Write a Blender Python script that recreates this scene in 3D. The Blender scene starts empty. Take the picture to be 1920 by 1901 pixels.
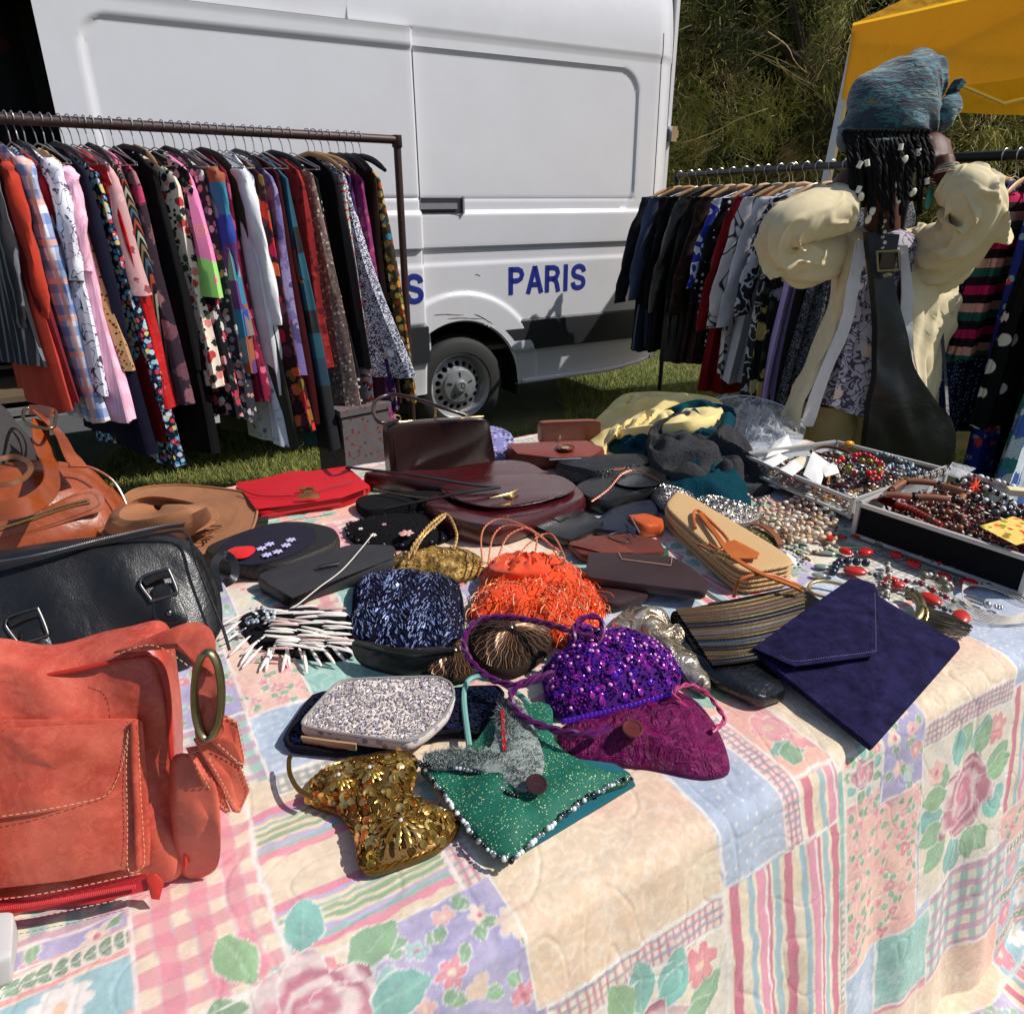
import bpy,bmesh,math,random
import numpy as np
from mathutils import Vector,Matrix,noise as mnoise
PI =math.pi
random.seed(7); np.random.seed(7)
SC =bpy.context.scene
COL =SC.collection
# ------------------------------------------------------------------ camera, sky, sun
F =1350.0
PITCH =math.atan(580/1350.0)
CP,SP =math.cos(PITCH),math.sin(PITCH)
CAM =Vector((0,0,1.55))
cd =bpy.data.cameras.new('camera'); cam =bpy.data.objects.new('camera',cd); COL.objects.link(cam)
cam.location =CAM; cam.rotation_euler =(PI /2-PITCH,0,0)
cd.sensor_width =36; cd.sensor_fit ='HORIZONTAL'; cd.lens =36*F /1920; cd.clip_end =400; cd.clip_start =.02
SC.camera =cam
SUN_EL,SUN_AZ =math.radians(47),math.radians(93)
sun_dir =Vector((math.sin(SUN_AZ)*math.cos(SUN_EL),math.cos(SUN_AZ)*math.cos(SUN_EL),math.sin(SUN_EL)))
W =bpy.data.worlds.new('World'); SC.world =W; W.use_nodes =True
sky =W.node_tree.nodes.new('ShaderNodeTexSky'); sky.sky_type ='NISHITA'; sky.sun_disc =False
sky.sun_elevation =SUN_EL; sky.sun_rotation =SUN_AZ
bgn =W.node_tree.nodes['Background']; bgn.inputs[1].default_value =.10
W.node_tree.links.new(sky.outputs[0],bgn.inputs[0])
sd =bpy.data.lights.new('sun','SUN'); sun =bpy.data.objects.new('sun',sd); COL.objects.link(sun)
sd.energy =4.4; sd.angle =math.radians(.5); sd.color =(1,.965,.91)
sun.rotation_euler =sun_dir.to_track_quat('Z','Y').to_euler(); sun.location =(6,0,8)
SC.view_settings.view_transform ='Standard'; SC.view_settings.look ='None'
SC.view_settings.exposure =0.10; SC.view_settings.gamma =1
SC.render.engine ='CYCLES'; SC.cycles.max_bounces =6; SC.cycles.transparent_max_bounces =12
# ------------------------------------------------------------------ geometry of the place
A30 =math.radians(30); C3,S3 =math.cos(A30),math.sin(A30)
E1 =Vector((C3,S3,0)); E2 =Vector((-S3,C3,0)); UP =Vector((0,0,1))
TZ =.75; TB0 =.506
def ray(px,py):
    u =(px -960)/F; v =(950.5-py)/F
    return Vector((u,CP +v *SP,-SP +v *CP))
def Q(px,py,h=0.0):
    d =ray(px,py); t =(TZ +h -1.55)/d.z
    return CAM +d *t
def WY(px,py,Y):
    d =ray(px,py); return CAM +d *(Y /d.y)
def onpl(px,py,P,n,off=0.0):
    d =ray(px,py); t =(P -CAM).dot(n)/d.dot(n)
    return CAM +d *t +n *off
def TAB(a,b,h=0.0): return E1 *a +E2 *b +UP *(TZ +h)
# ------------------------------------------------------------------ objects
ORG ={}
def tag(o,label=None,cat=None,group=None,kind=None):
    if label: o['label'] =label
    if cat: o['category'] =cat
    if group: o['group'] =group
    if kind: o['kind'] =kind
    return o
def thing(name,label,cat,loc=(0,0,0),rz=0,group=None,local=False):
    o =bpy.data.objects.new(name,None); COL.objects.link(o)
    o.location =loc; o.rotation_euler =(0,0,rz); o.empty_display_size =.05
    tag(o,label,cat,group)
    ORG[o.name] =Vector((0,0,0)) if local else Vector(loc)
    return o
def link(name,me,mat=None,parent=None,kind=None,smooth=True,label=None):
    o =bpy.data.objects.new(name,me); COL.objects.link(o)
    if mat is not None and not me.materials: me.materials.append(mat)
    if parent is not None: o.parent =parent; ORG[o.name] =ORG[parent.name]
    if kind: o['kind'] =kind
    if label: o['label'] =label
    return o
class MB:
    def __init__(s): s.v =[]; s.f =[]; s.m =[]; s.cur =0
    def add(s,vs,fs):
        n =len(s.v); s.v.extend([tuple(p) for p in vs]); s.f.extend([tuple(i +n for i in f) for f in fs]); s.m.extend([s.cur]*len(fs)); return s
    def box(s,c,sz,rot=None):
        vs =[Vector((x *sz[0]/2,y *sz[1]/2,z *sz[2]/2)) for x in (-1,1) for y in (-1,1) for z in (-1,1)]
        if rot is not None: vs =[rot @ p for p in vs]
        c =Vector(c)
        return s.add([c +p for p in vs],[(0,1,3,2),(4,6,7,5),(0,4,5,1),(2,3,7,6),(0,2,6,4),(1,5,7,3)])
    def grid(s,P,cu=False,cv=False):
        n,m =len(P),len(P[0]); vs =[p for r in P for p in r]; fs =[]
        for i in range(n if cu else n -1):
            for j in range(m if cv else m -1):
                i2,j2 =(i +1) % n,(j +1) % m
                fs.append((i *m +j,i *m +j2,i2 *m +j2,i2 *m +j))
        return s.add(vs,fs)
    def tube(s,pts,r,n=8,cap=True,closed=False,sq=None):
        pts =[Vector(p) for p in pts]; N =len(pts)
        rs =r if isinstance(r,(list,tuple)) else [r]*N
        P =[]; up =None
        for i,p in enumerate(pts):
            a =pts[(i -1) % N] if (i or closed) else p; b =pts[(i +1) % N] if (i < N -1 or closed) else p
            t =(b -a); t =t.normalized() if t.length > 1e-9 else Vector((0,0,1))
            if up is None: up =Vector((0,0,1)) if abs(t.z) < .9 else Vector((1,0,0))
            x =up.cross(t)
            if x.length < 1e-6: x =Vector((1,.1,0)).cross(t)
            x.normalize(); up =t.cross(x).normalized()
            kx,ky =(sq if sq else (1,1))
            P.append([p +(x *math.cos(k *2*PI /n)*kx +up *math.sin(k *2*PI /n)*ky)*rs[i] for k in range(n)])
        b0 =len(s.v); s.grid(P,cu=closed,cv=True)
        if cap and not closed:
            s.f.append(tuple(b0 +k for k in range(n))[::-1]); s.f.append(tuple(b0 +(N -1)*n +k for k in range(n))); s.m += [s.cur,s.cur]
        return s
    def ribbon(s,pts,w,t,nrm,closed=False):
        pts =[Vector(p) for p in pts]; N =len(pts); P =[]
        for i,p in enumerate(pts):
            a =pts[(i -1) % N] if (i or closed) else p; b =pts[(i +1) % N] if (i < N -1 or closed) else p
            tg =(b -a).normalized(); nn =nrm(i /max(1,N -1)) if callable(nrm) else nrm
            x =tg.cross(nn).normalized(); y =x.cross(tg).normalized()
            ww =w[i] if isinstance(w,(list,tuple)) else w
            P.append([p +x *ww /2*a_ +y *t /2*b_ for a_,b_ in ((-.92,-1),(.92,-1),(1,0),(.92,1),(-.92,1),(-1,0))])
        b0 =len(s.v); s.grid(P,cu=closed,cv=True)
        if not closed:
            s.f.append(tuple(b0 +k for k in range(6))[::-1]); s.f.append(tuple(b0 +(N -1)*6+k for k in range(6))); s.m += [s.cur,s.cur]
        return s
    def ell(s,c,r,n=10,m=7,rot=None):
        c =Vector(c); P =[]
        r =(r,r,r) if not isinstance(r,(list,tuple)) else r
        for i in range(m +1):
            ph =PI *i /m; row =[]
            for j in range(n):
                th =2*PI *j /n
                p =Vector((r[0]*math.sin(ph)*math.cos(th),r[1]*math.sin(ph)*math.sin(th),r[2]*math.cos(ph)))
                row.append(c +(rot @ p if rot is not None else p))
            P.append(row)
        return s.grid(P,cv=True)
    def disc(s,c,r,nrm,n=24,th=0):
        q =Vector(nrm).normalized().to_track_quat('Z','Y').to_matrix(); c =Vector(c)
        top_ =[c +q @ Vector((math.cos(k *2*PI /n)*r,math.sin(k *2*PI /n)*r,th)) for k in range(n)]
        if th == 0: return s.add(top_,[tuple(range(n))])
        bot =[c +q @ Vector((math.cos(k *2*PI /n)*r,math.sin(k *2*PI /n)*r,0)) for k in range(n)]
        return s.add(top_ +bot,[tuple(range(n)),tuple(range(2*n -1,n -1,-1))]+[(k,k +n,(k +1) % n +n,(k +1) % n) for k in range(n)])
    def lathe(s,c,prof,axis,n=32):
        q =Vector(axis).normalized().to_track_quat('Z','Y').to_matrix(); c =Vector(c)
        return s.grid([[c +q @ Vector((math.cos(k *2*PI /n)*r,math.sin(k *2*PI /n)*r,z)) for k in range(n)] for r,z in prof],cv=True)
    def mesh(s,name,mats,org=None,smooth=True,weld=False):
        me =bpy.data.meshes.new(name)
        vs =s.v if org is None else [(p[0]-org.x,p[1]-org.y,p[2]-org.z) for p in s.v]
        me.from_pydata(vs,[],s.f)
        for m in (mats if isinstance(mats,(list,tuple)) else [mats]): me.materials.append(m)
        if any(s.m): me.polygons.foreach_set('material_index',s.m)
        bm =bmesh.new(); bm.from_mesh(me)
        if weld: bmesh.ops.remove_doubles(bm,verts=bm.verts,dist=1e-5)
        bmesh.ops.recalc_face_normals(bm,faces=bm.faces); bm.to_mesh(me); bm.free()
        if smooth:
            me.polygons.foreach_set('use_smooth',[True]*len(me.polygons))
            try: me.set_sharp_from_angle(angle=math.radians(50 if smooth is True else smooth))
            except Exception: pass
        me.update(); return me
    def build(s,name,mats,parent=None,kind=None,smooth=True,label=None,weld=False):
        org =ORG[parent.name] if parent is not None else None
        return link(name,s.mesh(name,mats,org,smooth,weld),None,parent,kind,label=label)
def cr(pts,n=8,closed=False):
    pts =[Vector(p) for p in pts]; N =len(pts); out =[]
    for i in range(N if closed else N -1):
        g =(lambda k: pts[k % N]) if closed else (lambda k: pts[max(0,min(N -1,k))])
        a,b,c,d =g(i -1),g(i),g(i +1),g(i +2)
        for k in range(n):
            t =k /n
            out.append(.5*((2*b)+(c -a)*t +(2*a -5*b +4*c -d)*t *t +(3*b -a -3*c +d)*t ** 3))
    if not closed: out.append(pts[-1])
    return out
def dens(pts,n=4):
    out =[]
    for i in range(len(pts)):
        a,b =Vector(pts[i]),Vector(pts[(i +1) % len(pts)])
        for k in range(n): out.append(a.lerp(b,k /n))
    return out
def nz(p,s=1.0,seed=0.0):
    return mnoise.noise(Vector((p[0]*s +seed,p[1]*s +seed *.7,p[2]*s -seed)))
class Pad:
    """a cushion: outline (3-D points of the rim), a front side that swells along nrm, a flat back"""
    def __init__(s,pts,nrm=UP,thick=.01,bulge=.01,rings=7,noise=0.0,nscale=25,power=2.0,centre=None,seed=0):
        s.o =[Vector(p) for p in pts]; s.n =Vector(nrm).normalized()
        s.c =Vector(centre) if centre is not None else sum(s.o,Vector())/len(s.o)
        s.th,s.b,s.pw,s.rings,s.nzv,s.ns,s.seed =thick,bulge,power,rings,noise,nscale,seed
    def at(s,t,k):
        N =len(s.o); k =k % N; i =int(k); f =k -i
        e =s.o[i].lerp(s.o[(i +1) % N],f)
        p =s.c.lerp(e,t)+s.n *(s.b *(1-t ** s.pw))
        if s.nzv: p =p +s.n *(s.nzv *nz(p,s.ns,s.seed)*min(1,(1-t)*5+.15))
        return p
    def rnd(s,lift=0.0,tmax=.97,rg=random):
        if not hasattr(s,'rr'): s.rr =[(p -s.c).length for p in s.o]; s.rm =max(s.rr)
        while True:
            k =rg.random()*len(s.o)
            if rg.random() < (s.rr[int(k)]/s.rm) ** 2: break
        t =math.sqrt(rg.random())*tmax
        p =s.at(t,k); e =.02
        a =s.at(min(1,t +e),k)-s.at(max(0,t -e),k); b =s.at(t,k +.5)-s.at(t,k -.5)
        n =a.cross(b)
        n =n.normalized() if n.length > 1e-12 else s.n
        if n.dot(s.n) < 0: n =-n
        return p +n *lift,n,t,k
    def mb(s,mb=None):
        mb =mb or MB(); N =len(s.o); P =[]
        for r in range(s.rings +1):
            t =r /s.rings
            t =1-(1-t) ** 1.5
            P.append([s.at(t,k) for k in range(N)])
        for (gx,gz) in ((.10,.2),(.14,.5),(.08,.85),(-.1,1)):
            row =[]
            for k in range(N):
                d =(s.o[k]-s.c); d =(d -s.n *d.dot(s.n)); d.normalize()
                row.append(s.o[k]+d *s.th *gx -s.n *s.th *gz)
            P.append(row)
        P.append([s.c.lerp(s.o[k],.05)-s.n *s.th for k in range(N)])
        return mb.grid(P,cv=True)
    def build(s,name,mat,parent,**kw): return s.mb().build(name,mat,parent,**kw)
def rbox(corners,n=5.0,res=10,noise=0.0,ns=15,seed=0,mb=None,warp=None):
    """rounded box through 8 corners: order (-,-,-) (+,-,-) (-,+,-) (+,+,-) then the same with + in the third; warp(u,v,w)->offset"""
    c =[Vector(p) for p in corners]; mb =mb or MB()
    def tri(u,v,w):
        u,v,w =(u +1)/2,(v +1)/2,(w +1)/2
        return (((c[0]*(1-u)+c[1]*u)*(1-v)+(c[2]*(1-u)+c[3]*u)*v)*(1-w)+((c[4]*(1-u)+c[5]*u)*(1-v)+(c[6]*(1-u)+c[7]*u)*v)*w)
    ctr =tri(0,0,0); g =[math.sin((-1+2*i /res)*PI /2*.98)/math.sin(PI /2*.98) for i in range(res +1)]
    for ax in range(3):
        for sg in (-1,1):
            P =[]
            for i in g:
                row =[]
                for j in g:
                    q =[0,0,0]; q[ax] =sg; q[(ax +1) % 3] =i; q[(ax +2) % 3] =j
                    L =(abs(q[0]) ** n +abs(q[1]) ** n +abs(q[2]) ** n) ** (1/n)
                    q =[x /L for x in q]
                    p =tri(*q)
                    if warp: p =p +warp(*q)
                    if noise: d =(p -ctr).normalized(); p =p +d *noise *nz(p,ns,seed)
                    row.append(p)
                P.append(row)
            mb.grid(P)
    return mb
def resamp(pts,step):
    pts =[Vector(p) for p in pts]; out =[pts[0]]; acc =0.0
    for a,b in zip(pts,pts[1:]):
        d =(b -a).length
        if d < 1e-9: continue
        x =step -acc
        while x <= d: out.append(a.lerp(b,x /d)); x += step
        acc =d -(x -step)
    return out
def dashes(pts,w,L,gap,nrm,lift=.0006,mb=None):
    """a row of stitches"""
    mb =mb or MB(); r =resamp(pts,L +gap)
    for a,b in zip(r,r[1:]):
        t =(b -a).normalized(); n_ =nrm(a) if callable(nrm) else nrm
        s_ =t.cross(n_).normalized()*w /2; h =n_ *w *.55; p =a +n_ *lift; e =p +t *L
        mb.add([p -s_,p +s_,e +s_,e -s_,p +h +t *L *.2,e +h -t *L *.2],[(0,1,4),(2,3,5),(0,4,5,3),(1,2,5,4)])
    return mb
def place(mesh,name,parent,p,rot=None,sc=1.0,label=None):
    """one more object that shares a mesh, at world point p"""
    o =bpy.data.objects.new(name,mesh); COL.objects.link(o); o.parent =parent
    o.location =Vector(p)-ORG[parent.name]; ORG[o.name] =ORG[parent.name]
    if rot is not None: o.rotation_euler =rot.to_euler() if hasattr(rot,'to_euler') else rot
    o.scale =(sc,sc,sc) if not isinstance(sc,(tuple,list)) else sc
    if label: o['label'] =label
    return o
def aim(n,spin=0.0):
    return (Vector(n).to_track_quat('Z','Y').to_matrix() @ Matrix.Rotation(spin,3,'Z'))
# ------------------------------------------------------------------ materials
def s2l(c): return tuple((x /255/12.92 if x /255 <= .04045 else ((x /255+.055)/1.055) ** 2.4) for x in c)
class NT:
    def __init__(s,name):
        s.m =bpy.data.materials.new(name); s.m.use_nodes =True; s.t =s.m.node_tree
        s.b =s.t.nodes['Principled BSDF']; s.bumpn =None
        s.tc =s.t.nodes.new('ShaderNodeTexCoord'); s.oi =None
    def n(s,ty,**kw):
        x =s.t.nodes.new(ty)
        for k,v in kw.items():
            if k.startswith('i_'):
                k =k[2:]; k =int(k) if k.isdigit() else k.replace('_',' ')
                if hasattr(v,'links') or isinstance(v,bpy.types.NodeSocket): s.t.links.new(v,x.inputs[k])
                else: x.inputs[k].default_value =v
            else: setattr(x,k,v)
        return x
    def l(s,a,b): s.t.links.new(a,b)
    def P(s,scale=(1,1,1),rnd=False,rot=(0,0,0)):
        mp =s.n('ShaderNodeMapping'); s.l(s.tc.outputs['Object'],mp.inputs[0]); mp.inputs['Scale'].default_value =scale; mp.inputs['Rotation'].default_value =rot
        return mp.outputs[0]
    def noise(s,scale,detail=3,vec=None,rough=.55,dist=0.0):
        x =s.n('ShaderNodeTexNoise'); x.inputs['Scale'].default_value =scale; x.inputs['Detail'].default_value =detail; x.inputs['Roughness'].default_value =rough; x.inputs['Distortion'].default_value =dist
        s.l(vec if vec is not None else s.tc.outputs['Object'],x.inputs['Vector']); return x
    def vor(s,scale,vec=None,feature='F1',rnd=1.0):
        x =s.n('ShaderNodeTexVoronoi',feature=feature); x.inputs['Scale'].default_value =scale; x.inputs['Randomness'].default_value =rnd
        s.l(vec if vec is not None else s.tc.outputs['Object'],x.inputs['Vector']); return x
    def ramp(s,fac,stops,interp='LINEAR'):
        r =s.n('ShaderNodeValToRGB'); cr_ =r.color_ramp; cr_.interpolation =interp
        while len(cr_.elements) < len(stops): cr_.elements.new(.5)
        for e,(p,c) in zip(cr_.elements,stops): e.position =p; e.color =(*c,1) if len(c) == 3 else c
        s.l(fac,r.inputs[0]); return r.outputs[0]
    def mix(s,fac,a,b,bt='MIX'):
        x =s.n('ShaderNodeMix',data_type='RGBA',blend_type=bt)
        for sock,v in ((x.inputs[0],fac),(x.inputs[6],a),(x.inputs[7],b)):
            if isinstance(v,bpy.types.NodeSocket): s.l(v,sock)
            elif isinstance(v,(int,float)): sock.default_value =v
            else: sock.default_value =(*v,1)
        return x.outputs[2]
    def math(s,op,a,b=0.0,c=None):
        x =s.n('ShaderNodeMath',operation=op)
        for i,v in enumerate((a,b) if c is None else (a,b,c)):
            if isinstance(v,bpy.types.NodeSocket): s.l(v,x.inputs[i])
            else: x.inputs[i].default_value =v
        return x.outputs[0]
    def bump(s,h,strength=.3,dist=.002):
        x =s.n('ShaderNodeBump'); x.inputs['Strength'].default_value =strength; x.inputs['Distance'].default_value =dist
        s.l(h,x.inputs['Height'])
        if s.bumpn: s.l(s.bumpn,x.inputs['Normal'])
        s.bumpn =x.outputs[0]; s.l(s.bumpn,s.b.inputs['Normal']); return s
    def done(s,col=None,rough=.6,metal=0.0,spec=None,coat=0,sheen=0,trans=0,alpha=None):
        if col is not None:
            if isinstance(col,bpy.types.NodeSocket): s.l(col,s.b.inputs['Base Color'])
            else: s.b.inputs['Base Color'].default_value =(*col,1)
        if isinstance(rough,bpy.types.NodeSocket): s.l(rough,s.b.inputs['Roughness'])
        else: s.b.inputs['Roughness'].default_value =rough
        s.b.inputs['Metallic'].default_value =metal
        if spec is not None: s.b.inputs['Specular IOR Level'].default_value =spec
        if coat: s.b.inputs['Coat Weight'].default_value =coat; s.b.inputs['Coat Roughness'].default_value =.2
        if sheen: s.b.inputs['Sheen Weight'].default_value =sheen
        if trans: s.b.inputs['Transmission Weight'].default_value =trans
        if alpha is not None:
            if isinstance(alpha,bpy.types.NodeSocket): s.l(alpha,s.b.inputs['Alpha'])
            else: s.b.inputs['Alpha'].default_value =alpha
        return s.m
def rgb(*c): return s2l(c)
def dk(c,k): return tuple(x *k for x in c)
def plain(name,c,rough=.7,metal=0,var=.25,scale=12,bump=0.0,bscale=200,**kw):
    t =NT(name); n =t.noise(scale,4)
    col =t.mix(n.outputs[0],dk(c,1-var),dk(c,1+var))
    if bump: t.bump(t.noise(bscale,3).outputs[0],.6,bump)
    return t.done(col,rough,metal,**kw)
def leather(name,c,rough=.35,grain=.0008,gscale=320,wr=.004,var=.3,worn=None,coat=.0,wscale=14):
    t =NT(name); n =t.noise(9,6,rough=.65)
    f =t.ramp(n.outputs[0],[(.3,(0,0,0)),(.72,(1,1,1))])
    col =t.mix(f,dk(c,1-var),worn if worn else dk(c,1+var))
    if worn:
        sc_ =t.ramp(t.noise(60,8,rough=.7,dist=1.5).outputs[0],[(.5,(0,0,0)),(.62,(1,1,1))])
        col =t.mix(t.math('MULTIPLY',sc_,.35),col,worn)
    t.bump(t.noise(wscale,3,dist=.6).outputs[0],.7,wr)
    v =t.vor(gscale,feature='DISTANCE_TO_EDGE'); t.bump(v.outputs[0],.5,grain)
    rr =t.math('MULTIPLY_ADD',n.outputs[0],.3,rough -.15)
    return t.done(col,rr,coat=coat)
def fabric(name,c,rough=.9,var=.18,weave=900,folds=.006,fscale=9,sheen=.2):
    t =NT(name); n =t.noise(20,4)
    col =t.mix(n.outputs[0],dk(c,1-var),dk(c,1+var))
    t.bump(t.noise(fscale,3,dist=1.0).outputs[0],.5,folds)
    t.bump(t.noise(weave,2).outputs[0],.3,.0006)
    return t.done(col,rough,sheen=sheen *min(1,sum(c)*.8),spec=.12+.25*min(1,sum(c)))
def _rndvec(t,scale=(1,1,1),rot=(0,0,0)):
    oi =t.n('ShaderNodeObjectInfo'); mp =t.n('ShaderNodeMapping'); t.l(t.tc.outputs['Object'],mp.inputs[0])
    mp.inputs['Scale'].default_value =scale; mp.inputs['Rotation'].default_value =rot
    mul =t.math('MULTIPLY',oi.outputs['Random'],37.0)
    cx =t.n('ShaderNodeCombineXYZ'); t.l(mul,cx.inputs[0]); t.l(mul,cx.inputs[1]); t.l(mul,cx.inputs[2])
    ad =t.n('ShaderNodeVectorMath',operation='ADD'); t.l(mp.outputs[0],ad.inputs[0]); t.l(cx.outputs[0],ad.inputs[1])
    return ad.outputs[0]
def floral(name,bgc,cols,scale=22,size=.42,leafc=None,rough=.85,bg2=None,centre=None,wob=.35):
    t =NT(name); v0 =_rndvec(t)
    w =t.noise(scale *.9,2,v0); vv =t.n('ShaderNodeVectorMath',operation='MULTIPLY_ADD')
    t.l(w.outputs['Color'],vv.inputs[0]); vv.inputs[1].default_value =(wob /scale,)*3; t.l(v0,vv.inputs[2]); v =vv.outputs[0]
    base =t.mix(t.noise(scale *.3,3,v).outputs[0],bgc,bg2 or dk(bgc,1.3))
    if leafc:
        l =t.vor(scale *1.7,v); lm =t.ramp(l.outputs['Distance'],[(.0,(1,1,1)),(.3,(1,1,1)),(.34,(0,0,0))])
        pick =t.n('ShaderNodeSeparateColor'); t.l(l.outputs['Color'],pick.inputs[0])
        gate =t.math('GREATER_THAN',pick.outputs[1],.5)
        base =t.mix(t.math('MULTIPLY',lm,gate),base,leafc)
    vo =t.vor(scale,v); sp =t.n('ShaderNodeSeparateColor'); t.l(vo.outputs['Color'],sp.inputs[0])
    N =len(cols); fc =t.ramp(sp.outputs[0],[(i /N,c) for i,c in enumerate(cols)],'CONSTANT')
    wv =t.math('MULTIPLY_ADD',t.noise(scale *6,1,v).outputs[0],.35,-.17)
    d =t.math('ADD',vo.outputs['Distance'],wv)
    rings =t.ramp(t.math('MODULO',t.math('MULTIPLY',d,7.0),1.0),[(0,(.6,.6,.6)),(.5,(1.2,1.2,1.2))])
    fc =t.mix(.55,fc,t.mix(1.0,fc,rings,'MULTIPLY'))
    m =t.ramp(d,[(0,(1,1,1)),(size,(1,1,1)),(size +.04,(0,0,0))])
    col =t.mix(m,base,fc)
    if centre:
        m2 =t.ramp(d,[(0,(1,1,1)),(size *.3,(1,1,1)),(size *.36,(0,0,0))]); col =t.mix(m2,col,centre)
    t.bump(t.noise(14,3).outputs[0],.4,.004)
    return t.done(col,rough,spec=.2)
def stripes(name,cols,period=.05,axis=2,rough=.85,jit=.0,widths=None,rot=(0,0,0)):
    t =NT(name); v =t.P(rot=rot); s =t.n('ShaderNodeSeparateXYZ'); t.l(v,s.inputs[0])
    x =s.outputs[axis]
    if jit: x =t.math('ADD',x,t.math('MULTIPLY',t.noise(6,2).outputs[0],jit))
    f =t.math('MODULO',t.math('ADD',t.math('DIVIDE',x,period),100.0),1.0)
    N =len(cols); pos =widths or [i /N for i in range(N)]
    col =t.ramp(f,list(zip(pos,cols)),'CONSTANT')
    t.bump(t.noise(14,3).outputs[0],.4,.004)
    return t.done(col,rough,spec=.2)
def checks(name,c0,c1,c2=None,period=.04,rough=.85):
    t =NT(name); s =t.n('ShaderNodeSeparateXYZ'); t.l(t.tc.outputs['Object'],s.inputs[0])
    def band(o,p,th): return t.math('GREATER_THAN',t.math('MODULO',t.math('ADD',t.math('DIVIDE',o,p),100.0),1.0),th)
    xx =t.math('ADD',s.outputs[0],s.outputs[1])
    col =t.mix(t.math('MULTIPLY',band(xx,period,.55),.6),c0,c1); col =t.mix(t.math('MULTIPLY',band(s.outputs[2],period,.55),.6),col,c1)
    if c2: col =t.mix(t.math('MULTIPLY',band(s.outputs[2],period *1.7,.85),.8),col,c2); col =t.mix(t.math('MULTIPLY',band(xx,period *1.7,.85),.8),col,c2)
    t.bump(t.noise(14,3).outputs[0],.4,.004)
    return t.done(col,rough,spec=.2)
def dots(name,bgc,c,scale=18,size=.35,rough=.85):
    t =NT(name); v =_rndvec(t); vo =t.vor(scale,v,rnd=.45)
    m =t.ramp(vo.outputs['Distance'],[(0,(1,1,1)),(size,(1,1,1)),(size +.02,(0,0,0))])
    t.bump(t.noise(14,3).outputs[0],.4,.004)
    return t.done(t.mix(m,bgc,c),rough,spec=.2)
def squig(name,bgc,c,scale=70,width=.06,rough=.85,extra=None):
    t =NT(name); v =_rndvec(t); n =t.noise(scale,1,v,dist=1.2)
    d =t.math('ABSOLUTE',t.math('SUBTRACT',n.outputs[0],.5))
    m =t.ramp(d,[(0,(1,1,1)),(width,(1,1,1)),(width +.015,(0,0,0))]); col =t.mix(m,bgc,c)
    if extra:
        vo =t.vor(9,v); m2 =t.ramp(vo.outputs['Distance'],[(0,(1,1,1)),(.17,(1,1,1)),(.19,(0,0,0))])
        sp =t.n('ShaderNodeSeparateColor'); t.l(vo.outputs['Color'],sp.inputs[0])
        N =len(extra); col =t.mix(m2,col,t.ramp(sp.outputs[0],[(i /N,e) for i,e in enumerate(extra)],'CONSTANT'))
    t.bump(t.noise(14,3).outputs[0],.4,.004)
    return t.done(col,rough)
def metal(name,c,rough=.25,var=.15):
    t =NT(name); n =t.noise(40,4)
    return t.done(t.mix(n.outputs[0],dk(c,1-var),c),t.math('MULTIPLY_ADD',n.outputs[0],.25,rough -.1),1.0)
M ={}
M['steel'] =metal('steel',(.55,.55,.54),.3); M['gold'] =metal('gold_metal',(.75,.55,.22),.25); M['brass'] =metal('old_brass',(.28,.24,.13),.35)
M['silver'] =metal('silver_metal',(.6,.58,.54),.25); M['dark_steel'] =metal('dark_steel',(.16,.15,.15),.35)
M['black'] =plain('black_plastic',(.012,.012,.013),.45,var=.1)
M['blackleather'] =leather('black_leather',(.009,.009,.010),.38,.0010,230,.006)
M['white'] =plain('white_plastic',(.75,.74,.71),.45,var=.05)
M['wood'] =plain('hanger_wood',(.5,.27,.11),.5,var=.2)
M['cream_bead'] =plain('cream_bead',(.78,.74,.64),.4,var=.1)
M['paper'] =plain('paper',(.78,.76,.72),.8,var=.04)
# ================================================================== THE SETTING
# ---- ground
def grid_mesh(name,xs,ys,zf,mat,kind='structure'):
    mb =MB(); mb.grid([[(x,y,zf(x,y)) for y in ys] for x in xs]); return mb.build(name,mat,kind=kind)
t =NT('grass_ground'); n1 =t.noise(1.2,5); n2 =t.noise(90,4)
gcol =t.mix(n2.outputs[0],rgb(38,46,18),rgb(98,112,44)); gcol =t.mix(t.ramp(n1.outputs[0],[(.45,(0,0,0)),(.7,(1,1,1))]),gcol,rgb(120,112,74))
t.bump(n2.outputs[0],.8,.02); M['ground'] =t.done(gcol,.95)
xs =sorted(set([round(-60+i *6,3) for i in range(21)]+[round(-4+i *.25,3) for i in range(49)]))
ys =sorted(set([round(-30+i *6,3) for i in range(21)]+[round(-1+i *.25,3) for i in range(49)]))
grid_mesh('ground',xs,ys,lambda x,y: .02*nz((x,y,0),.7),M['ground'])
t =NT('grass_blades'); oi =t.noise(3.0,3); t2 =t.noise(60,2)
M['blade'] =t.done(t.mix(t2.outputs[0],t.mix(oi.outputs[0],rgb(70,82,26),rgb(120,132,52)),rgb(150,150,80)),.8)
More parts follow.
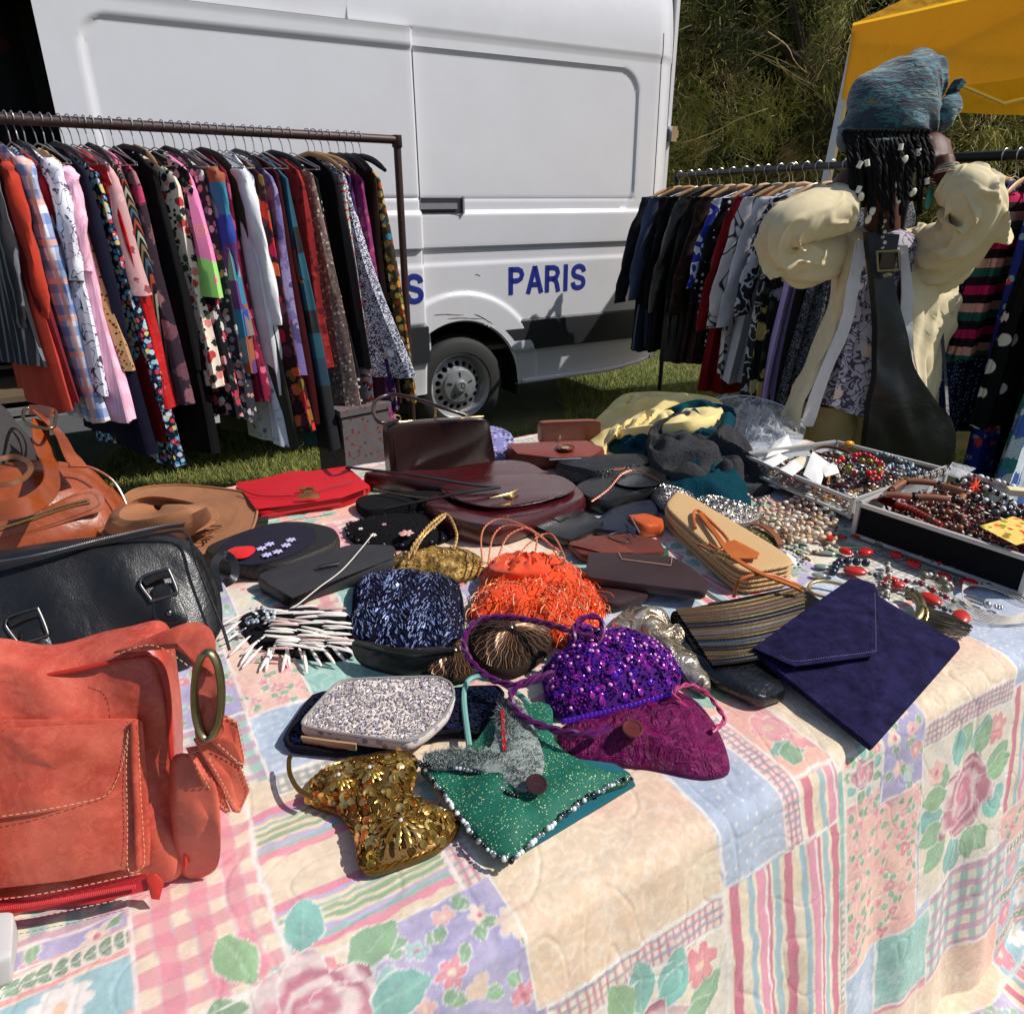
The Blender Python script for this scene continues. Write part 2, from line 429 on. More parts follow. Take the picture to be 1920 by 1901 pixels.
def leaves_mesh(name,base,dirv,side,L,Wd,mats,mi=None,bend=None):
    """numpy: many two-triangle blades. base, dirv, side: (n,3)"""
    n =len(base); L =L.reshape(-1,1); Wd =Wd.reshape(-1,1)
    if bend is None: bend =np.zeros((n,3))
    a =base -side *Wd *.5; b =base +side *Wd *.5; c =base +dirv *L *.55+side *Wd *.42+bend *.35; d =base +dirv *L *.55-side *Wd *.42+bend *.35; e =base +dirv *L +bend
    V =np.stack([a,b,c,d,e],1).reshape(-1,3)
    me =bpy.data.meshes.new(name); me.vertices.add(n *5); me.vertices.foreach_set('co',V.astype(np.float32).ravel())
    i0 =(np.arange(n)*5).reshape(-1,1)
    loops =np.concatenate([i0 +0,i0 +1,i0 +2,i0 +3,i0 +3,i0 +2,i0 +4],1).ravel()
    me.loops.add(n *7); me.loops.foreach_set('vertex_index',loops.astype(np.int32))
    me.polygons.add(n *2); st =np.stack([np.arange(n)*7,np.arange(n)*7+4],1).ravel()
    me.polygons.foreach_set('loop_start',st.astype(np.int32))
    for m in mats: me.materials.append(m)
    if mi is not None: me.polygons.foreach_set('material_index',np.repeat(mi,2).astype(np.int32))
    me.update(calc_edges=True); me.validate(); return me
def unit(v): return v /np.maximum(np.linalg.norm(v,axis=1,keepdims=True),1e-9)
R =np.random.RandomState(3)
def blades(n,x0,x1,y0,y1):
    p =np.stack([R.uniform(x0,x1,n),R.uniform(y0,y1,n),np.zeros(n)],1)
    d =unit(np.stack([R.normal(0,.45,n),R.normal(0,.45,n),np.ones(n)],1)); th =R.uniform(0,2*PI,n)
    sd_ =np.stack([np.cos(th),np.sin(th),np.zeros(n)],1); b =np.stack([R.normal(0,.02,n),R.normal(0,.02,n),np.full(n,-.008)],1)
    return p,d,sd_,R.uniform(.03,.085,n),R.uniform(.003,.006,n),b
P_ =[blades(42000,-2.6,-.2,3.1,5.4),blades(30000,.4,3.0,4.2,8.4),blades(9000,-.2,.8,2.9,5.0),blades(30000,1.4,5.0,.2,4.4)]
p,d,s_,L,w_,b_ =[np.concatenate([q[i] for q in P_]) for i in range(6)]
link('grass',leaves_mesh('grass',p,d,s_,L,w_,[M['blade']],None,b_),kind='stuff')
# ---- van
VO =Vector((-.35,4.93,0)); VN =Vector((S3,-C3,0))
def V(s,w,z): return VO +E1 *s +VN *w +UP *z
t =NT('van_paint'); gr =t.ramp(t.noise(2.2,8,rough=.75).outputs[0],[(.4,(0,0,0)),(.75,(1,1,1))]); sp_ =t.ramp(t.noise(38,5,rough=.8).outputs[0],[(.66,(0,0,0)),(.72,(1,1,1))])
cv_ =t.mix(t.math('MULTIPLY',gr,.22),rgb(213,212,216),rgb(182,178,172)); cv_ =t.mix(t.math('MULTIPLY',sp_,.10),cv_,rgb(120,108,96)); t.bump(t.noise(1.6,2).outputs[0],.12,.02); M['vanwhite'] =t.done(cv_,.33,coat=.2)
t =NT('van_plastic'); M['vanblack'] =t.bump(t.noise(700,2).outputs[0],.4,.0006).done(rgb(38,39,43),.5)
M['vandark'] =plain('van_interior_dark',(.008,.008,.009),.9)
M['rubber'] =plain('tyre_rubber',(.016,.016,.016),.75,bump=.0015,bscale=60)
M['rim'] =plain('rim_grey_steel',rgb(150,150,152),.45,.6,var=.15)
M['hubcap'] =plain('hub_cap_grey',rgb(120,122,124),.5,.1)
M['blue'] =plain('blue_letters',rgb(20,40,130),.5,var=.04)
vanT =thing('delivery_van','white high-roof delivery van with blue PARIS lettering and its side door slid open','van',VO)
def sstep(a,b,x):
    x =max(0.0,min(1.0,(x -a)/(b -a))); return x *x *(3-2*x)
def wall_in(z): return -.02*max(0,(z -1.5)) ** 1.5-.35*max(0,z -2.50) ** 2-.03*sstep(.6,.3,z)
def groove(x,c,w): return math.exp(-((x -c)/w) ** 2)
def rrsdf(x,y,x0,x1,y0,y1,r):
    cx,cy =(x0 +x1)/2,(y0 +y1)/2; qx,qy =abs(x -cx)-(x1 -x0)/2+r,abs(y -cy)-(y1 -y0)/2+r
    return math.hypot(max(qx,0),max(qy,0))+min(max(qx,qy),0)-r
def side_relief(s,z,panel):
    d =rrsdf(s,z,*panel); w =-.015*sstep(.003,-.018,d)
    if z < 1.47: w =max(w,0)
    w +=-.006*groove(z,2.425,.006)+(.012*sstep(2.40,2.43,z))
    w +=-.007*groove(z,1.545,.005)*(1 if panel[0]-.3 < s < panel[1] else 0)+.016*sstep(1.475,1.455,z)-.022*sstep(1.262,1.246,z)
    w += .010*sstep(1.165,1.145,z)
    return w
PN_R =(-.6,1.42,1.46,2.345,.16)
def rear_curve(s): return -.16*max(0,(s -1.55)/.27) ** 2.2
WHR =.455
def arch_w(s,z):
    r =math.hypot(s,z -.34); return .020*sstep(.645,.615,r)
ss =list(np.arange(-.62,1.82,.0135))+[1.82]; zs =list(np.arange(.30,2.80,.0128))
mb =MB(); idx ={}; P ={}
for i,s in enumerate(ss):
    for j,z in enumerate(zs):
        r =math.hypot(s,z -.34); S_,Z_ =s,z
        if abs(r -WHR) < .010 and z > .34: S_,Z_ =s *WHR /r,.34+(z -.34)*WHR /r
        zb =.30+.05*sstep(1.2,1.82,s)
        Z_ =max(Z_,zb)
        P[i,j] =(V(S_,side_relief(S_,Z_,PN_R)+wall_in(Z_)+rear_curve(S_)+arch_w(S_,Z_)-.02*sstep(.56,.52,Z_),Z_),r)
vs =[]; fs =[]
def vid(k):
    if k not in idx: idx[k] =len(vs); vs.append(P[k][0])
    return idx[k]
for i in range(len(ss)-1):
    for j in range(len(zs)-1):
        c4 =[(i,j),(i +1,j),(i +1,j +1),(i,j +1)]
        if max(P[k][1] for k in c4) <= WHR +.006: continue
        if zs[j] < .34 and abs(ss[i]) < WHR -.01: continue
        if min(P[k][1] for k in c4) < WHR -.011 and zs[j] > .33: continue
        fs.append(tuple(vid(k) for k in c4))
mb.add(vs,fs); mb.build('rear_side_panel',M['vanwhite'],vanT,smooth=35)
# roof, far side, rear, cab and inside
def prof(zmax=2.78,wfar=-1.95):
    o =[(wall_in(z)+(.012 if z > 2.43 else 0),z) for z in (2.78,2.83,2.88)]
    o =[(w,z) for w,z in o]+[(-.12,2.93),(-.22,2.96),(-.5,2.985),(-1.0,3.0),(-1.5,2.985),(-1.78,2.94),(-1.9,2.82),(-1.95,2.2),(-1.98,1.5),(-1.98,.4)]
    return o
mb =MB(); srow =[-3.6,-3.3,-2.6,-1.6,-.6,.4,1.2,1.55,1.66,1.75,1.82]
mb.grid([[V(s,w +(rear_curve(s) if w >-.8 else -rear_curve(s)),z if s >-3.5 else z -.1) for w,z in prof()] for s in srow]); mb.build('roof',M['vanwhite'],vanT)
mb =MB(); mb.grid([[V(-.62-.2*0+s_,wall_in(z)+.012*(z > 2.43),z) for z in (2.42,2.5,2.65,2.79)] for s_ in (0,-1.0,-2.0,-2.98)])
mb.build('upper_side_rail',M['vanwhite'],vanT)
mb =MB(); mb.grid([[V(1.82,w,z),V(1.86,w *.98-.02,z)] for w,z in [(-.16,.33),(-.17,1.0),(-.18,1.8),(-.20,2.55),(-.3,2.88)]])
for (w0,w1) in ((-.17,-.98),(-.985,-1.8)): mb.box(V(1.845,(w0 +w1)/2,1.62),(.03,abs(w1 -w0),2.6),Matrix.Rotation(A30,3,'Z'))
mb.build('rear_door',M['vanwhite'],vanT)
mb =MB(); mb.box(V(1.855,-.14,1.98),(.05,.045,.10),Matrix.Rotation(A30,3,'Z')); mb.box(V(1.89,-.14,1.98),(.02,.03,.05),Matrix.Rotation(A30,3,'Z')); mb.build('door_hinge',M['steel'],vanT)
# vertical seam of the rear corner
mb =MB(); mb.tube([V(1.60+.0*z,side_relief(1.6,z,PN_R)+wall_in(z)+rear_curve(1.6)+.0005,z) for z in np.arange(.95,2.6,.06)],.003,5); mb.build('door_seam',M['vanblack'],vanT)
# wheel well, underside
mb =MB(); mb.grid([[V(WHR *math.cos(a)*k,w,.34+WHR *math.sin(a)*k) for w in (0,-.10,-.30,-.42)] for k in (1,) for a in np.linspace(-.25,PI +.25,30)])
mb.grid([[V(.5*math.cos(a)*k,-.42,.34+.5*math.sin(a)*k) for k in (0,1)] for a in np.linspace(-.3,PI +.3,20)])
mb.build('wheel_well',M['vandark'],vanT)
mb =MB(); mb.tube([V(s,-.02+arch_w(s,z)+.006,z) for s,z in [(WHR *math.cos(a),.34+WHR *math.sin(a)) for a in np.linspace(0.0,PI,40)]],.010,6); mb.build('arch_lip',M['vanwhite'],vanT)
mb =MB(); mb.box(V(-.9,-1.0,.42),(5.2,1.7,.12),Matrix.Rotation(A30,3,'Z')); mb.box(V(.6,-.7,.33),(.9,.5,.2),Matrix.Rotation(A30,3,'Z')); mb.build('underbody',M['vandark'],vanT)
# black rubbing strip with the wheel side cut round
def strip(s0,s1,z0,z1,name='rubbing_strip',w=.018,mat='vanblack'):
    mb =MB(); P =[]
    for s in np.linspace(s0,s1,28):
        row =[]
        for k,(zz,ww) in enumerate([(z0,0),(z0 +.012,w),((z0 +z1)/2,w +.004),(z1 -.012,w),(z1,0)]):
            S_ =s
            if s < .8 and s > 0:
                sm =math.sqrt(max(0,.50 ** 2-(zz -.34) ** 2)) if abs(zz -.34) < .5 else 0; S_ =max(s,sm) if s < sm else s
            row.append(V(S_,wall_in(zz)+rear_curve(S_)+ww -.008+.012,zz))
        P.append(row)
    mb.grid(P); return mb.build(name,M[mat],vanT)
strip(.24,1.79,.545,.765)
mb =MB(); mb.tube([V(s,-.03+rear_curve(s),.315+.05*sstep(1.2,1.82,s)) for s in np.linspace(.5,1.8,12)],.02,8); mb.build('sill',M['vanwhite'],vanT)
# rail pocket at the end of the slide rail
mb =MB(); mb.box(V(-.12,.012,1.505),(.30,.02,.085),Matrix.Rotation(A30,3,'Z')); pk =mb.build('slide_rail',M['vanblack'],vanT,smooth=False)
mb =MB(); mb.box(V(-.14,.024,1.500),(.26,.016,.035),Matrix.Rotation(A30,3,'Z')); mb.box(V(.035,.022,1.505),(.012,.02,.1),Matrix.Rotation(A30,3,'Z')); mb.build('rail_bar',M['rim'],pk,smooth=False)
# lettering
def letters(txt,s0,z0,h,wch,gap,wof,slant,parent):
    th =h *.19
    def seg(path,closed=False):
        mb =MB(); pts =[V(s0 +x,wof(s0 +x,z0 +y),z0 +y) for x,y in path]
        mb.ribbon(pts,th,.003,VN,closed); return mb
    x =0
    for ch in txt:
        w =wch *(.42 if ch == 'I' else 1); H =h -th; y0 =th /2; W_ =w -th; X =lambda a: x +th /2+a *W_; Y =lambda b: y0 +b *H
        paths =[]
        if ch == 'P' or ch == 'R':
            paths.append([(X(0),Y(0)-th /2),(X(0),Y(1)+th /2)])
            paths.append([(X(0),Y(1)),(X(.6),Y(1)),(X(.88),Y(.93)),(X(1),Y(.76)),(X(.88),Y(.58)),(X(.6),Y(.5)),(X(0),Y(.5))])
            if ch == 'R': paths.append([(X(.45),Y(.5)),(X(.8),Y(.42)),(X(.93),Y(.2)),(X(1.05),Y(0)-th /2)])
        elif ch == 'A':
            paths.append([(X(-.1),Y(0)-th /2),(X(.5),Y(1)+th *.45)]); paths.append([(X(.5),Y(1)+th *.45),(X(1.1),Y(0)-th /2)]); paths.append([(X(.15),Y(.28)),(X(.85),Y(.28))])
        elif ch == 'I': paths.append([(x +w /2,Y(0)-th /2),(x +w /2,Y(1)+th /2)])
        elif ch == 'S':
            paths.append([(X(a),Y(b)) for a,b in ((1.02,.74),(.9,.92),(.5,1),(.12,.92),(0,.74),(.12,.58),(.5,.5),(.88,.41),(1,.24),(.88,.07),(.5,0),(.1,.07),(-.03,.27))])
        for q in paths:
            mb =MB(); pts =[V(s0 +a +(b *slant),wof(s0 +a,z0 +b),z0 +b) for a,b in (q if ch != 'S' and ch not in 'PR' else q)]
            if ch == 'S': pts =cr(pts,4)
            mb.ribbon(pts,th,.0012,VN); o =mb.build('letter',M['blue'],parent,smooth=False)
        x += w +gap
letters('PARIS',.375,.935,.182,.125,.022,lambda s,z: side_relief(s,z,PN_R)+wall_in(z)+.0022,.0,vanT)
for (sa,za,sb,zb) in ((-.20,.845,.02,.835),(-.1,.815,.16,.80),(.10,.83,.24,.76),(.12,1.08,.16,1.075),(-.05,1.452,.02,1.447)): MB().tube([V(a_,side_relief(a_,b_,PN_R)+wall_in(b_)+arch_w(a_,b_)+.001,b_) for a_,b_ in [(sa +(sb -sa)*f,za +(zb -za)*f +.004*math.sin(f *5)) for f in np.linspace(0,1,9)]],[.0008,.002,.0024,.0018,.0024,.0014,.002,.0014,.0006],4).build('scratch',plain('scratch_rust',rgb(120,98,80),.8),vanT)
# wheel
wl =MB(); wc =V(0,-.03,.34); R_ =.345
wheel =MB().lathe(wc -VN *.20,[(.20,.0),(.30,-.01),(.335,.02),(R_,.06),(R_,.16),(.335,.20),(.30,.225),(.235,.225),(.225,.20)],VN,56).build('tyre',M['rubber'],vanT)
tr =MB()
for k in range(60):
    a =2*PI *k /60
    for w0,w1,tw in ((-.19,-.125,.02),(-.12,-.06,-.02)):
        c =wc +VN *((w0 +w1)/2)+(E1 *math.cos(a)+UP *math.sin(a))*(R_ +.002)
        tr.box(c,(w1 -w0,.010,.008),Matrix((VN,E1 *-math.sin(a)+UP *math.cos(a),E1 *math.cos(a)+UP *math.sin(a))).transposed())
tr.build('tread',M['rubber'],wheel,kind='stuff',smooth=False)
rim =MB(); q =wc
prf =[(.232,.015),(.228,.022),(.215,.012),(.205,-.03),(.19,-.045)]
rim.lathe(q,prf,VN,60)
# rim dish with a ring of holes
nh =18; ro,ri =.19,.115
for k in range(nh):
    a0 =2*PI *(k)/nh; a1 =2*PI *(k +1)/nh; am =(a0 +a1)/2; cc =((ro +ri)/2*math.cos(am),(ro +ri)/2*math.sin(am)); hr =.019
    out =[]; inn =[]
    for t_ in range(16):
        th =2*PI *t_ /16; dx,dy =math.cos(am)*math.cos(th)-math.sin(am)*math.sin(th),math.sin(am)*math.cos(th)+math.cos(am)*math.sin(th)
        u,v =math.cos(th),math.sin(th); m_ =max(abs(u),abs(v)); u,v =u /m_,v /m_
        rr =(ro +ri)/2+u *(ro -ri)/2; aa =am +v *PI /nh
        dep =lambda r:-.045+.03*sstep(ro,ri,r)
        out.append(q +E1 *(rr *math.cos(aa))+UP *(rr *math.sin(aa))+VN *dep(rr))
        r2 =(ro +ri)/2+math.cos(th)*hr; px_,py_ =cc[0]+dx *hr,cc[1]+dy *hr
        r2 =math.hypot(px_,py_); inn.append(q +E1 *px_ +UP *py_ +VN *dep(r2))
    deep =[p -VN *.03 for p in inn]
    rim.grid([out,inn,deep],cv=True)
rimo =rim.build('rim',M['rim'],vanT,weld=True)
MB().disc(q -VN *.09,.2,VN,40).build('brake_disc',M['vandark'],vanT)
hub =MB().lathe(q,[(.118,-.014),(.118,-.006),(.112,.0),(.05,.014),(.042,.026),(.036,.030),(0.0005,.031)],VN,48).build('hub_cap',M['hubcap'],vanT,smooth=22)
for k in range(5):
    a =PI /2+2*PI *k /5; rd =E1 *math.cos(a)+UP *math.sin(a)
    MB().ribbon([q +rd *r +VN *(.0115-(r -.06)*.16) for r in (.066,.08,.098)],.012,.006,VN).build('slot',M['vandark'],hub,smooth=False)
st =MB()
for k in range(3):
    a =PI /2+2*PI *k /3; rd =E1 *math.cos(a)+UP *math.sin(a); st.ribbon([q +VN *.032,q +rd *.026+VN *.032],[.006,.0015],.003,VN)
st.tube([q +E1 *.028*math.cos(a)+UP *.028*math.sin(a)+VN *.031 for a in np.linspace(0,2*PI,25)[:-1]],.0022,5,closed=True); st.build('emblem',M['steel'],hub)
# sliding door, standing open over the rear panel
PN_D =(-1.94,.4,1.46,2.335,.13); DW =.07
ds =list(np.arange(-2.10,-.262,.0165))+[-.262]; dz =list(np.arange(.33,2.43,.0135))
mb =MB()
def dpt(s,z):
    s2 =s -.0*z
    sl =s -.05*sstep(1.0,2.4,z)*sstep(-1.6,-2.1,s)*0
    return V(sl,DW +wall_in(z)+side_relief(s,z,PN_D)*1.1-.014*sstep(.80,.78,z)-(.03*((s +.262)/.03+1) ** 2 if s >-.292 else 0),z)
mb.grid([[dpt(s,z) for z in dz] for s in ds]); door =mb.build('sliding_door',M['vanwhite'],vanT,smooth=35)
mb =MB()
for s in (-.262,-2.10): mb.grid([[V(s,DW +wall_in(z)-.03-.05*k,z) for z in np.linspace(.33,2.42,20)] for k in (0,1)])
mb.grid([[V(s,DW +wall_in(2.42)-.06*k,2.425) for k in (0,1)] for s in (-2.1,-.262)]); mb.build('door_edge',M['vanwhite'],door,smooth=False)
mb =MB(); mb.box(V(-1.18,DW -.01,.665),(1.84,.03,.235),Matrix.Rotation(A30,3,'Z')); mb.build('door_strip',M['vanblack'],door,smooth=False)
letters('PARIS',-.925,.93,.185,.125,.022,lambda s,z: DW +side_relief(s,z,PN_D)*1.1+wall_in(z)+.0022,.0,door)
# front part of the van: the open doorway, cab and load space
mb =MB(); mb.grid([[V(s,wall_in(z)-.10*max(0,(-s -4.2)) ** 1.3,min(z,2.8-.9*max(0,-s -4.0))) for z in np.linspace(.35,2.8,14)] for s in np.linspace(-3.62,-5.2,12)])
mb.grid([[V(s,-1.97,min(z,2.6-.9*max(0,-s -4.0))) for z in np.linspace(.35,2.6,6)] for s in np.linspace(-3.5,-5.2,8)])
mb.grid([[V(s,w,2.8-.9*max(0,-s -4.0)) for w in np.linspace(0,-1.97,5)] for s in np.linspace(-3.5,-5.2,10)])
mb.grid([[V(-5.2-.12*math.sin(PI *k /6),-.06-1.85*k /6,z) for k in range(7)] for z in (.35,.8,1.2,1.52)]); mb.build('cab',M['vanwhite'],vanT)
for s in (-4.55,): MB().lathe(V(s,-.25,.34),[(.2,0),(R_,.05),(R_,.18),(.24,.22),(.05,.2)],VN,32).build('front_wheel',M['rubber'],vanT)
mb =MB(); rz =Matrix.Rotation(A30,3,'Z')
mb.box(V(-1.0,-.99,.58),(5.3,1.90,.03),rz); floor_ =mb.build('load_floor',plain('ply_floor',rgb(96,80,60),.7,scale=5),vanT,smooth=False)
mb =MB(); mb.box(V(-1.0,-1.93,1.6),(5.2,.03,2.1),rz); mb.box(V(-3.6,-.98,1.6),(.03,1.9,2.1),rz); mb.box(V(1.75,-.98,1.6),(.03,1.6,2.1),rz); mb.box(V(-1.0,-.98,2.68),(5.2,1.5,.02),rz); mb.build('inside_lining',M['vandark'],vanT,smooth=False)
mb =MB(); mb.box(V(-2.6,-.02,.52),(2.0,.06,.03),rz); mb.box(V(-2.6,.02,.44),(2.0,.05,.10),rz); mb.build('step',M['rim'],vanT,smooth=False)
mb =MB(); mb.box(V(-.45,-.05,1.45),(.5,.02,2.3),rz); mb.build('door_pillar',M['vanwhite'],vanT,smooth=False)
# rose-print cloth hanging in the dark doorway
fl =floral('rose_print_dark',(.006,.006,.007),[rgb(60,18,24),rgb(40,14,20)],9,.3)
c0 =thing('hanging_cloth','black cloth with faded roses hanging inside the dark van doorway','cloth',V(-2.6,-.5,.7))
MB().grid([[V(-3.4+1.3*i /20,-.5+.03*math.sin(i *1.9),.7+1.75*j /12) for j in range(13)] for i in range(21)]).build('cloth_sheet',fl,c0)
# ---- trees behind
M['leafA'] =plain('willow_leaf',rgb(158,152,72),.75,var=.6,scale=1.5); M['leafB'] =plain('willow_leaf_dark',rgb(66,74,32),.8,var=.4,scale=1.5)
M['leafC'] =plain('dry_twig',rgb(190,165,112),.8,var=.3,scale=3); M['bark'] =plain('bark',rgb(70,56,42),.9,bump=.01,bscale=20)
M['leafD'] =plain('dark_leaf',rgb(34,44,22),.8,var=.5,scale=2)
def tree(name,label,c,r,trunk,n,mats,probs,droop,lL=(.07,.16),lW=(.008,.018),nstr=0,group=None,seed=1,shell=.55):
    rg =np.random.RandomState(seed); T =thing(name,label,'tree',(trunk[0],trunk[1],0),group=group)
    nc =520; u =unit(rg.normal(0,1,(nc,3)))*(shell +(1-shell)*rg.uniform(0,1,(nc,1)) ** .5)*np.array(r)+np.array(c)
    cid =rg.randint(0,nc,n); cs =rg.uniform(.10,.26,(nc,1)); base =u[cid]+rg.normal(0,1,(n,3))*cs[cid]*np.array([.6,.6,1.0])
    cdir =rg.normal(0,.7,(nc,3)); d =unit(rg.normal(0,.38,(n,3))+cdir[cid]+np.array([0,0,-droop])); sdv =unit(np.cross(d,rg.normal(0,1,(n,3))))
    org =np.array([trunk[0],trunk[1],0.0]); cm =rg.choice(len(mats),nc,p=probs); mi =np.where(rg.uniform(0,1,n) < .7,cm[cid],rg.choice(len(mats),n,p=probs))
    base[:,2] =np.maximum(base[:,2],.3)
    me =leaves_mesh('crown',base -org,d,sdv,rg.uniform(*lL,n),rg.uniform(*lW,n),mats,mi,rg.normal(0,.03,(n,3)))
    link('crown',me,None,T)
    tw =MB()
    for k in range(nstr):
        p0 =Vector(u[rg.randint(nc)]) ; p0 += Vector(rg.normal(0,.3,3)); L =rg.uniform(.25,.9); dx,dy =rg.normal(0,.45,2); ph =rg.uniform(0,6)
        tw.tube([p0 +Vector((dx *f *L +.04*math.sin(f *7+ph),dy *f *L +.04*math.cos(f *6+ph),-L *f *droop *.8)) for f in np.linspace(0,1,7)],[.006*(1-f *.6) for f in np.linspace(0,1,7)],4,cap=False)
    if nstr: tw.build('twigs',M['leafC'],T,kind='stuff')
    tk =MB(); b =Vector(trunk)
    tk.tube(cr([b,b +Vector((.1,0,1)),b +Vector((-.05,.1,2.2)),Vector(c)],5),[.22-.01*k for k in range(16)],10)
    for k in range(9):
        e =Vector(u[rg.randint(nc)]); s0 =b +Vector((0,.05,1.4+.2*k)); tk.tube(cr([s0,s0.lerp(e,.4)+Vector((0,0,.35)),e],5),[.09-.007*q for q in range(11)],6)
    tk.build('trunk',M['bark'],T); return T
tree('willow_tree','olive and straw coloured willow drooping behind the rear of the van',(4.0,10.4,3.6),(2.9,1.4,2.9),(4.2,10.8,0),120000,[M['leafA'],M['leafB'],M['leafC']],[.5,.42,.08],.55,lL=(.07,.20),lW=(.006,.013),nstr=900,seed=4)
tree('dark_tree','dark dense tree behind the yellow canopy, seen below its roof',(9.3,13.0,3.0),(3.6,1.5,3.2),(9.2,13.4,0),42000,[M['leafD'],M['leafB']],[.7,.3],.2,(.10,.2),(.05,.09),seed=9)
HT =thing('hedge','tall dark hedge closing the ground behind the willow','hedge',(5,15,0))
rg =np.random.RandomState(12); n =60000
b_ =np.stack([rg.uniform(-3,18,n),15+rg.normal(0,.25,n)+.02*0,rg.uniform(0,1,n) ** .9*7.5+rg.normal(0,.15,n)],1); b_[:,1] += .4*np.sin(b_[:,0]*2.1)*np.sin(b_[:,2]*1.7)
d_ =unit(rg.normal(0,1,(n,3))); link('foliage',leaves_mesh('foliage',b_ -np.array([5,15,0]),d_,unit(np.cross(d_,rg.normal(0,1,(n,3)))),rg.uniform(.12,.24,n),rg.uniform(.06,.11,n),[M['leafD'],M['leafB']],rg.choice(2,n,p=[.8,.2])),None,HT,kind='stuff')
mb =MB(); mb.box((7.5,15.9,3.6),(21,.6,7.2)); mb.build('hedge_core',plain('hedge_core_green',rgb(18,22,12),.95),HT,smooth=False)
# ---- yellow canopy
ty =NT('yellow_canvas'); ty.bump(ty.noise(2.6,4,dist=2.0).outputs[0],.8,.06); ty.bump(ty.noise(900,2).outputs[0],.2,.0006)
yc =rgb(250,190,44); trl =ty.n('ShaderNodeBsdfTranslucent'); trl.inputs[0].default_value =(*rgb(255,200,50),1)
mixs =ty.n('ShaderNodeMixShader'); mixs.inputs[0].default_value =.6; out_ =ty.t.nodes['Material Output']
ty.done(ty.mix(ty.noise(2,3).outputs[0],dk(yc,.88),dk(yc,1.08)),.7)
ty.l(ty.b.outputs[0],mixs.inputs[1]); ty.l(trl.outputs[0],mixs.inputs[2]); ty.l(mixs.outputs[0],out_.inputs[0]); M['yellow'] =ty.m
T1 =Vector((2.29,5.7,0)); TA =Vector((.356,-.935,0)); TB_ =Vector((.935,.356,0)); TL =3.0
TN =thing('canopy_tent','yellow pop-up canopy on white legs behind the person in the head wrap','canopy',T1)
def tp(a,b,z): return T1 +TA *a +TB_ *b +UP *z
EZ,VZ =2.62,2.17; pk =tp(TL /2,TL /2,3.55)
mb =MB()
cs_ =[(0,0),(TL,0),(TL,TL),(0,TL)]
for k in range(4):
    (a0,b0),(a1,b1) =cs_[k],cs_[(k +1) % 4]; P =[]
    for i in range(25):
        f =i /24; e =tp(a0 +(a1 -a0)*f,b0 +(b1 -b0)*f,EZ -.035*math.sin(PI *f))
        P.append([e.lerp(pk,g)-UP *.05*math.sin(PI *g)*(.5+.5*math.sin(PI *f)) for g in np.linspace(0,1,9)])
    mb.grid(P)
mb.build('roof_cloth',M['yellow'],TN)
for k in range(4):
    (a0,b0),(a1,b1) =cs_[k],cs_[(k +1) % 4]; P =[]
    on =Vector((0,0,0)); m_ =tp((a0 +a1)/2,(b0 +b1)/2,0); cc_ =tp(TL /2,TL /2,0); on =(m_ -cc_).normalized()
    for i in range(41):
        f =i /40
        P.append([tp(a0 +(a1 -a0)*f,b0 +(b1 -b0)*f,0)+UP *(EZ -.035*math.sin(PI *f)-(EZ -VZ)*g)+on *(.012+.02*g +.016*g *math.sin(f *19+k)+.01*math.sin(f *43)*g) for g in np.linspace(0,1,8)])
    MB().grid(P).build('valance',M['yellow'],TN)
M['wpaint'] =plain('white_steel',rgb(205,205,205),.4,var=.05)
for k,(a,b) in enumerate([(.02,.02),(TL -.05,.05),(TL -.05,TL -.05),(.05,TL -.05)]):
    top_ =tp(a,b,EZ -.05); bot =tp(a,b,0)-(E1 *.22 if k == 0 else Vector((0,0,0)))
    MB().tube([bot,top_],.036,4).build('leg',M['wpaint'],TN,smooth=False)
for (a0,b0,a1,b1) in [(0.05,.05,1.5,1.5),(0.05,TL -.05,1.5,1.5),(TL -.05,.05,1.5,1.5),(TL -.05,TL -.05,1.5,1.5),(.05,.05,.05,1.5),(.05,TL -.05,.05,1.5),(.05,.05,1.5,.05),(TL -.05,.05,1.5,.05)]:
    inner =(a1 == 1.5 and b1 == 1.5)
    MB().tube([tp(a0,b0,EZ -.12),tp(a1,b1,3.3 if inner else 2.2)],.013,5).build('brace',M['wpaint'],TN)
    if not inner: MB().tube([tp(a0,b0,2.2),tp(a1,b1,EZ -.12)],.013,5).build('brace',M['wpaint'],TN)
# ================================================================== TABLE AND QUILTED CLOTH
TA0,TA1,TB1 =-1.30,2.13,2.17
tb =thing('trestle_table','long trestle table hidden under the patchwork cloth','table',TAB(.4,1.3,-TZ))
rz =Matrix.Rotation(A30,3,'Z')
mb =MB(); mb.box(TAB((TA0 +TA1)/2,(TB0 +TB1)/2,-.032),(TA1 -TA0 -.06,TB1 -TB0 -.06,.03),rz); mb.build('tabletop',M['wood'],tb,smooth=False)
for a in (TA0 +.2,TA1 -.2):
    for b in (TB0 +.15,TB1 -.15): MB().tube([TAB(a,b,-.04),TAB(a,b,-TZ)],.02,8).build('leg',M['dark_steel'],tb)
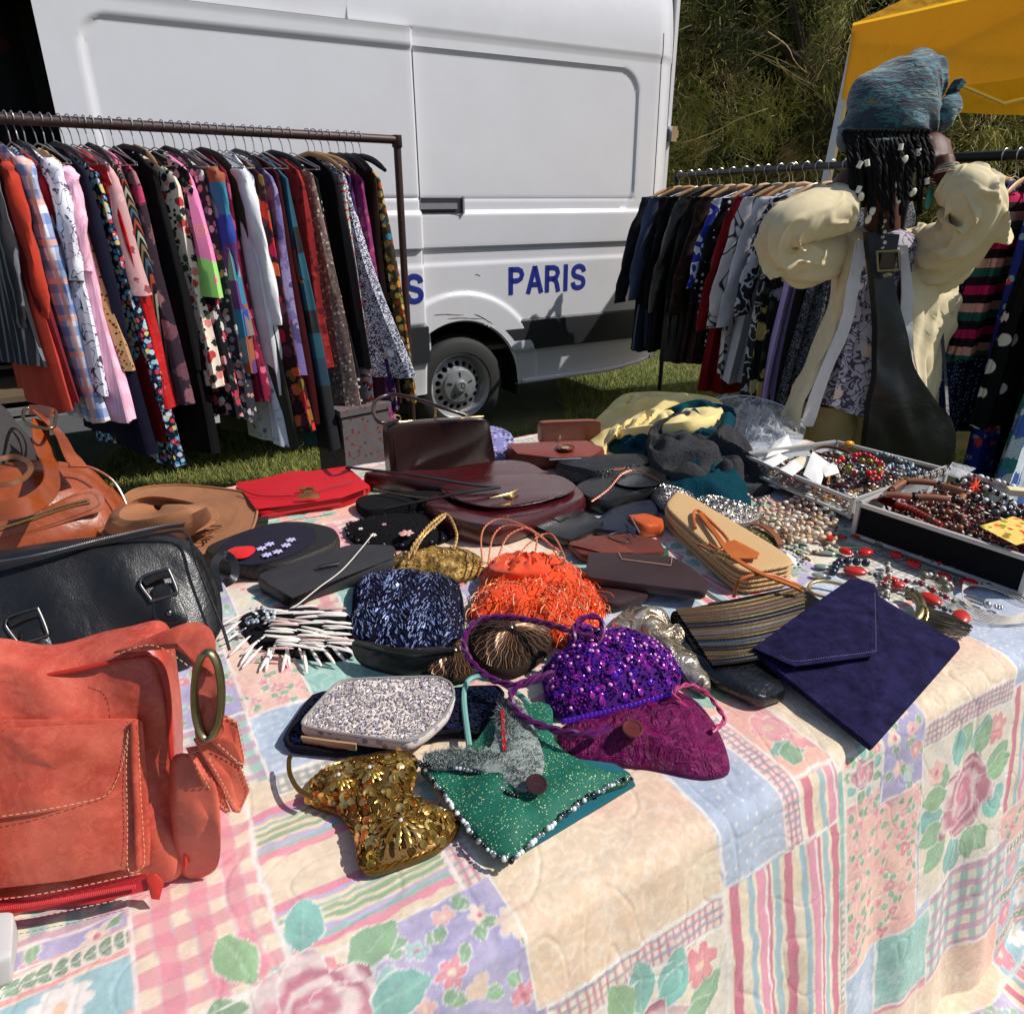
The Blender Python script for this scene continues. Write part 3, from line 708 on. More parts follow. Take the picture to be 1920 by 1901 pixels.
# ---- the print, painted into an array in cloth coordinates (a along the edge, q in from the edge; below zero it hangs)
RES =.0022; PA0,PA1,PQ0,PQ1 =-1.34,2.2,-1.1,1.72
NA,NQ =int((PA1 -PA0)/RES),int((PQ1 -PQ0)/RES)
def vnoise(cell,seed,shape=None):
    h,w =shape or (NQ,NA); r =np.random.RandomState(seed); gh,gw =int(h /cell)+3,int(w /cell)+3; g =r.uniform(0,1,(gh,gw)).astype(np.float32)
    y =np.arange(h)/cell; x =np.arange(w)/cell; yi,xi =y.astype(int),x.astype(int); fy,fx =(y -yi)[:,None],(x -xi)[None,:]
    fy =fy *fy *(3-2*fy); fx =fx *fx *(3-2*fx)
    a =g[yi][:,xi]; b =g[yi][:,xi +1]; c =g[yi +1][:,xi]; d =g[yi +1][:,xi +1]
    return ((a *(1-fx)+b *fx)*(1-fy)+(c *(1-fx)+d *fx)*fy).astype(np.float32)
N1 =vnoise(60,1)*.5+vnoise(24,2)*.3+vnoise(9,3)*.2; N2 =vnoise(40,4)*.5+vnoise(16,5)*.3+vnoise(6,6)*.2; N3 =vnoise(3.2,7)*.6+vnoise(1.5,8)*.4
Ag,Qg =np.meshgrid(PA0 +np.arange(NA)*RES,PQ0 +np.arange(NQ)*RES)
Aw =(Ag +(N1 -.5)*.016+(vnoise(8,9)-.5)*.004).astype(np.float32); Qw =(Qg +(N2 -.5)*.016+(vnoise(8,10)-.5)*.004).astype(np.float32)
IMG =np.zeros((NQ,NA,3),np.float32)
def K(*c): return np.array([x /255 for x in c],np.float32)
CREAM,PEACH,PINK,ROSE,SALM,TEAL,GRN,BLUE,LAV,LGRN,MAUV =K(238,218,184),K(240,196,160),K(238,158,164),K(214,92,120),K(240,148,128),K(112,182,172),K(112,158,112),K(176,190,212),K(176,166,206),K(170,206,178),K(196,120,160)
WHT =K(246,236,226)
class Sl:
    def __init__(s,a0,a1,q0,q1):
        s.y =slice(max(0,int((q0 -PQ0)/RES)),max(0,min(NQ,int((q1 -PQ0)/RES)))); s.x =slice(max(0,int((a0 -PA0)/RES)),max(0,min(NA,int((a1 -PA0)/RES))))
        s.A,s.Q =Aw[s.y,s.x],Qw[s.y,s.x]; s.n1,s.n2,s.n3 =N1[s.y,s.x],N2[s.y,s.x],N3[s.y,s.x]; s.ok =s.A.size > 0
    def put(s,m,c):
        m =np.clip(m,0,1)[...,None]; IMG[s.y,s.x] =IMG[s.y,s.x]*(1-m)+c *m
def edge(d,w=.0018): return np.clip(.5-d /w,0,1)
CUR =None
def wash(S,c1,c2): S.put(np.ones_like(S.A),c1 +(c2 -c1)*np.clip((S.n2 -.3)*2.2,0,1)[...,None])
def leafm(a,q,L,ang,c=GRN,w=.36,clip=None):
    S =Sl(a -L,a +L,q -L,q +L) if clip is None else clip
    if not S.ok: return
    x,y =S.A -a,S.Q -q; ca,sa =math.cos(ang),math.sin(ang); u,v =x *ca +y *sa,-x *sa +y *ca
    uu =np.clip(u /L,-.02,1.02); hw =L *w *np.sin(PI *np.clip(uu,0,1)) ** .8
    d =np.where((u > 0) & (u < L),np.abs(v)-hw,.02)
    S.put(edge(d -.0022)*.75,WHT); col =c[None,None]*(.78+.5*S.n1[...,None]); S.put(edge(d),col); S.put(edge(np.abs(v)-.0009)*(d <-.002)*.6,LGRN)
def petal(a,q,r,n,c,cen,rot=0.0,sharp=.35):
    S =Sl(a -r *1.5,a +r *1.5,q -r *1.5,q +r *1.5)
    if not S.ok: return
    x,y =S.A -a,S.Q -q; rr =np.hypot(x,y); th =np.arctan2(y,x)+rot; R0 =r *(1-sharp +sharp *np.abs(np.cos(th *n /2)))
    S.put(edge(rr -R0 -.002)*.7,WHT); tone =np.clip(rr /R0 *.5+S.n1 *.9-.35,0,1)[...,None]
    S.put(edge(rr -R0),c *tone +(WHT *.55+c *.45)*(1-tone)); S.put(edge(rr -r *.26),cen)
def rose(a,q,r,c=PINK,seed=0):
    S =Sl(a -r *1.4,a +r *1.4,q -r *1.4,q +r *1.4)
    if not S.ok: return
    x,y =S.A -a,(S.Q -q)*1.12; rr =np.hypot(x,y)/r; th =np.arctan2(y,x)+seed
    R0 =.86+.10*np.cos(5*th +1.1)+.06*np.cos(8*th +2.3)+(S.n1 -.5)*.25
    S.put(edge((rr -R0)*r -.003)*.8,WHT)
    sp =np.sin(rr *15+2.2*np.sin(th *2+rr *5)+th +S.n2 *7); t1 =np.clip(.5+.55*sp +(S.n1 -.5)*1.2,0,1)[...,None]
    base =c *(.72+.25*(1-rr[...,None]))*t1 +(K(250,222,214)*.93)*(1-t1)
    S.put(edge((rr -R0)*r),base)
    pl =np.abs(np.sin(th *2.5+rr *3+seed)); S.put((pl < .10)*(rr < R0)*(rr > .3)*.55,WHT); S.put(edge((rr -.2)*r)*.6,ROSE)
def damask(S):
    w =np.abs(((N1 +.35*N2)[S.y,S.x]*9) % 1-.5); S.put((w < .13)*.4,K(250,236,214)); S.put((w > .42)*.25,K(222,196,156))
def check(S,c,p,w,alpha=.62,c2=None,ox=0,oy=0):
    fx =((S.A +ox)/p) % 1; fy =((S.Q +oy)/p) % 1; tex =.7+.6*S.n3
    S.put(edge((np.abs(fx -.5)-w /2)*p)*alpha *tex,c); S.put(edge((np.abs(fy -.5)-w /2)*p)*alpha *tex,c if c2 is None else c2)
    S.put((np.abs(np.abs(fx -.5)-w /2-.03) < .03)*.3,LAV)
def stripesA(S,defs,vert=True):
    X =S.A if vert else S.Q
    for x0,w,c in defs: S.put(edge(np.abs(X -x0 -w /2)-w /2)*(.72+.4*S.n3),c)
def sprigs(a0,a1,q0,q1,n,seed,cols,size=.014,lc=GRN):
    r =random.Random(seed); pts =[]
    for _ in range(n *12):
        a,q =r.uniform(a0 +size,a1 -size),r.uniform(q0 +size,q1 -size)
        if all((a -x) ** 2+(q -y) ** 2 > (size *2.3) ** 2 for x,y in pts): pts.append((a,q))
        if len(pts) >= n: break
    for a,q in pts:
        g =r.uniform(0,6); L =size *1.3
        for k in range(2): leafm(a +math.cos(g +k *2.4)*size *.8,q +math.sin(g +k *2.4)*size *.8,L,g +k *2.4+.3,lc)
        petal(a,q,size *r.uniform(.75,1.1),r.choice((3,5,6)),r.choice(cols),r.choice((PEACH,CREAM,ROSE)),g,.45)
def patch(kind,a0,a1,q0,q1,seed=0):
    S =Sl(a0,a1,q0,q1)
    if not S.ok: return
    r =random.Random(seed *77+5); ca,cq =(a0 +a1)/2,(q0 +q1)/2; sz =min(a1 -a0,q1 -q0)
    if kind == 'ging': wash(S,CREAM,K(246,208,180)); check(S,K(226,108,134),.043,.46)
    elif kind == 'gingt': wash(S,CREAM,K(214,226,204)); check(S,K(110,168,160),.036,.42,.7,MAUV)
    elif kind == 'plaid': wash(S,K(246,206,190),CREAM); check(S,K(196,84,110),.0125,.34,.75,K(120,134,160))
    elif kind == 'gplaid': wash(S,CREAM,WHT); check(S,K(128,140,134),.016,.42,.7)
    elif kind == 'dots':
        wash(S,BLUE,K(160,178,206)); p =.021; y =S.Q /p; x =S.A /p +.5*(np.floor(y) % 2); S.put(edge((np.hypot(x % 1-.5,y % 1-.5)-.11)*p)*.85,WHT)
    elif kind == 'damask':
        wash(S,K(236,212,172),K(242,200,162)); damask(S); g =np.clip((S.A -a0)/(a1 -a0)+(S.Q -q0)/(q1 -q0)-.9,0,1); S.put(g *.6*S.n1 *1.5,SALM)
    elif kind == 'rose':
        wash(S,K(240,220,186),K(226,216,200)); rr =sz *.34
        for k in range(9): g =k *.7+seed; leafm(ca +rr *.75*math.cos(g),cq +rr *.9*math.sin(g),rr *.85,g +r.uniform(-.3,.3),GRN if (k +seed) % 2 else K(96,166,152),.34)
        rose(ca,cq,rr,K(232,138,160),seed)
        petal(a0 +.15*(a1 -a0),q1 -.2*(q1 -q0),sz *.10,5,SALM,ROSE,1); petal(a1 -.18*(a1 -a0),q1 -.14*(q1 -q0),sz *.12,6,K(226,96,104),PEACH,2)
    elif kind == 'sprig': wash(S,K(246,196,170),K(244,172,160)); sprigs(a0,a1,q0,q1,int((a1 -a0)*(q1 -q0)/.0022),seed,[K(218,84,104),K(232,108,116)])
    elif kind == 'lav': wash(S,K(186,172,208),K(150,142,192)); S.put(np.clip(S.n1 *2-1,0,1)*.5,WHT); sprigs(a0,a1,q0,q1,int((a1 -a0)*(q1 -q0)/.0028),seed,[K(222,88,110),K(240,140,130),TEAL,PEACH],.017)
    elif kind == 'teal': wash(S,K(110,182,166),K(146,204,190)); S.put((np.abs(((S.n1 *8) % 1)-.5) < .1)*.3,WHT)
    elif kind == 'blue': wash(S,K(148,178,206),K(184,200,220)); S.put(np.clip(S.n3 -.5,0,1),WHT)
    elif kind == 'salmon':
        wash(S,K(244,178,152),K(240,150,140))
        for k in range(int((a1 -a0)*(q1 -q0)/.0045)+2): leafm(r.uniform(a0,a1),r.uniform(q0,q1),.055,r.uniform(0,6.2),r.choice((GRN,K(112,172,150))),.3)
        for k in range(3): petal(r.uniform(a0,a1),r.uniform(q0,q1),.035,5,K(230,104,110),PEACH,k)
    elif kind == 'emb':
        q =q0; k =0
        while q < q1:
            if k % 2 == 0:
                T =Sl(a0,a1,q,min(q1,q +.075)); wash(T,K(134,190,196),K(160,196,214)); a =a0 +.035; j =0
                while a < a1: petal(a,q +.036,.031,9,WHT if j % 2 else K(228,92,120),PEACH if j % 2 else CREAM,j,.25); a += .078; j += 1
                q += .072
            else:
                T =Sl(a0,a1,q,min(q1,q +.042)); wash(T,CREAM,WHT); T.put(edge(np.abs(T.Q -q -.003)-.003)+edge(np.abs(T.Q -q -.037)-.003),K(242,150,150)); a =a0
                while a < a1:
                    for sg in (-1,1): leafm(a,q +.02,.017,.6*sg,K(96,130,100),.3)
                    a += .0145
                q += .042
            k += 1
    elif kind == 'vst':
        wash(S,K(240,216,176),K(246,226,196)); a =a0; k =0; seq =[(.010,None),(.017,K(206,78,112)),(.018,None),(.012,K(134,178,196)),(.006,None),(.018,K(232,128,160)),(.004,WHT),(.008,K(200,80,116)),(.005,None),(.014,K(140,180,190))]
        while a < a1:
            w,c =seq[k % len(seq)]
            if c is not None: stripesA(S,[(a,w,c)])
            a += w; k += 1
    elif kind == 'hst':
        wash(S,K(238,214,176),K(234,206,176)); q =q0; k =0
        while q < q1:
            blk =[(.014,None),(.012,K(232,124,148)),(.006,TEAL),(.008,LAV),(.005,None),(.006,GRN),(.005,None),(.006,GRN),(.005,None),(.006,K(130,180,160)),(.006,None),(.008,LAV),(.012,K(228,116,144)),(.055,None)]
            w,c =blk[k % len(blk)]
            if c is not None: stripesA(S,[(q,w,c)],False)
            q += w; k += 1
    for d in (np.abs(S.A -a0),np.abs(S.A -a1),np.abs(S.Q -q0),np.abs(S.Q -q1)): S.put(edge(d -.0028,.003)*.95,WHT)
# default filling: a patchwork of random pieces
kinds =['ging','dots','damask','rose','sprig','lav','teal','blue','salmon','vst','hst','gplaid','gingt','emb']
rr_ =random.Random(5); a =PA0; col =0
while a < PA1:
    wa =rr_.choice((.15,.2,.24)); q =PQ0 -rr_.uniform(0,.2); last =None
    while q < PQ1:
        hq =rr_.choice((.12,.2,.26)); kd =rr_.choice([k for k in kinds if k != last]); last =kd; patch(kd,a,a +wa,q,q +hq,col); q += hq; col += 1
    a += wa
for kd,a0,a1,q0,q1,sd_ in [
    ('emb',-.60,-.10,-.10,.24,1),('ging',-.10,.055,.085,.52,2),('hst',.055,.268,.08,.40,3),('plaid',.268,.305,.03,.17,4),
    ('rose',-.09,.125,-.12,.085,9),('rose',-.5,-.1,-.4,-.10,4),('lav',.125,.318,-.34,.085,5),('damask',.305,.615,-.10,.28,6),('plaid',.318,.615,-.145,-.10,7),
    ('rose',.318,.615,-.42,-.145,8),('dots',.615,.745,-.095,.165,9),('plaid',.745,.785,-.10,.17,10),('vst',.615,.875,-.56,-.095,11),('vst',.785,.875,-.10,.0,11),
    ('salmon',.63,.885,.165,.40,12),('salmon',.785,.885,0,.17,19),('damask',.875,.985,-.02,.16,18),('sprig',.885,1.10,-.42,-.08,13),('rose',.885,.99,-.09,.0,3),('lav',.985,1.105,-.13,.05,14),
    ('rose',1.105,1.39,-.40,-.07,15),('plaid',1.105,1.39,-.072,-.022,16),('damask',1.105,1.39,-.022,.16,17),('dots',1.39,1.62,-.05,.22,18),('vst',1.39,1.47,-.34,-.05,19),
    ('sprig',1.39,1.62,-.55,-.34,30),('blue',.885,1.0,-.62,-.42,20),('teal',1.0,1.15,-.58,-.42,21),('sprig',.885,1.0,-.76,-.62,22),('gingt',1.15,1.42,-.60,-.40,23),('emb',1.42,1.9,-.76,-.42,24),
    ('damask',1.12,1.42,-.76,-.60,25),('hst',1.0,1.12,-.76,-.58,26),('plaid',.62,.885,-.76,-.6,29),
    ('sprig',.10,.26,.55,.78,31),('blue',.10,.21,.40,.55,32),('gplaid',.10,.27,.355,.40,33),('teal',.21,.46,.42,.70,34),('damask',.26,.5,.28,.42,35),('sprig',.46,.66,.40,.70,36),('ging',.27,.62,.95,1.25,37),('salmon',.2,.6,1.25,1.7,38)]:
    patch(kd,a0,a1,q0,q1,sd_)
for a,q,r in ((.045,.022,.092),(.44,-.27,.088),(1.25,-.235,.095),(.80,.30,.07)):
    for k in range(8): g =k *.8+a *9; leafm(a +r *.75*math.cos(g),q +r *.85*math.sin(g),r *.85,g +.35*math.sin(k *3),(GRN,K(96,166,152),K(120,170,110))[k % 3],.30)
    rose(a,q,r,K(222,104,136),a *20)
IMG =IMG *.84+np.array([.95,.90,.83],np.float32)*.16; IMG *= (.90+.14*N3 +.08*N1)[...,None]; IMG =np.clip(IMG,0,1)
# quilting: meandering seams and puckers
QU =np.ones((NQ,NA),np.float32)
hh =vnoise(95,41)*.7+vnoise(42,42)*.3; wv =(hh *8) % 1; seam =np.exp(-((wv -.5)/.03) ** 2)
hgt =-.0013*seam +.0042*(vnoise(38,43)-.5)+.0026*(vnoise(13,44)-.5)+.010*(vnoise(110,45)-.5)
# ---- the cloth mesh
def lines(*segs):
    o =[]
    for a,b,s in segs: n =max(1,int(round((b -a)/s))); o += [a +(b -a)*k /n for k in range(n)]
    return np.array(o +[segs[-1][1]])
la =lines((-1.30,-.36,.012),(-.36,1.85,.0026),(1.85,2.145,.006)); lq =lines((-1.08,-.6,.0040),(-.6,.36,.0026),(.36,.8,.0040),(.8,1.66,.0065))
AA,QQ =np.meshgrid(la,lq,indexing='ij'); ia =np.clip(((AA -PA0)/RES).astype(int),0,NA -1); iq =np.clip(((QQ -PQ0)/RES).astype(int),0,NQ -1)
Hh =hgt[iq,ia]; Cc =IMG[iq,ia]
sl =np.interp(AA,[-.4,.5,.75,1.2,1.9],[.30,.34,.24,.165,.15]); rad =.035
fold =(.010*np.sin(AA *19+1.5*np.sin(AA *5))+.005*np.sin(AA *47+2))*np.interp(AA,[0,.8,1.3],[1,.8,.45])
ang =np.arctan(1/sl)
Lc =rad *ang; qd =-QQ
on =np.clip(qd +Lc *.5,0,None); th =np.clip(on /rad,0,ang); past =np.clip(on -Lc,0,None)
out =rad *np.sin(th)+past *np.cos(ang)-Lc *.5; dn =rad *(1-np.cos(th))+past *np.sin(ang)
b =np.where(on > 0,TB0 -out,TB0 +QQ); nb =np.where(on > 0,np.sin(th),0); nzv =np.where(on > 0,np.cos(th),1.0)
z =TZ -dn; k =np.clip(past /.5,0,1); b =b -fold *k *1.6; b =b -Hh *nb; z =z +Hh *nzv -.0008
ex =np.clip(.03-z,0,None); b =b -ex *.9; z =np.where(ex > 0,.012+.018*np.exp(-ex *9)+.012*(1+np.sin(AA *37+ex *60))*np.clip(ex *8,0,1),z)
X =AA *C3 -b *S3; Y =AA *S3 +b *C3
me =bpy.data.meshes.new('tablecloth'); n0,n1_ =AA.shape; co =np.stack([X,Y,z],-1).reshape(-1,3).astype(np.float32)
me.vertices.add(n0 *n1_); me.vertices.foreach_set('co',co.ravel()); I =np.arange(n0 *n1_).reshape(n0,n1_)
q4 =np.stack([I[:-1,:-1],I[1:,:-1],I[1:,1:],I[:-1,1:]],-1).reshape(-1,4); me.loops.add(q4.size); me.loops.foreach_set('vertex_index',q4.ravel().astype(np.int32))
me.polygons.add(len(q4)); me.polygons.foreach_set('loop_start',(np.arange(len(q4))*4).astype(np.int32)); me.polygons.foreach_set('use_smooth',[True]*len(q4)); me.update(calc_edges=True)
ca =me.color_attributes.new('print','FLOAT_COLOR','POINT'); lin =np.where(Cc <= .04045,Cc /12.92,((Cc +.055)/1.055) ** 2.4)
ca.data.foreach_set('color',np.concatenate([lin.reshape(-1,3),np.ones((n0 *n1_,1))],1).astype(np.float32).ravel())
t =NT('quilted_cotton'); at =t.n('ShaderNodeAttribute'); at.attribute_name ='print'
cl =t.mix(t.math('MULTIPLY',t.noise(260,3).outputs[0],.22),at.outputs['Color'],rgb(250,240,226)); cl =t.mix(1.0,cl,(.76,.765,.785),'MULTIPLY')
t.bump(t.noise(1100,2).outputs[0],.35,.0006); t.bump(t.noise(70,3).outputs[0],.35,.0012); M['quilt'] =t.done(cl,.92,sheen=.1); me.materials.append(M['quilt'])
cloth =link('tablecloth',me); tag(cloth,'quilted patchwork tablecloth printed with pastel roses, checks and stripes','tablecloth')
# ================================================================== CLOTHES RACKS AND GARMENTS
M['pipe'] =plain('brown_steel_pipe',rgb(58,40,36),.5,.3,var=.3,scale=30); M['pipeB'] =plain('black_steel_pipe',rgb(26,24,25),.45,.3)
def rack(name,label,A,B,z,mat,r=.017,ends=(True,True)):
    T =thing(name,label,'clothes rack',(A.x,A.y,0)); MB().tube([Vector((A.x,A.y,z)),Vector((B.x,B.y,z))],r,12).build('rail',mat,T)
    d =(B -A).normalized(); nn =Vector((-d.y,d.x,0))
    for e,P in zip(ends,(A,B)):
        MB().tube([Vector((P.x,P.y,.06)),Vector((P.x,P.y,z +.012))],r *.95,12).build('post',mat,T)
        MB().tube([P +nn *.28+UP *.05,P -nn *.28+UP *.05],r,10).build('foot',mat,T)
        MB().lathe(Vector((P.x,P.y,z -.03)),[(0,.05),(r *1.25,.05),(r *1.3,.0),(r *1.0,-.005)],UP,14).build('corner_joint',mat,T)
    MB().tube([A +UP *.05,B +UP *.05],r *.8,8).build('foot_rail',mat,T)
    return T
# hanger: local frame, x across the rail, z down from the rail centre
def hanger_mesh(kind):
    mb =MB(); pts =[(math.cos(a)*.022,0,math.sin(a)*.022+.0) for a in np.linspace(-.5,PI +.2,12)][::1]
    pts =[(.021*math.cos(a),0,.021*math.sin(a)+.004) for a in np.linspace(-.3,PI *1.0,12)]+[(-.018,0,-.012),(-.004,0,-.032),(0,0,-.05),(0,0,-.075)]
    mb.tube(pts,.0021,5)
    hook =mb.mesh('hook',M['steel'])
    mb =MB()
    if kind == 'wire':
        mb.tube([(-.2,0,-.135),(-.05,0,-.085),(0,0,-.072),(.05,0,-.085),(.2,0,-.135),(.2,0,-.142),(-.2,0,-.142)],.0026,6,closed=True)
    else:
        mb.tube(cr([(-.205,0,-.14),(-.12,0,-.098),(-.02,0,-.076),(.02,0,-.076),(.12,0,-.098),(.205,0,-.14)],4),[.008]*2+[.011]*17+[.008]*2,8,sq=(.55,1))
    return hook,mb.mesh('hanger',M['wood'] if kind == 'wood' else (M['black'] if kind == 'black' else M['steel']))
HG ={k: hanger_mesh(k) for k in ('wood','black','wire')}
def garment_mesh(name,mat,ln,w=.20,flare=.06,depth=.022,sleeve=0.0,lean=0.0,drop=.088,seed=0,folds=7,slant=0.0,puff=0.0,splay=0.0):
    """x across the shoulders, y along the rail, z down: a body with pleats and, if asked, sleeves"""
    rg =random.Random(seed); nth,nzl =44,22; ph =[rg.uniform(0,6) for _ in range(5)]; mb =MB(); P =[]
    for j in range(nzl +1):
        f =j /nzl; z =-drop -.008-f *ln
        sh =min(1.0,f *ln /.055); half =(.045+(w -.045)*sh ** .55)+flare *max(0,f -.08) ** 1.1
        if sleeve == 0 and puff: half =.04+(w -.04)*min(1,f *ln /.04) ** .5+flare *f
        dep =depth *(.35+.65*min(1,f *6))*(1+f *.6); amp =.016*min(1,f *2.2)*(depth /.022)
        row =[]
        for i in range(nth):
            a =2*PI *i /nth; c_,s_ =math.cos(a),math.sin(a)
            x =half *math.copysign(abs(c_) ** .8,c_); y =dep *math.copysign(abs(s_) ** .7,s_)
            wv =math.sin(a *folds +ph[0]+f *1.2)*.6+math.sin(a *(folds *2+1)+ph[1]-f *2)*.4
            y += amp *wv *abs(s_) ** .3+.018*f *math.sin(x *9+ph[2]); x += amp *.5*wv +lean *f +.012*math.sin(f *5+ph[3])
            zz =z -.025*(x /max(half,.01)) ** 2*sh *(1 if f < .2 else .4)+(slant *x if f > .8 else 0)*(f -.8)*5+.006*math.sin(a *3+ph[4])*f
            row.append((x,y,zz))
        P.append(row)
    mb.grid(P,cv=True); mb.add([(0,0,-drop +.004)]+P[0],[(0,k +1,(k +1) % nth +1) for k in range(nth)])
    body =mb.mesh(name,mat)
    sl =None
    if sleeve:
        sl =[]
        for sg in (-1,1):
            sb =MB(); x0 =sg *(w -.018); k1,k2 =rg.uniform(-.02,.02),rg.uniform(-.015,.03)
            pts =cr([(x0 *.82,0,-drop -.045),(x0,.002,-drop -.09),(x0 +sg *(.035+splay *.55)+k1,k2 *.6,-drop -.09-sleeve *.5),(x0 +sg *(.03+splay)+k1 *2,k2,-drop -.09-sleeve)],7)
            n =len(pts); row =[]
            for q,p in enumerate(pts):
                f =q /(n -1); r_ =(.052-.014*f)*(1-.0*f)*(.55+.45*min(1,f *5)); rr =[]
                for i in range(16):
                    a =2*PI *i /16; wr =1+.16*math.sin(3*a +q *.8+ph[1])+.10*math.sin(q *1.7+a *2+ph[0])
                    rr.append((p.x +r_ *1.05*wr *math.cos(a),p.y +r_ *.55*wr *math.sin(a),p.z +.006*math.sin(a +q)))
                row.append(rr)
            sb.grid(row,cv=True)
            m =len(row[-1]); b0 =len(sb.v); sb.add([(p[0]*.9+pts[-1].x *.1,p[1]*.9+pts[-1].y *.1,p[2]+.02) for p in row[-1]]+[tuple(pts[-1]+Vector((0,0,.02)))],[(i,(i +1) % m,m) for i in range(m)])
            sl.append(sb.mesh('sleeve',mat))
    return body,sl
gcount =0
def hang(kind,label,cat,P,rz,mat,ln,hk='wire',group=None,tilt=0.0,**kw):
    global gcount; gcount += 1
    T =thing(kind,label,cat,P,rz,group,local=True)
    rg =random.Random(gcount *13); T.rotation_euler =(rg.uniform(-.05,.05),tilt,rz +rg.uniform(-.12,.12))
    h =bpy.data.objects.new('hanger',HG[hk][1]); COL.objects.link(h); h.parent =T; k =bpy.data.objects.new('hook',HG[hk][0]); COL.objects.link(k); k.parent =h
    body,sl =garment_mesh({'shirt': 'shirt_body','jacket': 'jacket_body','coat': 'coat_body','dress': 'dress_body','skirt': 'skirt_body'}.get(kind,'garment_body'),mat,ln,seed=gcount *7,**kw)
    b =link(body.name,body,None,T)
    for m_ in sl or []: link('sleeve',m_,None,T)
    return T,b
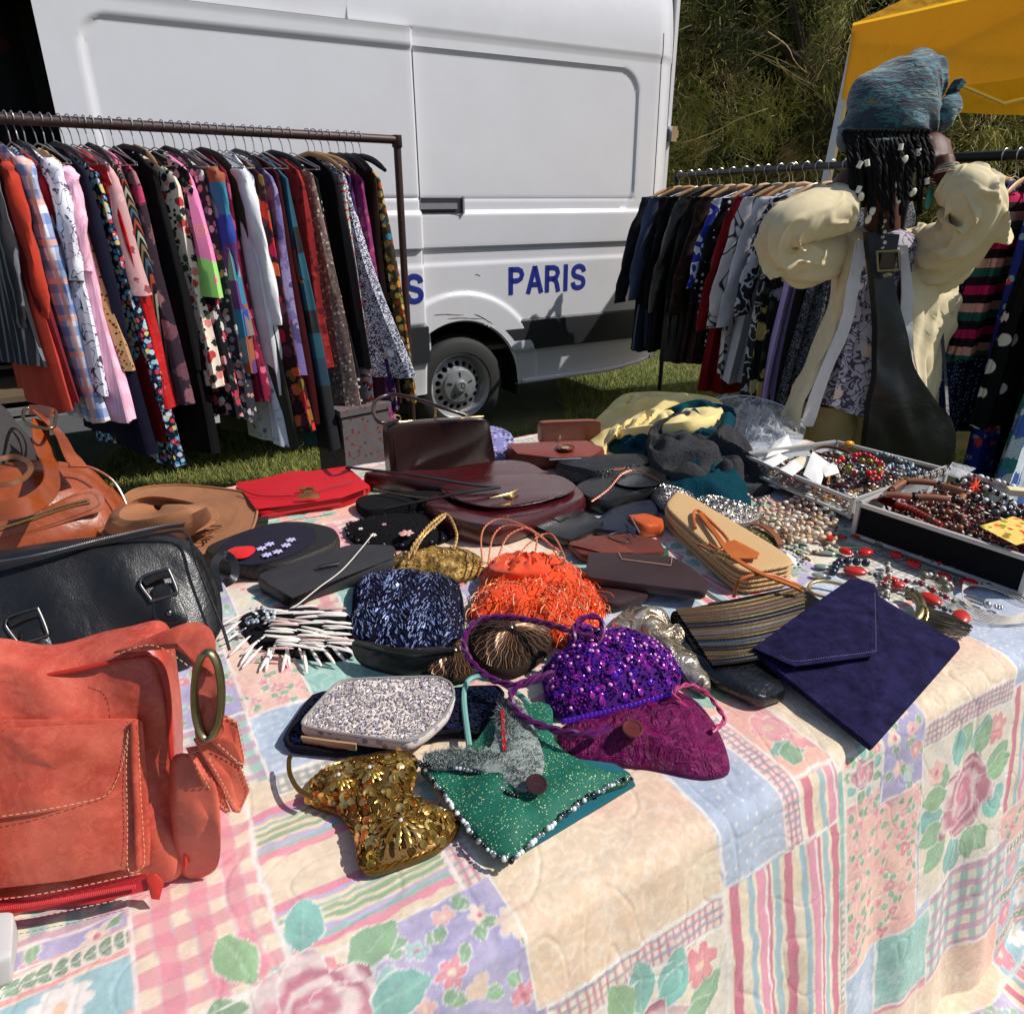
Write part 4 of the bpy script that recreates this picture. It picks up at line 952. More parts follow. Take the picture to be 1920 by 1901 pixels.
# ---- left rack
LZ =1.80; LA =Vector((-2.35,2.31,0)); LB =Vector((-.545,3.815,0)); LD =(LB -LA).normalized(); LN =Vector((-LD.y,LD.x,0))
rack('clothes_rack','brown steel pipe rack of dresses and shirts in front of the white van',LA,LB +LD *.0,LZ,M['pipe'],.019)
LRZ =math.atan2(-LN.y,-LN.x)
def lpt(px):
    d =ray(px,240); d2 =Vector((d.x,d.y)); t =(LA.x *d2.y -LA.y *d2.x)/(d2.x *LD.y -d2.y *LD.x)
    return Vector((LA.x,LA.y,LZ))+Vector((LD.x,LD.y,0))*t
def lhem(px,py,P,w):
    c =P -LN *w; d =ray(960+0,py); y =c.y; z =1.55+(d.z /d.y)*y
    return max(.3,(LZ -.10)-z)
r_ =rgb
G =dict
LIST =[
 (-86,700,'jacket','jacket','dark grey pinstriped jacket cut by the photo edge on the left rack',stripes('pinstripe',[r_(42,42,46),r_(42,42,46),r_(42,42,46),r_(110,110,118)],.03,0),G(sleeve=.5)),
 (-56,770,'dress','dress','wine red dress behind the rust shirt on the left rack',fabric('wine_cloth',r_(110,26,34)),G(flare=.08)),
 (-34,770,'shirt','shirt','rust red linen shirt with rolled sleeve at the far left of the rack',fabric('rust_linen',r_(182,54,34)),G(sleeve=.46,w=.21)),
 (-12,806,'shirt','shirt','blue white and peach checked shirt next to the rust one',checks('blue_check',r_(222,224,232),r_(80,116,180),r_(236,170,150),.075),G(sleeve=.58,w=.22)),
 (14,640,'shirt','shirt','grey and white striped blouse tucked beside the blue check shirt',stripes('grey_stripe',[r_(170,170,180),r_(80,80,96)],.02,0),G(w=.18)),
 (28,660,'dress','dress','narrow crimson dress left of the white blouse with bicycles',fabric('crimson',r_(150,22,34)),G(w=.18)),
 (44,748,'shirt','blouse','white blouse printed with small black bicycles',squig('bicycle_print',r_(226,224,236),r_(60,60,74),16,.012),G(sleeve=.35,w=.22,flare=.05)),
 (62,700,'shirt','blouse','tan leopard spotted blouse between the white and pink ones',floral('leopard',r_(170,130,90),[r_(60,36,22),r_(90,54,30)],60,.3),G(w=.18)),
 (80,785,'shirt','shirt','pale pink shirt hanging behind the bicycle blouse',stripes('pink_stripe',[r_(238,176,200),r_(246,196,214)],.012,0),G(w=.21,flare=.04,sleeve=.3)),
 (96,860,'dress','dress','dark navy dress behind the long blue floral one',fabric('dark_navy',r_(20,20,38)),G(w=.20,flare=.08)),
 (114,888,'dress','dress','long black dress covered in small blue and white flowers',floral('blue_floral',r_(12,16,34),[r_(70,140,190),r_(190,200,220),r_(150,190,210),r_(190,60,80),r_(200,190,120)],48,.5,leafc=r_(36,90,90),centre=r_(230,220,150)),G(w=.20,flare=.11)),
 (130,780,'dress','dress','bright red satin dress right of the long blue floral dress',leather('red_satin',r_(190,14,14),.35,0,100,.008),G(w=.20,flare=.10)),
 (146,560,'shirt','blouse','sheer rose and white blouse beside the red satin dress',floral('rose_sheer',r_(196,150,150),[r_(220,180,176),r_(140,70,76)],20,.3),G(w=.19)),
 (160,830,'dress','dress','dark red velvet dress with a gold banded hem',stripes('red_gold_hem',[r_(120,16,14),r_(120,16,14),r_(180,90,30)],1.3,2,widths=[0,.8,.97]),G(w=.17,flare=.10)),
 (174,742,'skirt','skirt','black skirt with thin vertical coloured stripes',stripes('thin_stripe',[r_(16,16,18),r_(120,100,70),r_(16,16,18),r_(60,84,100),r_(16,16,18),r_(150,60,40),r_(20,20,22),r_(150,150,130)],.028,0),G(w=.19,flare=.07)),
 (190,420,'shirt','blouse','hot pink gathered blouse collar high on the left rack',fabric('hot_pink',r_(226,96,140),folds=.012),G(w=.12,flare=.0)),
 (208,752,'dress','dress','dark mauve dress with large dusty rose flowers',floral('mauve_big',r_(52,38,48),[r_(176,60,92),r_(120,76,84),r_(96,70,84),r_(150,100,104)],12,.44,leafc=r_(90,74,78),wob=.6),G(w=.21,flare=.08)),
 (226,860,'coat','coat','black coat between the mauve dress and the cream floral one',fabric('black_cloth',r_(14,14,16)),G(w=.19,flare=.06)),
 (246,700,'shirt','shirt','plain black top on an orange wooden hanger',fabric('black_cloth_b',r_(18,17,19)),G(w=.18,hk='wood')),
 (264,722,'dress','dress','cream dress with red and black flower sprays beside the pink appliqué top',floral('cream_red',r_(222,206,184),[r_(190,60,60),r_(40,40,44),r_(220,130,120),r_(60,90,60)],26,.42,leafc=r_(30,34,34)),G(w=.20,flare=.06)),
 (284,790,'dress','dress','black dress with white and pink blossoms at its hem',floral('black_blossom',r_(18,16,20),[r_(210,150,160),r_(200,196,190),r_(190,60,80)],24,.4,leafc=r_(60,90,60)),G(w=.21,flare=.06)),
 (304,562,'shirt','top','bright pink top with a lime green lower band and flower shapes',None,G(w=.19,flare=.09)),
 (322,800,'dress','dress','long grey and black flowered dress under the pink and lime top',floral('grey_floral',r_(40,42,50),[r_(190,186,180),r_(120,120,126),r_(180,130,120)],34,.42),G(w=.18,flare=.09)),
 (338,640,'shirt','blouse','taupe corduroy blouse left of the patchwork tunic',fabric('taupe',r_(120,106,100)),G(w=.18)),
 (354,700,'shirt','tunic','patchwork tunic in blue, ochre, teal and purple blocks',None,G(w=.20,flare=.05,sleeve=.42)),
 (372,760,'dress','dress','burgundy and pink dress behind the patchwork tunic',floral('burg_pink',r_(110,20,46),[r_(200,90,120),r_(60,20,40)],20,.4),G(w=.17,flare=.06)),
 (388,850,'dress','dress','long dark khaki green dress left of the white shirt',fabric('khaki',r_(62,64,50)),G(w=.19,flare=.08)),
 (404,742,'shirt','shirt','plain white long sleeved shirt in the middle of the left rack',fabric('white_cotton',r_(232,232,234)),G(w=.19,flare=.03,sleeve=.56)),
 (420,838,'skirt','skirt','long white and lilac printed skirt hanging below the white shirt',floral('white_lilac',r_(214,214,222),[r_(130,130,170),r_(190,190,200)],26,.3),G(w=.17,flare=.05)),
 (436,815,'dress','dress','dark dress crowded with red, orange and plum flowers',floral('red_orange',r_(44,20,28),[r_(190,50,36),r_(176,30,60),r_(206,96,50),r_(90,40,60),r_(120,90,40)],19,.5,leafc=r_(70,70,40),wob=.5),G(w=.21,flare=.10)),
 (456,700,'dress','dress','violet grey tie-dyed dress with a pink hem patch',floral('tie_dye',r_(104,92,140),[r_(140,130,170),r_(76,66,110)],12,.5,wob=.9),G(w=.19,flare=.07)),
 (472,800,'dress','dress','black and maroon dress left of the teal one',fabric('maroon_dark',r_(60,12,16)),G(w=.18,flare=.07)),
 (488,848,'dress','dress','teal and petrol blue silk dress with an orange checked panel',None,G(w=.19,flare=.10)),
 (504,700,'dress','dress','brick red dress with a dark yoke right of the teal dress',floral('brick_red',r_(130,30,30),[r_(160,46,40),r_(90,22,26)],30,.4),G(w=.19,flare=.05)),
 (524,786,'dress','dress','taupe dress with a cream brick pattern, left of the gap in the rack',floral('taupe_brick',r_(120,100,92),[r_(216,200,180),r_(170,130,120),r_(96,80,76)],62,.4),G(w=.19,flare=.10)),
 (540,800,'dress','dress','black dress with white spots at the left edge of the gap',dots('black_white_dot',r_(16,15,18),r_(190,180,176),30,.2),G(w=.18,flare=.08)),
 (574,700,'dress','dress','black lace slip dress on a wooden hanger behind the squiggle print dress',fabric('black_lace',r_(16,15,18)),G(w=.17,flare=.10,hk='wood')),
 (586,728,'dress','dress','flared white dress covered in tiny black squiggles with bright stars',squig('squiggle',r_(228,228,240),r_(34,34,60),88,.075,extra=[r_(226,60,50),r_(240,200,60),r_(228,228,240),r_(60,150,90),r_(228,228,240),r_(228,228,240)]),G(w=.16,flare=.25,hk='wood')),
 (600,880,'dress','dress','long dress with red and white fan shapes below the squiggle print dress',None,G(w=.17,flare=.10)),
 (614,780,'dress','dress','deep purple dress with a tan elephant like border print',floral('purple_tan',r_(50,26,74),[r_(170,130,110),r_(120,60,90),r_(84,50,110),r_(190,150,120)],26,.42,wob=.8),G(w=.16,flare=.12,hk='black')),
 (632,792,'dress','dress','magenta and mulberry paisley dress third from the rack post',floral('mulberry',r_(120,40,90),[r_(170,60,110),r_(90,30,80),r_(150,90,110)],30,.42,wob=.8),G(w=.16,flare=.13,hk='black')),
 (646,780,'dress','dress','dark plum dress right behind the mulberry paisley dress',fabric('plum',r_(54,20,40)),G(w=.15,flare=.10,hk='black')),
 (660,760,'dress','dress','dark brown dress next to the autumn print dress',fabric('dark_brown',r_(40,26,22)),G(w=.15,flare=.10,hk='black')),
 (672,762,'dress','dress','autumn print dress of ochre, rust and turquoise discs beside the rack post',floral('autumn',r_(50,46,30),[r_(190,130,50),r_(170,80,30),r_(196,160,80),r_(60,130,150),r_(120,110,50),r_(200,170,110),r_(150,60,24)],34,.5,wob=.3),G(w=.16,flare=.12,hk='black')),
]
def special(label):
    if 'lime green' in label:
        t =NT('pink_lime'); s =t.n('ShaderNodeSeparateXYZ'); t.l(t.tc.outputs['Object'],s.inputs[0])
        f =t.math('ADD',s.outputs[2],t.math('MULTIPLY',t.noise(14,2).outputs[0],.12)); c =t.mix(t.math('LESS_THAN',f,-.42),r_(240,130,180),r_(150,214,110))
        v =t.vor(11,_rndvec(t)); m =t.ramp(v.outputs['Distance'],[(0,(1,1,1)),(.30,(1,1,1)),(.32,(0,0,0))]); c =t.mix(m,c,t.mix(t.math('MODULO',t.math('MULTIPLY',v.outputs['Distance'],9),1),r_(246,170,180),r_(232,100,130)))
        return t.done(c,.85)
    if 'patchwork tunic' in label or 'orange checked panel' in label:
        t =NT('patch_blocks'); v =t.n('ShaderNodeTexVoronoi',feature='F1',distance='CHEBYCHEV'); v.inputs['Scale'].default_value =9; v.inputs['Randomness'].default_value =.25; t.l(_rndvec(t),v.inputs['Vector'])
        sp =t.n('ShaderNodeSeparateColor'); t.l(v.outputs['Color'],sp.inputs[0])
        cs =[r_(30,60,150),r_(170,120,50),r_(40,120,150),r_(90,50,110),r_(120,140,140),r_(150,80,50)] if 'tunic' in label else [r_(12,70,84),r_(14,90,110),r_(18,50,70),r_(14,16,22),r_(170,84,40),r_(14,80,100)]
        return t.done(t.ramp(sp.outputs[0],[(i /6,c) for i,c in enumerate(cs)],'CONSTANT'),.8)
    t =NT('fan_print'); v =t.vor(8,_rndvec(t),rnd=.6); d =v.outputs['Distance']; ri =t.math('MODULO',t.math('MULTIPLY',d,4.2),1.0)
    n2 =t.math('MODULO',t.math('MULTIPLY',t.noise(26,0).outputs[0],22),1.0); fan =t.mix(t.math('LESS_THAN',n2,.45),r_(232,226,220),r_(24,20,24))
    return t.done(t.ramp(ri,[(0,(.5,.5,.5)),(.7,(0,0,0))]) and t.mix(t.math('GREATER_THAN',ri,.74),fan,r_(190,50,36)),.85)
for i,(px,hy,kind,cat,lab,mat,kw) in enumerate(LIST):
    P =lpt(px); w =kw.get('w',.2)+kw.get('flare',.06); hk =kw.pop('hk',('wire','black','wire','wire')[i % 4]); kw.setdefault('depth',.025); kw['flare'] =kw.get('flare',.06)+.035
    kw['drop'] =.082+.03*((i *37 % 11)/11) ** 2; hang(kind,lab,cat,P,LRZ +(.42 if 'squiggles' in lab else .20 if i < 38 else .08)+.05*math.sin(i *2.3),mat or special(lab),lhem(px,hy,P,w)-.015,hk,'garments on the left clothes rack',**kw)
# ---- right racks
RB0 =Vector((1.10,5.28,0)); RB1 =Vector((1.60,3.25,0)); RZB =1.685
rack('clothes_rack','black rack of coats and blouses between the van and the person',RB0,RB1,RZB,M['pipeB'],.016)
RD =(RB1 -RB0).normalized(); RN =Vector((-RD.y,RD.x,0)); RRZ =math.atan2(RN.y,RN.x)
LB_ =[
 (0.00,1.02,'coat','coat','charcoal black wool coat, farthest left on the right rack beside the van',fabric('charcoal',r_(30,31,36)),G(sleeve=.62,w=.235)),
 (.075,1.0,'jacket','jacket','slate blue jacket second from the van on the right rack',fabric('slate_blue',r_(66,78,104)),G(sleeve=.6,w=.22)),
 (.13,.98,'coat','coat','black coat with a grey and blush silk scarf at its collar',fabric('black_wool',r_(20,20,22)),G(sleeve=.6,w=.22)),
 (.20,.95,'jacket','jacket','plain black jacket after the one with the scarf',fabric('black_wool_b',r_(13,13,14)),G(sleeve=.62,w=.22)),
 (.27,1.0,'jacket','jacket','very dark brown leather jacket with a soft sheen',leather('brown_jacket',r_(34,26,24),.38,.001,200,.01),G(sleeve=.62,w=.22)),
 (.34,.98,'coat','coat','black green coat between the leather and the leopard one',fabric('black_green',r_(20,24,20)),G(sleeve=.6,w=.22)),
 (.41,.95,'coat','coat','dark brown leopard blotched coat',floral('dark_leopard',r_(44,24,18),[r_(16,10,9),r_(70,40,26)],34,.35),G(sleeve=.6,w=.22)),
 (.47,.66,'shirt','blouse','royal blue blouse with white and black swirls',squig('royal_swirl',r_(22,40,150),r_(210,214,220),9,.05),G(sleeve=.42,w=.22)),
 (.52,.8,'shirt','blouse','black blouse with a white dotted yoke behind the red coat',dots('white_dot_yoke',r_(14,14,16),r_(210,210,210),30,.25),G(sleeve=.5,w=.22)),
 (.58,1.05,'coat','coat','long dark red coat on the right rack',fabric('dark_red_wool',r_(120,14,18)),G(sleeve=.62,w=.22,flare=.08)),
 (.64,.92,'shirt','shirt','crumpled off-white shirt with black printed bands',squig('white_band',r_(206,200,198),r_(40,38,42),5,.018),G(sleeve=.6,w=.22)),
 (.69,.95,'shirt','shirt','pale grey crinkled shirt next to the banded one',fabric('pale_grey',r_(190,188,192),folds=.014),G(sleeve=.58,w=.21)),
 (.74,.98,'dress','dress','black dress with white paisley scrolls down its edge',squig('paisley',r_(14,14,18),r_(190,192,196),12,.03),G(sleeve=.5,w=.21)),
 (.79,1.0,'dress','dress','black dress with large yellow and grey flowers on the right rack',floral('yellow_grey',r_(16,16,18),[r_(176,156,90),r_(130,130,140),r_(190,176,130)],9,.36,leafc=r_(50,60,40),wob=.6),G(w=.22,flare=.08)),
 (.84,1.0,'dress','dress','lilac satin dress peeping out under the black ones',fabric('lilac',r_(190,160,214)),G(w=.2,flare=.05)),
 (.89,.95,'dress','dress','plain black dress just left of the person',fabric('black_cloth_c',r_(12,12,13)),G(w=.22,flare=.06)),
 (.95,.95,'dress','dress','black dress with fine silver speckles beside the cream jacket',squig('silver_speck',r_(16,16,20),r_(120,124,134),60,.04),G(w=.22,flare=.06)),
]
for i,(f,ln,kind,cat,lab,mat,kw) in enumerate(LB_):
    kw['w'] =kw['w']+.015
    P =RB0.lerp(RB1,f *.96+.02)+UP *RZB
    hang(kind,lab,cat,P,RRZ,mat,ln,('wood','wood','wire','wood','black')[i % 5],'garments on the rack behind the person',depth=.050,splay=.11 if kind in ('coat','jacket') else .07,**kw)
RC0 =Vector((1.66,3.30,0)); RC1 =Vector((3.1,1.34,0)); RZC =1.695
rack('clothes_rack','black rack of printed dresses at the right edge of the photo',RC0,RC1,RZC,M['pipeB'],.018)
CD =(RC1 -RC0).normalized(); CN =Vector((-CD.y,CD.x,0)); CRZ =math.atan2(CN.y,CN.x)
def cpt(px):
    d =ray(px,292); t =(RC0.x *d.y -RC0.y *d.x)/(d.x *CD.y -d.y *CD.x); return Vector((RC0.x,RC0.y,RZC))+CD *t
LC_ =[
 (1885,.95,'dress','dress','purple grey crinkled dress just right of the person',fabric('purple_grey',r_(74,66,78),folds=.016),G(w=.20,flare=.07)),
 (1912,.95,'dress','dress','dark blue dress with tiny pale dots',dots('blue_dot',r_(26,34,72),r_(150,170,200),60,.28),G(w=.20,flare=.06)),
 (1948,.62,'shirt','cardigan','striped knit top in pink, black, green and peach with a ruffled cuff',stripes('knit_stripe',[r_(190,26,84),r_(34,16,26),r_(40,92,78),r_(220,160,140),r_(34,16,26)],.16,2),G(sleeve=.56,w=.20)),
 (1990,1.15,'dress','dress','long royal blue dress scattered with small red flowers',floral('blue_redflower',r_(22,36,110),[r_(200,50,46),r_(200,50,46),r_(60,90,150)],15,.24,centre=r_(240,220,200),leafc=r_(120,150,170)),G(w=.20,flare=.07)),
 (2034,.86,'dress','dress','black dress with large cream polka dots',dots('polka',r_(12,12,14),r_(214,208,196),11,.30),G(w=.20,flare=.08)),
 (2078,1.05,'coat','coat','long black coat behind the polka dot dress',fabric('black_cloth_d',r_(13,13,14)),G(w=.21,flare=.05,sleeve=.5)),
 (2120,1.2,'dress','dress','blue, green and white scale patterned dress at the right photo edge',floral('scales',r_(200,206,214),[r_(60,90,160),r_(70,140,140),r_(214,220,226),r_(90,120,190)],13,.55,wob=.1),G(w=.21,flare=.12)),
]
for i,(px,ln,kind,cat,lab,mat,kw) in enumerate(LC_):
    hang(kind,lab,cat,cpt(px),CRZ,mat,ln,('wood','wire','wood')[i % 3],'garments on the rack at the right edge',depth=.026,**kw)
# peg of a clip hanger in the coat rack
mb =MB(); P =RB0.lerp(RB1,.62)+UP *(RZB -.13)
clip =thing('clip_hanger','white plastic clip hanger among the coats on the right rack','hanger',P +UP *.13)
mb.box(P,(.22,.008,.012)); mb.build('bar',M['white'],clip);
for dx in (-.05,-.02): MB().box(P +Vector((dx,-.015,-.02)),(.014,.02,.075)).build('peg',M['white'],clip,smooth=False)
o =bpy.data.objects.new('hook',HG['wire'][0]); COL.objects.link(o); o.parent =clip
# ================================================================== BAGS AND PURSES ON THE TABLE
def plane3(a,b,c):
    n =(b -a).cross(c -a).normalized()
    if n.dot(CAM -a) < 0: n =-n
    return (lambda px,py,off=0.0: onpl(px,py,a,n,off)),n
def outl(pts,h=0.0,n=5,smooth=True,sm=1):
    p =list(pts) if isinstance(pts[0],Vector) else [Q(x,y,h) if len(q) == 2 else Q(x,y,q[2]) for q in pts for x,y in [q[:2]]]
    if smooth: return cr(p,n,True)
    p =dens(p,max(n,6))
    for _ in range(sm): p =[(p[i -1]+p[i]*2+p[(i +1) % len(p)])/4 for i in range(len(p))]
    return p
def flat(name,label,cat,pts,h=.02,thick=.012,bulge=.006,mat=None,part='body',smooth=False,noise=0.0,group=None,n=5,nsc=25,power=2.5,sm=1):
    """a flat bag or wallet: outline seen in the photo on a level h above the table"""
    ys =[q[1] for q in pts]; cy =(max(ys)+min(ys))/2; hb =max(0,h -thick)+thick *.12; e3 =[]
    for q in pts:
        k =max(0,min(1,.5+(q[1]-cy)/(max(ys)-cy)*.9)); a_,b_ =Q(q[0],q[1],hb),Q(q[0],q[1],h); e3.append(Vector((a_.x *k +b_.x *(1-k),a_.y *k +b_.y *(1-k),TZ +h)))
    o =outl(e3,h,n,smooth,sm); c =sum(o,Vector())/len(o)
    T =thing(name,label,cat,(c.x,c.y,TZ +max(0,h -thick)),group=group)
    pd =Pad(o,UP,thick,bulge,noise=noise,nscale=nsc,power=power); b =pd.build(part,mat,T)
    return T,b,pd
def ring(pl,cx,cy,rx,ry,off,r,n=24):
    return MB().tube([pl(cx +rx *math.cos(2*PI *k /n),cy +ry *math.sin(2*PI *k /n),off) for k in range(n)],r,8,closed=True)
def sqring(pl,pts,off,r): return MB().tube(cr([pl(x,y,off) for x,y in pts],4,True),r,7,closed=True)
THR =plain('cream_thread',rgb(206,150,118),.8,var=.05); THK =plain('dark_thread',rgb(60,40,30),.8,var=.05)
# ---- coral leather shoulder bag
L_coral =leather('coral_leather',rgb(184,58,42),.36,.0006,420,.010,.22,worn=rgb(218,110,86),wscale=9)
L_coral2 =leather('coral_leather_edge',rgb(176,40,26),.45,.0005,400,.003,.15)
T =thing('coral_leather_bag','coral red leather shoulder bag with big brass ring buckle at the lower left','bag',Q(60,1690))
FBL,FBR =Q(-220,1765),Q(352,1668); FTL,FTR =Q(-190,1268,.30),Q(312,1222,.285)
bk =E2 *.085+E1 *.02
cs =[FBL,FBR,FBL +bk,FBR +bk *1.15,FTL,FTR,FTL +bk *.7,FTR +bk *.8]
def wc_(u,v,w):
    f =.018*(1-u *u)*(1-w *w)*(1 if v > 0 else -1)
    return Vector((0,0,0))+(E2 *f *(.9 if v > 0 else 1.0))+UP *(-.012*math.sin(u *4+1)*max(0,w))+E2 *.006*math.sin(u *9+w *5)
body =rbox(cs,11,36,.009,9,3,warp=wc_).build('body',L_coral,T)
pl,n_ =plane3(FBL,FBR,FTR)
F_ =.016
def fo(px,py): return .012+.018*math.exp(-((px -60)/220) ** 2)
def pf(px,py,off=0.0): return pl(px,py,fo(px,py)+off)
# rim piping, front pocket flap, lower flap, zips
MB().tube(cr([pl(x,y,.006) for x,y in ((-150,1292),(100,1262),(250,1232),(300,1240),(318,1300),(322,1400),(336,1480),(350,1560),(350,1620))],8),.0032,7).build('piping',L_coral2,T)
zp =cr([pl(x,y,.004)-n_ *.028 for x,y in ((-120,1276),(60,1262),(160,1244),(235,1214),(300,1203))],8)
zz =MB().ribbon(zp,.012,.004,lambda f: UP).build('zip',plain('red_zip',rgb(176,22,34),.5),T)
dashes([p +n_ *.004+UP *.001 for p in zp],.004,.0014,.0012,UP,.001).build('zip_teeth',plain('red_zip_teeth',rgb(140,14,26),.4),zz,kind='stuff')
flapo =[pf(x,y,.004) for x,y in ((-150,1360),(40,1348),(200,1344),(258,1340),(262,1344),(256,1390),(244,1440),(228,1472),(200,1484),(100,1500),(0,1514),(-150,1530))]
fb =Pad(dens(flapo,6),n_,.003,.007,noise=.002,nscale=30).build('front_flap',L_coral,T)
dashes(cr([pf(x,y,.009) for x,y in ((10,1505),(100,1492),(200,1475),(222,1464),(240,1430),(250,1390),(255,1352))],6),.0012,.0045,.0025,n_).build('stitching',THR,fb,kind='stuff')
po =[pf(x,y,.001) for x,y in ((-150,1340),(262,1338),(276,1344),(284,1450),(290,1560),(288,1605),(262,1618),(236,1612),(150,1626),(-150,1665))]
pk_ =Pad(dens(po,6),n_,.003,.010,noise=.002,nscale=20).build('front_pocket',L_coral,T)
dashes(cr([pf(x,y,.009) for x,y in ((256,1352),(252,1420),(254,1520),(254,1600),(262,1612),(278,1606),(284,1590),(278,1480),(272,1352))],6),.0012,.0045,.0025,n_).build('stitching',THR,pk_,kind='stuff')
MB().tube(cr([pf(x,y,.010) for x,y in ((266,1338),(268,1420),(272,1500),(274,1596))],6),.0045,8).build('pocket_edge',L_coral,pk_)
lz =Pad(dens([pf(x,y,.004) for x,y in ((-150,1672),(100,1650),(284,1620),(288,1650),(200,1668),(-150,1712))],4),n_,.002,.001).build('lower_zip',plain('red_zip_tape',rgb(170,26,34),.6),T)
dashes([pf(-100+i *7.6,1686-i *.98,.007) for i in range(50)],.006,.0012,.0010,n_).build('zip_teeth',plain('red_teeth',rgb(196,60,60),.4),lz,kind='stuff')
dashes(cr([pf(x,y,.006) for x,y in ((-100,1672),(100,1644),(286,1614))],6),.0012,.0045,.0025,n_).build('stitching',THR,lz,kind='stuff')
dashes(cr([pf(x,y,.006) for x,y in ((20,1694),(100,1684),(286,1654))],6),.0012,.0045,.0025,n_).build('stitching',THR,lz,kind='stuff')
Pad(dens([pf(x,y,.009) for x,y in ((286,1622),(302,1616),(318,1632),(310,1664),(296,1662))],3),n_,.002,.002).build('zip_puller',L_coral2,lz)
# side pocket with flap on the gusset
gp,gn =plane3(FBR,FBR +bk *1.15+Vector((.02,0,0)),FTR +bk)
sp_ =Pad(cr([Q(350,1640,.01),Q(338,1545,.10),Q(334,1435,.17),Q(368,1420,.18),Q(404,1470,.15),Q(414,1560,.09),Q(404,1630,.02)],5,True),(n_ +E1 *.8).normalized(),.02,.02,noise=.003,nscale=30).build('side_pocket',L_coral,T)
for k,pts in enumerate((((352,1402,.20),(374,1398,.19),(420,1490,.13),(432,1520,.10),(424,1524,.10),(402,1506,.12),(372,1450,.17)),((366,1386,.21),(392,1366,.22),(452,1440,.16),(468,1482,.12),(450,1524,.09),(440,1522,.10),(404,1456,.16)),((380,1376,.22),(418,1338,.235),(444,1352,.225),(458,1420,.17),(456,1440,.16),(440,1430,.17)))):
    o =[Q(x,y,h) for x,y,h in pts]; o2 =dens(o,4)
    q =Pad(o2,(n_ +E1 *.9).normalized(),.004,.006,noise=.001).build('strap_flap',L_coral,T); dashes([p.lerp(sum(o2,Vector())/len(o2),.10)+(n_ +E1 *.9).normalized()*.004 for p in o2],.0014,.0045,.0028,(n_ +E1 *.9).normalized()).build('stitching',THR,q,kind='stuff')
# the wide strap over the top and the brass ring
so =[Q(x,y,h) for x,y,h in ((214,1222,.30),(262,1202,.315),(320,1178,.33),(366,1166,.335),(396,1182,.33),(404,1220,.31),(400,1262,.29),(376,1262,.29),(352,1232,.30),(316,1206,.305),(270,1204,.305))]
q =Pad(cr(so,4,True),(n_ +UP *.7+E1 *.3).normalized(),.006,.012,noise=.002,nscale=20).build('shoulder_strap',L_coral,T)
dashes(cr([Q(x,y,h)+n_ *.008 for x,y,h in ((222,1224,.302),(290,1206,.318),(350,1240,.31),(372,1262,.30))],6),.0015,.005,.003,n_).build('stitching',THR,q,kind='stuff')
q =Pad(cr([Q(x,y,h) for x,y,h in ((364,1240,.29),(398,1236,.295),(410,1290,.27),(408,1330,.25),(420,1370,.22),(398,1390,.21),(372,1392,.21),(366,1340,.24))],4,True),(n_ +E1 *.6).normalized(),.004,.006).build('buckle_tongue',L_coral,T)
rp,rn =plane3(Q(384,1300,.27),Q(384,1390,.21),Q(410,1300,.275))
rp2 =lambda px,py,off=0: Q(px,py,.265-(py -1300)*.00066)+(n_ +E1 *.5).normalized()*.014
MB().tube([rp2(383+25*math.cos(2*PI *k /30),1300+80*math.sin(2*PI *k /30)) for k in range(30)],.0058,10,closed=True,sq=(1.2,.75)).build('buckle_ring',M['brass'],T)
MB().tube([pf(-4+22*math.cos(2*PI *k /24),1550+34*math.sin(2*PI *k /24),.016) for k in range(24)],.0035,8,closed=True,sq=(1.3,.7)).build('front_ring',M['brass'],T)
MB().ribbon([pf(-6,y,.012) for y in (1430,1480,1530,1575,1620,1660)],.022,.005,n_).build('front_strap',L_coral2,T)
# ---- black duffel
T =thing('black_duffel_bag','black grained leather barrel bag with steel strap loops behind the coral bag','bag',Q(150,1300))
cs =[Q(-260,1375),Q(395,1262),Q(-215,1290),Q(445,1215),Q(-190,1078,.22),Q(334,1003,.215),Q(-160,1055,.21),Q(372,990,.205)]
def wd(u,v,w):
    return E2 *(-.022*(1-w *w)*(1-u ** 6) if v < 0 else .01)+UP *(.010*(1-u *u)*w)+n_ *(.006*math.sin(u *11+w *3)*(1-w *w))+E1 *.012*(1-w *w)*(u > .9)
rbox(cs,5,34,.005,12,8,warp=wd).build('body',M['blackleather'],T)
pl,nb_ =plane3(cs[0],cs[1],cs[5]); pb =lambda x,y,off=0.0: pl(x,y,.018+off)
MB().tube(cr([pb(x,y,-.004) for x,y in ((-120,1096),(0,1070),(150,1032),(300,1004),(352,1003),(372,1060),(400,1130),(420,1180),(432,1220))],7),.003,7).build('piping',M['blackleather'],T)
zpth =cr([Q(x,y,.225) for x,y in ((-100,1070),(60,1046),(200,1012),(300,990),(346,984))],6); z_ =MB().ribbon(zpth,.012,.004,UP).build('zip',M['black'],T)
dashes([p +UP *.003 for p in zpth],.004,.0013,.0014,UP).build('zip_teeth',M['steel'],z_,kind='stuff')
for dx in (0,4): dashes(cr([pb(x +dx,y,.002) for x,y in ((138,1052),(170,1120),(205,1190),(216,1225))],6),.0012,.004,.0022,nb_).build('seam_stitching',THK,T,kind='stuff')
